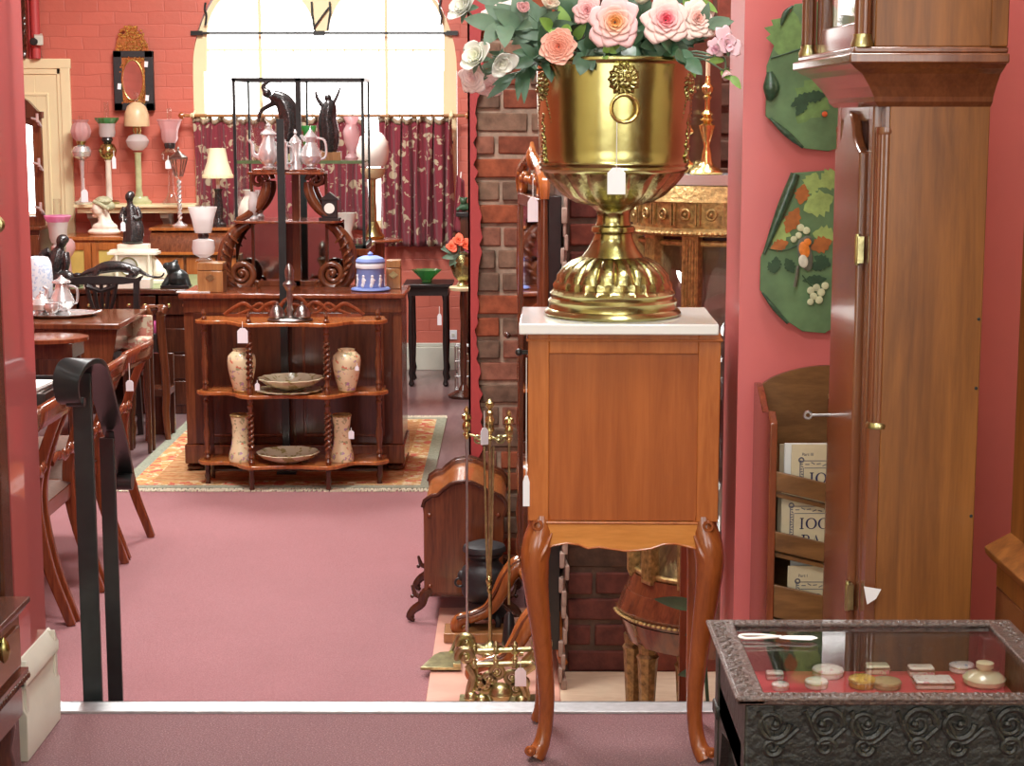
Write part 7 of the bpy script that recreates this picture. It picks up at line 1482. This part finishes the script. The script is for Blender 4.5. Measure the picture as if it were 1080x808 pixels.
# overmantel mirror frame at the door, on a dark chiffonier
def overmantel():
    Y = 12.45; zb_ = zat(238, Y)
    a, c = put(4, Y, zb_).x, put(48, Y, zb_).x; r0 = thing('dark_chiffonier', 'dark mahogany chiffonier below the arched mirror frame at the door', 'cabinet', ((a+c)/2, Y, LF)); hw = (c-a)/2; H = zb_-LF
    MB().bb(-hw, hw, -.12, .36, H-.025, H).build('top', 'mahog', r0, bev=.004); MB().bb(-hw+.02, hw-.02, -.09, .35, 0, H-.025).build('carcass', 'mahog_d', r0, bev=.004); MB().bb(-hw+.02, hw-.02, -.105, -.09, H-.2, H-.06).build('drawer', 'mahog', r0, bev=.004)
    q = put(43, Y, zb_); k = mp(q); r = thing('overmantel_frame', 'arched mahogany mirror frame with silver candle arms and an added daylight pane in place of its glass', 'mirror frame', (q.x, Y, zb_))
    MB(k).bb(-5, 4, 0, 6, 0, 112).build('frame_post', 'mahog', r, bev=.002); MB(k).bb(-58, -50, 0, 6, 0, 112).build('frame_post', 'mahog', r, bev=.002)
    b = MB(k); b.prism([(-62, 112), (6, 112), (6, 119), (2, 119), (-8, 130), (-20, 137), (-28, 139), (-38, 137), (-50, 130), (-60, 119), (-62, 119)], -2, 7); b.prism([(-50, 104), (-28, 111), (-5, 104), (-5, 113), (-50, 113)], 0, 6); b.build('arched_pediment', 'mahog_d', r, bev=.002)
    MB(k).bb(-50, -5, 0, 6, 0, 10).build('lower_rail', 'mahog', r, bev=.002)
    for z in (108, 62, 16):
        b = MB(k); b.tube(smooth([V((2, -1, z)), V((6, -6, z-4)), V((3, -9, z+2)), V((-3, -9, z+4))], 4), 1.3, 8); b.ball((4, -6, z-2), 2); b.tube([V((3, -9, z)), V((3, -9, z+9))], 1.6, 8); b.build('candle_arm', 'silver', r)
overmantel()
# repousse mirror
def wall_mirror():
    Y = 12.86; p = at(140, 72, Y); k = mp(p); r = thing('ornate_mirror', 'black and gilt repousse wall mirror with an oval glass and domed crest', 'mirror', p)
    def c(px, py): return (px-140, 72-py)
    b = MB(k)
    for q in (((120, 54), (129, 116)), ((153, 54), (162, 116)), ((120, 54), (162, 61)), ((120, 108), (162, 116))): x0, z1 = c(*q[0]); x1, z0 = c(*q[1]); b.bb(x0, x1, -3, 3, z0, z1)
    b.build('outer_frame', 'iron_m', r, bev=.004)
    b = MB(k); x0, z1 = c(128, 60); x1, z0 = c(154, 109); b.bb(x0, x1, -2, 2, z0, z1); 
    rr = random.Random(4)
    for i in range(110):
        a_ = rr.random()*6.28; t = rr.uniform(1.1, 1.8); x, z = 11.5*t*math.cos(a_), 21*t*math.sin(a_)
        if abs(x) < 13 and abs(z+12.5) < 99 and abs(z) < 24.5: b.ball((x, -2.4, z-12.5), (1.3, .9, 1.6), 6)
    b.torus((0, -2.5, -12.5), 10.5, 1.1, 32, 6, Matrix.Scale(1.95, 4, (0, 0, 1)) @ Matrix.Rotation(PI/2, 4, 'X')) if 0 else b.tube([V((11*math.cos(2*PI*i/32), -2.5, -12.5+21*math.sin(2*PI*i/32))) for i in range(33)], 1.0, 6)
    b.build('gilt_slip', 'gold', r)
    MB(k).lathe([(10.5, 0), (10.5, .5)], n=32, sy=1.95, M_=Matrix.Rotation(PI/2, 4, 'X')).build('oval_glass', 'mirror', r, loc=(0, -2.2*k, -12.5*k))
    b = MB(k)
    out = [c(x, y) for x, y in ((122, 54), (124, 44), (127, 38), (133, 36), (134, 29), (138, 27), (143, 29), (145, 35), (151, 38), (155, 45), (158, 54))]; b.prism(out, -1, 2)
    for i in range(120):
        x, z = rr.uniform(-17, 17), rr.uniform(18, 44)
        if abs(x) < 17*(1-((z-18)/28)**2)**.5: b.ball((x, -1.4, z), (1.6, 1.1, 1.6), 6)
    b.build('crest', 'gold', r)
    for x, z in ((14, 3), (-15, -20), (14, -32)): MB(k).box((x+1, -3.6, z+1), (3.5, .6, 6), (0, .1, 0)).build('card_label', 'tag', r)
wall_mirror()
p = put(40, 12.80, zat(62, YW)); k = mp(p); r = thing('security_camera', 'small white security camera standing on the door surround', 'camera', (p.x, 12.885, zat(62, YW)))
MB(k).tube([(0, 0, 0), (0, -3, 10), (0, -6, 15)], 1.1, 8).build('bracket', 'steel', r); b = MB(k); b.box((0, -8, 20), (9, 16, 10), (.2, 0, .3)); b.build('housing', 'cream_white', r, bev=.003); MB(k).lathe([(4, 0), (4, 3), (3, 4)], (-2.5, -16, 17), 16, M_=Matrix.Rotation(PI/2, 4, 'X')).build('lens', 'iron', r)
b = MB(mp((0, 12.8, 1.8))); 
for ph in (0, 2.09, 4.19): b.tube([V((1.4*math.cos(ph+t*22)+(1.5*math.sin(t*3)), 1.4*math.sin(ph+t*22), 66*t)) for t in [i/60 for i in range(61)]], 1.4, 6)
tag(b.build('hanging_rope', 'mahog_d', loc=put(25, 12.84, zat(62, YW))+V((0, 0, .001))), 'dark twisted rope hanging down beside the security camera', 'rope')
# ------------------------------------------------------------ curtains on a pole
def cloth(name):
    m, nt, b = newmat(name); v = coords(nt, (1, .3, 1)); f = noise_(nt, v, 9, 2.5, .5, 1.6)
    vo = nt.nodes.new('ShaderNodeTexVoronoi'); vo.inputs['Scale'].default_value = 10; nt.links.new(v, vo.inputs['Vector'])
    w = nt.nodes.new('ShaderNodeMath'); w.operation = 'PINGPONG'; w.inputs[1].default_value = .12; nt.links.new(vo.outputs['Distance'], w.inputs[0])
    a = ramp(nt, vo.outputs['Distance'], [(.0, (0, 0, 0)), (.09, (0, 0, 0)), (.11, (1, 1, 1)), (.30, (1, 1, 1)), (.33, (0, 0, 0))]); c = ramp(nt, f, [(.47, (0, 0, 0)), (.50, (1, 1, 1))])
    mm = nt.nodes.new('ShaderNodeMath'); mm.operation = 'MULTIPLY'; nt.links.new(a, mm.inputs[0]); nt.links.new(c, mm.inputs[1]); m2 = nt.nodes.new('ShaderNodeMath'); m2.operation = 'MAXIMUM'
    g = noise_(nt, v, 16, 2, .5, .8); c2 = ramp(nt, g, [(.61, (0, 0, 0)), (.63, (1, 1, 1))]); nt.links.new(mm.outputs[0], m2.inputs[0]); nt.links.new(c2, m2.inputs[1])
    nt.links.new(mixc(nt, m2.outputs[0], (.20, .020, .034), (.46, .36, .24)), b.inputs['Base Color']); setp(b, rough=.85, sheen=.2); return m
M['curtain'] = cloth('burgundy_brocade')
ZR = zat(122, 12.78)
r = thing('curtain_pole', 'thin wooden curtain pole across the arched window', 'curtain pole', (put(195, 12.78, ZR).x, 12.78, ZR)); L_ = put(490, 12.78, ZR).x-r.location.x
MB().tube([(0, 0, 0), (L_, 0, 0)], .012, 12).build('pole', 'box_wood', r)
for x in (0, L_): MB().lathe([(.008, 0), (.022, .01), (.026, .025), (.018, .04), (.002, .05)], (0, 0, 0), 16, M_=Matrix.Rotation(PI/2 if x else -PI/2, 4, 'Y')).build('finial', 'walnut', r, loc=(x, 0, 0))
for px in (203, 476): b = MB(); b.tube([(0, 0, 0), (0, .11, .03)], .008); b.ball((0, 0, 0), .02); b.build('pole_bracket', 'cream', r, loc=(put(px, 12.78, ZR).x-r.location.x, 0, 0))
def curtain(label, px0, px1, pyb, seed, folds):
    a, c = put(px0, 12.78, ZR).x, put(px1, 12.78, ZR).x; zt_, zb_ = ZR-.035, zat(pyb, 12.78); rr = random.Random(seed)
    r = thing('curtain', label, 'curtain', ((a+c)/2, 12.78, zb_), 0, 'burgundy curtains at the arched window'); hw = (c-a)/2; H = zt_-zb_
    def f(u, v):
        x = -hw+2*hw*u+.012*math.sin(u*30+v*3); y = .042*math.sin(u*2*PI*folds+.6*math.sin(v*3))*(.6+.4*v)+.012*math.sin(u*2*PI*folds*2.3+seed)
        return V((x, y, H*(1-v)+(.012*math.sin(u*2*PI*folds) if v == 0 else 0)))
    MB().grid(f, int(folds*12), 20).build('cloth', 'curtain', r, solid=.003, ang=80)
    MB().grid(lambda u, v: f(u, 0)+V((0, 0, .018-.036*v))+V((0, -.004, 0)), int(folds*12), 1).build('heading', plain('tan_heading_%d' % seed, (.32, .24, .16), .8, .2, 40), r, solid=.006)
    for i in range(int(folds)+1):
        x = -hw+2*hw*i/int(folds); MB().torus((0, 0, 0), .020, .0035, 14, 6, Matrix.Rotation(PI/2, 4, 'Y')).build('ring', 'brass_old', r, loc=(x, 0, H+.03))
curtain('burgundy brocade curtain on the lamp side of the arched window', 203, 386, 243, 1, 13)
curtain('burgundy brocade curtain on the side of the flower urn, hanging lower', 399, 478, 260, 2, 7)
# ------------------------------------------------------------ corner past the curtain
turned('table_lamp', 'brass column lamp with a white and yellow glass globe beside the showcase', 'lamp', 394, 11.1, zat(253, 11.0), [('base', 'brass', [(11, 0), (12, 3), (8, 8), (6, 14), (4, 18)]), ('column', 'brass_old', [(3.5, 18), (4, 24), (3, 50), (3.6, 62)]), ('lower_shade', 'beige_shade', [(4, 62), (10, 64), (13, 70), (13, 74)]), ('globe', 'opal', [(13, 76), (16, 82), (17.5, 92), (16, 102), (10, 110), (4, 113)])], None, 32)
p = put(400, 11.1, LF); k = mp((p.x, 11.1, 0)); r = thing('pedestal_table', 'dark red pedestal table under the brass column lamp', 'table', p); zz = (zat(253, 11.0)-LF)/k
MB(k).lathe([(26, zz-3), (27, zz-1.5), (26, zz-.1), (.1, zz-.1)], n=36).build('table_top', 'mahog_r', r); MB(k).lathe([(20, 0), (21, 4), (8, 8), (5, 30), (7, 60), (4, 90), (8, zz-3)], n=20).build('pedestal', 'mahog_r', r)
zb1 = zat(300, 12.05)
def side_table():
    a, c = put(425, 12.05, zb1).x, put(477, 12.05, zb1).x; cx = (a+c)/2; hw = (c-a)/2; H = zb1-LF; r = thing('side_table', 'dark side table on turned legs with a green glass bowl under the curtain', 'table', (cx, 12.05, LF))
    b = MB(); b.bb(-hw, hw, 0, .4, H-.02, H); b.build('table_top', 'ebony', r, bev=.003); MB().bb(-hw+.03, hw-.03, .02, .38, H-.08, H-.02).build('apron', 'ebony', r)
    for s in (-1, 1):
        for y in (.04, .35): MB().lathe([(.010, 0), (.022, .015), (.012, .05), (.022, .09), (.014, .13), (.020, .3), (.016, H-.12), (.024, H-.08)], (s*(hw-.05), y, 0), 12).build('leg', 'ebony', r)
side_table()
turned('green_glass_bowl', 'small flared green glass bowl on the dark side table', 'bowl', 450, 12.2, zb1, [('bowl', 'frost_green', [(5, 0), (6, 1.2), (5, 2.5), (8, 6), (14, 12), (15.5, 13.5), (14.8, 13.6), (8, 8), (.1, 4)], lambda a_, z, j: 1+.05*math.cos(a_*8)*(j in (4, 5, 6)))], None, 48)
price_tag('white price tag hanging under the dark side table', 463.5, 12.02, 331, 343, 4.5, 8)
turned('plant_stand', 'thin pedestal stand with a round cream top under the flower urn', 'stand', 489, 11.6, LF, [('foot', 'mahog_d', [(16, 0), (17, 3), (6, 8), (3, 14)]), ('column', 'mahog_d', [(3, 14), (4, 40), (3, 80), (4, 100), (3, (zat(302, 11.6)-LF)/mp((0, 11.6, 0))-4)]), ('top', 'cream', [(14, (zat(302, 11.6)-LF)/mp((0, 11.6, 0))-4), (15, (zat(302, 11.6)-LF)/mp((0, 11.6, 0))-1), (14, (zat(302, 11.6)-LF)/mp((0, 11.6, 0)))])], k=mp((0, 11.6, 0)))
zu = zat(302, 11.6)+.001
turned('brass_urn', 'round brass urn of red flowers on the pedestal stand at the pier', 'urn', 488, 11.6, zu, [('foot', 'brass_old', [(6, 0), (7, 1.5), (4, 5)]), ('bowl', 'brass_b', [(4, 5), (9, 10), (13, 20), (13.5, 28), (11, 34), (12, 36)])])
p0 = put(486, 11.55, zu)+V((0, 0, 36*mp((0, 11.6, .5)))); k = mp(p0)
for i, (x, z, col, l) in enumerate([(-9, 6, 'r', 'orange red flower in the brass urn, lowest by the curtain'), (-2, 13, 'r', 'orange red flower at the top of the brass urn'), (6, 8, 'r', 'orange red flower in the middle of the brass urn'), (10, 3, 'p', 'magenta flower in the brass urn next to the pier edge')]):
    r = thing('geranium', l, 'flower', p0+V((x*k, -.02, z*k)), 0, 'flowers in the brass urn'); b = MB(k)
    petals(b, 12, 6.5, .2, 1, 1.2, .15, 90+i); b.build('petals', plain('geranium_%d' % i, (.80, .12, .05) if col == 'r' else (.45, .06, .14), .6, .15, 40), r, rot=aim((.1*(i-1), -1, .5)), solid=.0015, ang=80)
    MB(k).tube([(0, 2, 0), (-x*.6, 4, -z-4)], .8, 6).build('stem', 'leaf_m', r)
r = thing('leafy_sprig', 'drooping green leaves hanging from the brass urn by the curtain', 'foliage', p0); b = MB(k)
for i in range(9): a_ = 2.4+i*.33; leaf(b, (R.uniform(-4, 2), -2, R.uniform(-3, 3)), (math.cos(a_), -.3, math.sin(a_)-.2), (0, -1, .2), 17, 8, .3)
b.build('leaves', 'leaf_m', r, ang=70)
# shelf with a frog, draped cloth, basket, socket
zf = zat(224, 12.3); p = put(495, 12.3, zf); r = thing('black_cabinet', 'narrow black cabinet at the pier edge with a dark frog on it', 'cabinet', (p.x, 12.3, LF)); w_ = put(481, 12.3, zf).x-p.x
MB().bb(w_, .4, -.02, .35, zf-LF-.03, zf-LF).build('top', 'ebony', r, bev=.003); MB().bb(w_+.03, .38, 0, .33, 0, zf-LF-.03).build('carcass', 'mahog_d', r, bev=.003)
figure('frog_ornament', 'small dark green frog ornament on the narrow black cabinet', 'ornament', 490, 12.42, zf, [('b', 0, 0, 5, (6, 5, 5)), ('b', -1, -2, 11, (4, 4, 4)), ('b', -4, -3, 14, 1.6), ('b', 2, -3, 14, 1.6), ('t', [(-5, -2, 4), (-8, -4, 1)], [2.6, 1.8]), ('t', [(5, -2, 4), (7, -4, 1)], [2.6, 1.8])], 'leaf_d', .7)
p = put(484, 12.5, zat(245, 12.5)); k = mp(p)
r = thing('draped_cloth', 'strip of burgundy patterned cloth hanging beside the window', 'cloth', p); b = MB(k); b.grid(lambda u, v: V((-6+(14-6*v)*u+4*v, 2*math.sin(u*9)-0, 60*v*(1-.1*u))), 12, 12); b.build('cloth', 'curtain', r, solid=.003, ang=80)
MB(k).tube([(2, 2, 56), (2, 24, 62)], .8, 6).build('hanging_loop', 'string', r)
p = put(489, 11.9, zat(409, 11.9)); p.z = LF+.001; k = mp(p); r = thing('wire_basket', 'grey wire basket of paper rolls on the floor at the pier', 'basket', p); b = MB(k)
for z in (0, 14, 30, 46): 
    for y in (0, 14): b.tube([(-9, y, z+1), (12, y, z+1)], .9, 6)
    for x in (-9, 12): b.tube([(x, 0, z+1), (x, 14, z+1)], .9, 6)
for i in range(8): 
    for y in (0, 14): b.tube([(-9+i*3, y, 0), (-9+i*3, y, 46)], .6, 6)
b.build('wire_frame', 'steel', r)
tag(MB(k).lathe([(2.5, 0), (2.5, 40)], n=12).build('paper_roll', 'white_paper', loc=p+V((-4*k, 6*k, 2*k))), 'white paper roll standing in the wire basket next to the table', 'paper roll'); tag(MB(k).lathe([(2.5, 0), (2.5, 36)], n=12).build('paper_roll', 'buff_paper', loc=p+V((3*k, 8*k, 2*k))), 'buff paper roll in the wire basket nearest the pier', 'paper roll')
p = put(478, 12.9, zat(353, 12.9)); r = thing('wall_socket', 'white power socket low on the red wall beyond the side table', 'socket', p); b = MB(mp(p)); b.bb(-4, 4, -1.5, -.1, -5, 5); b.build('plate', 'tag', r, bev=.002)
b = MB(mp(p)); b.bb(-1.5, 1.5, -2.4, -1.4, -1.5, 1.5); b.build('switch', 'cream_white', r)
# red clay-coloured wedge on the boards beside the sideboard
q = MB(mp(BU.location)); q.ball((0, 1, 35), (9.6, 8.6, 5.6)); q.ball((7, 1, 30), (5.4, 5, 5)); q.tube([(-9, -4, 35), (-1, -8, 32), (7, -6, 27)], 2, 8)
q.build('headscarf', plain('sage_headscarf', (.42, .42, .26), .6, .3, 60), BU)
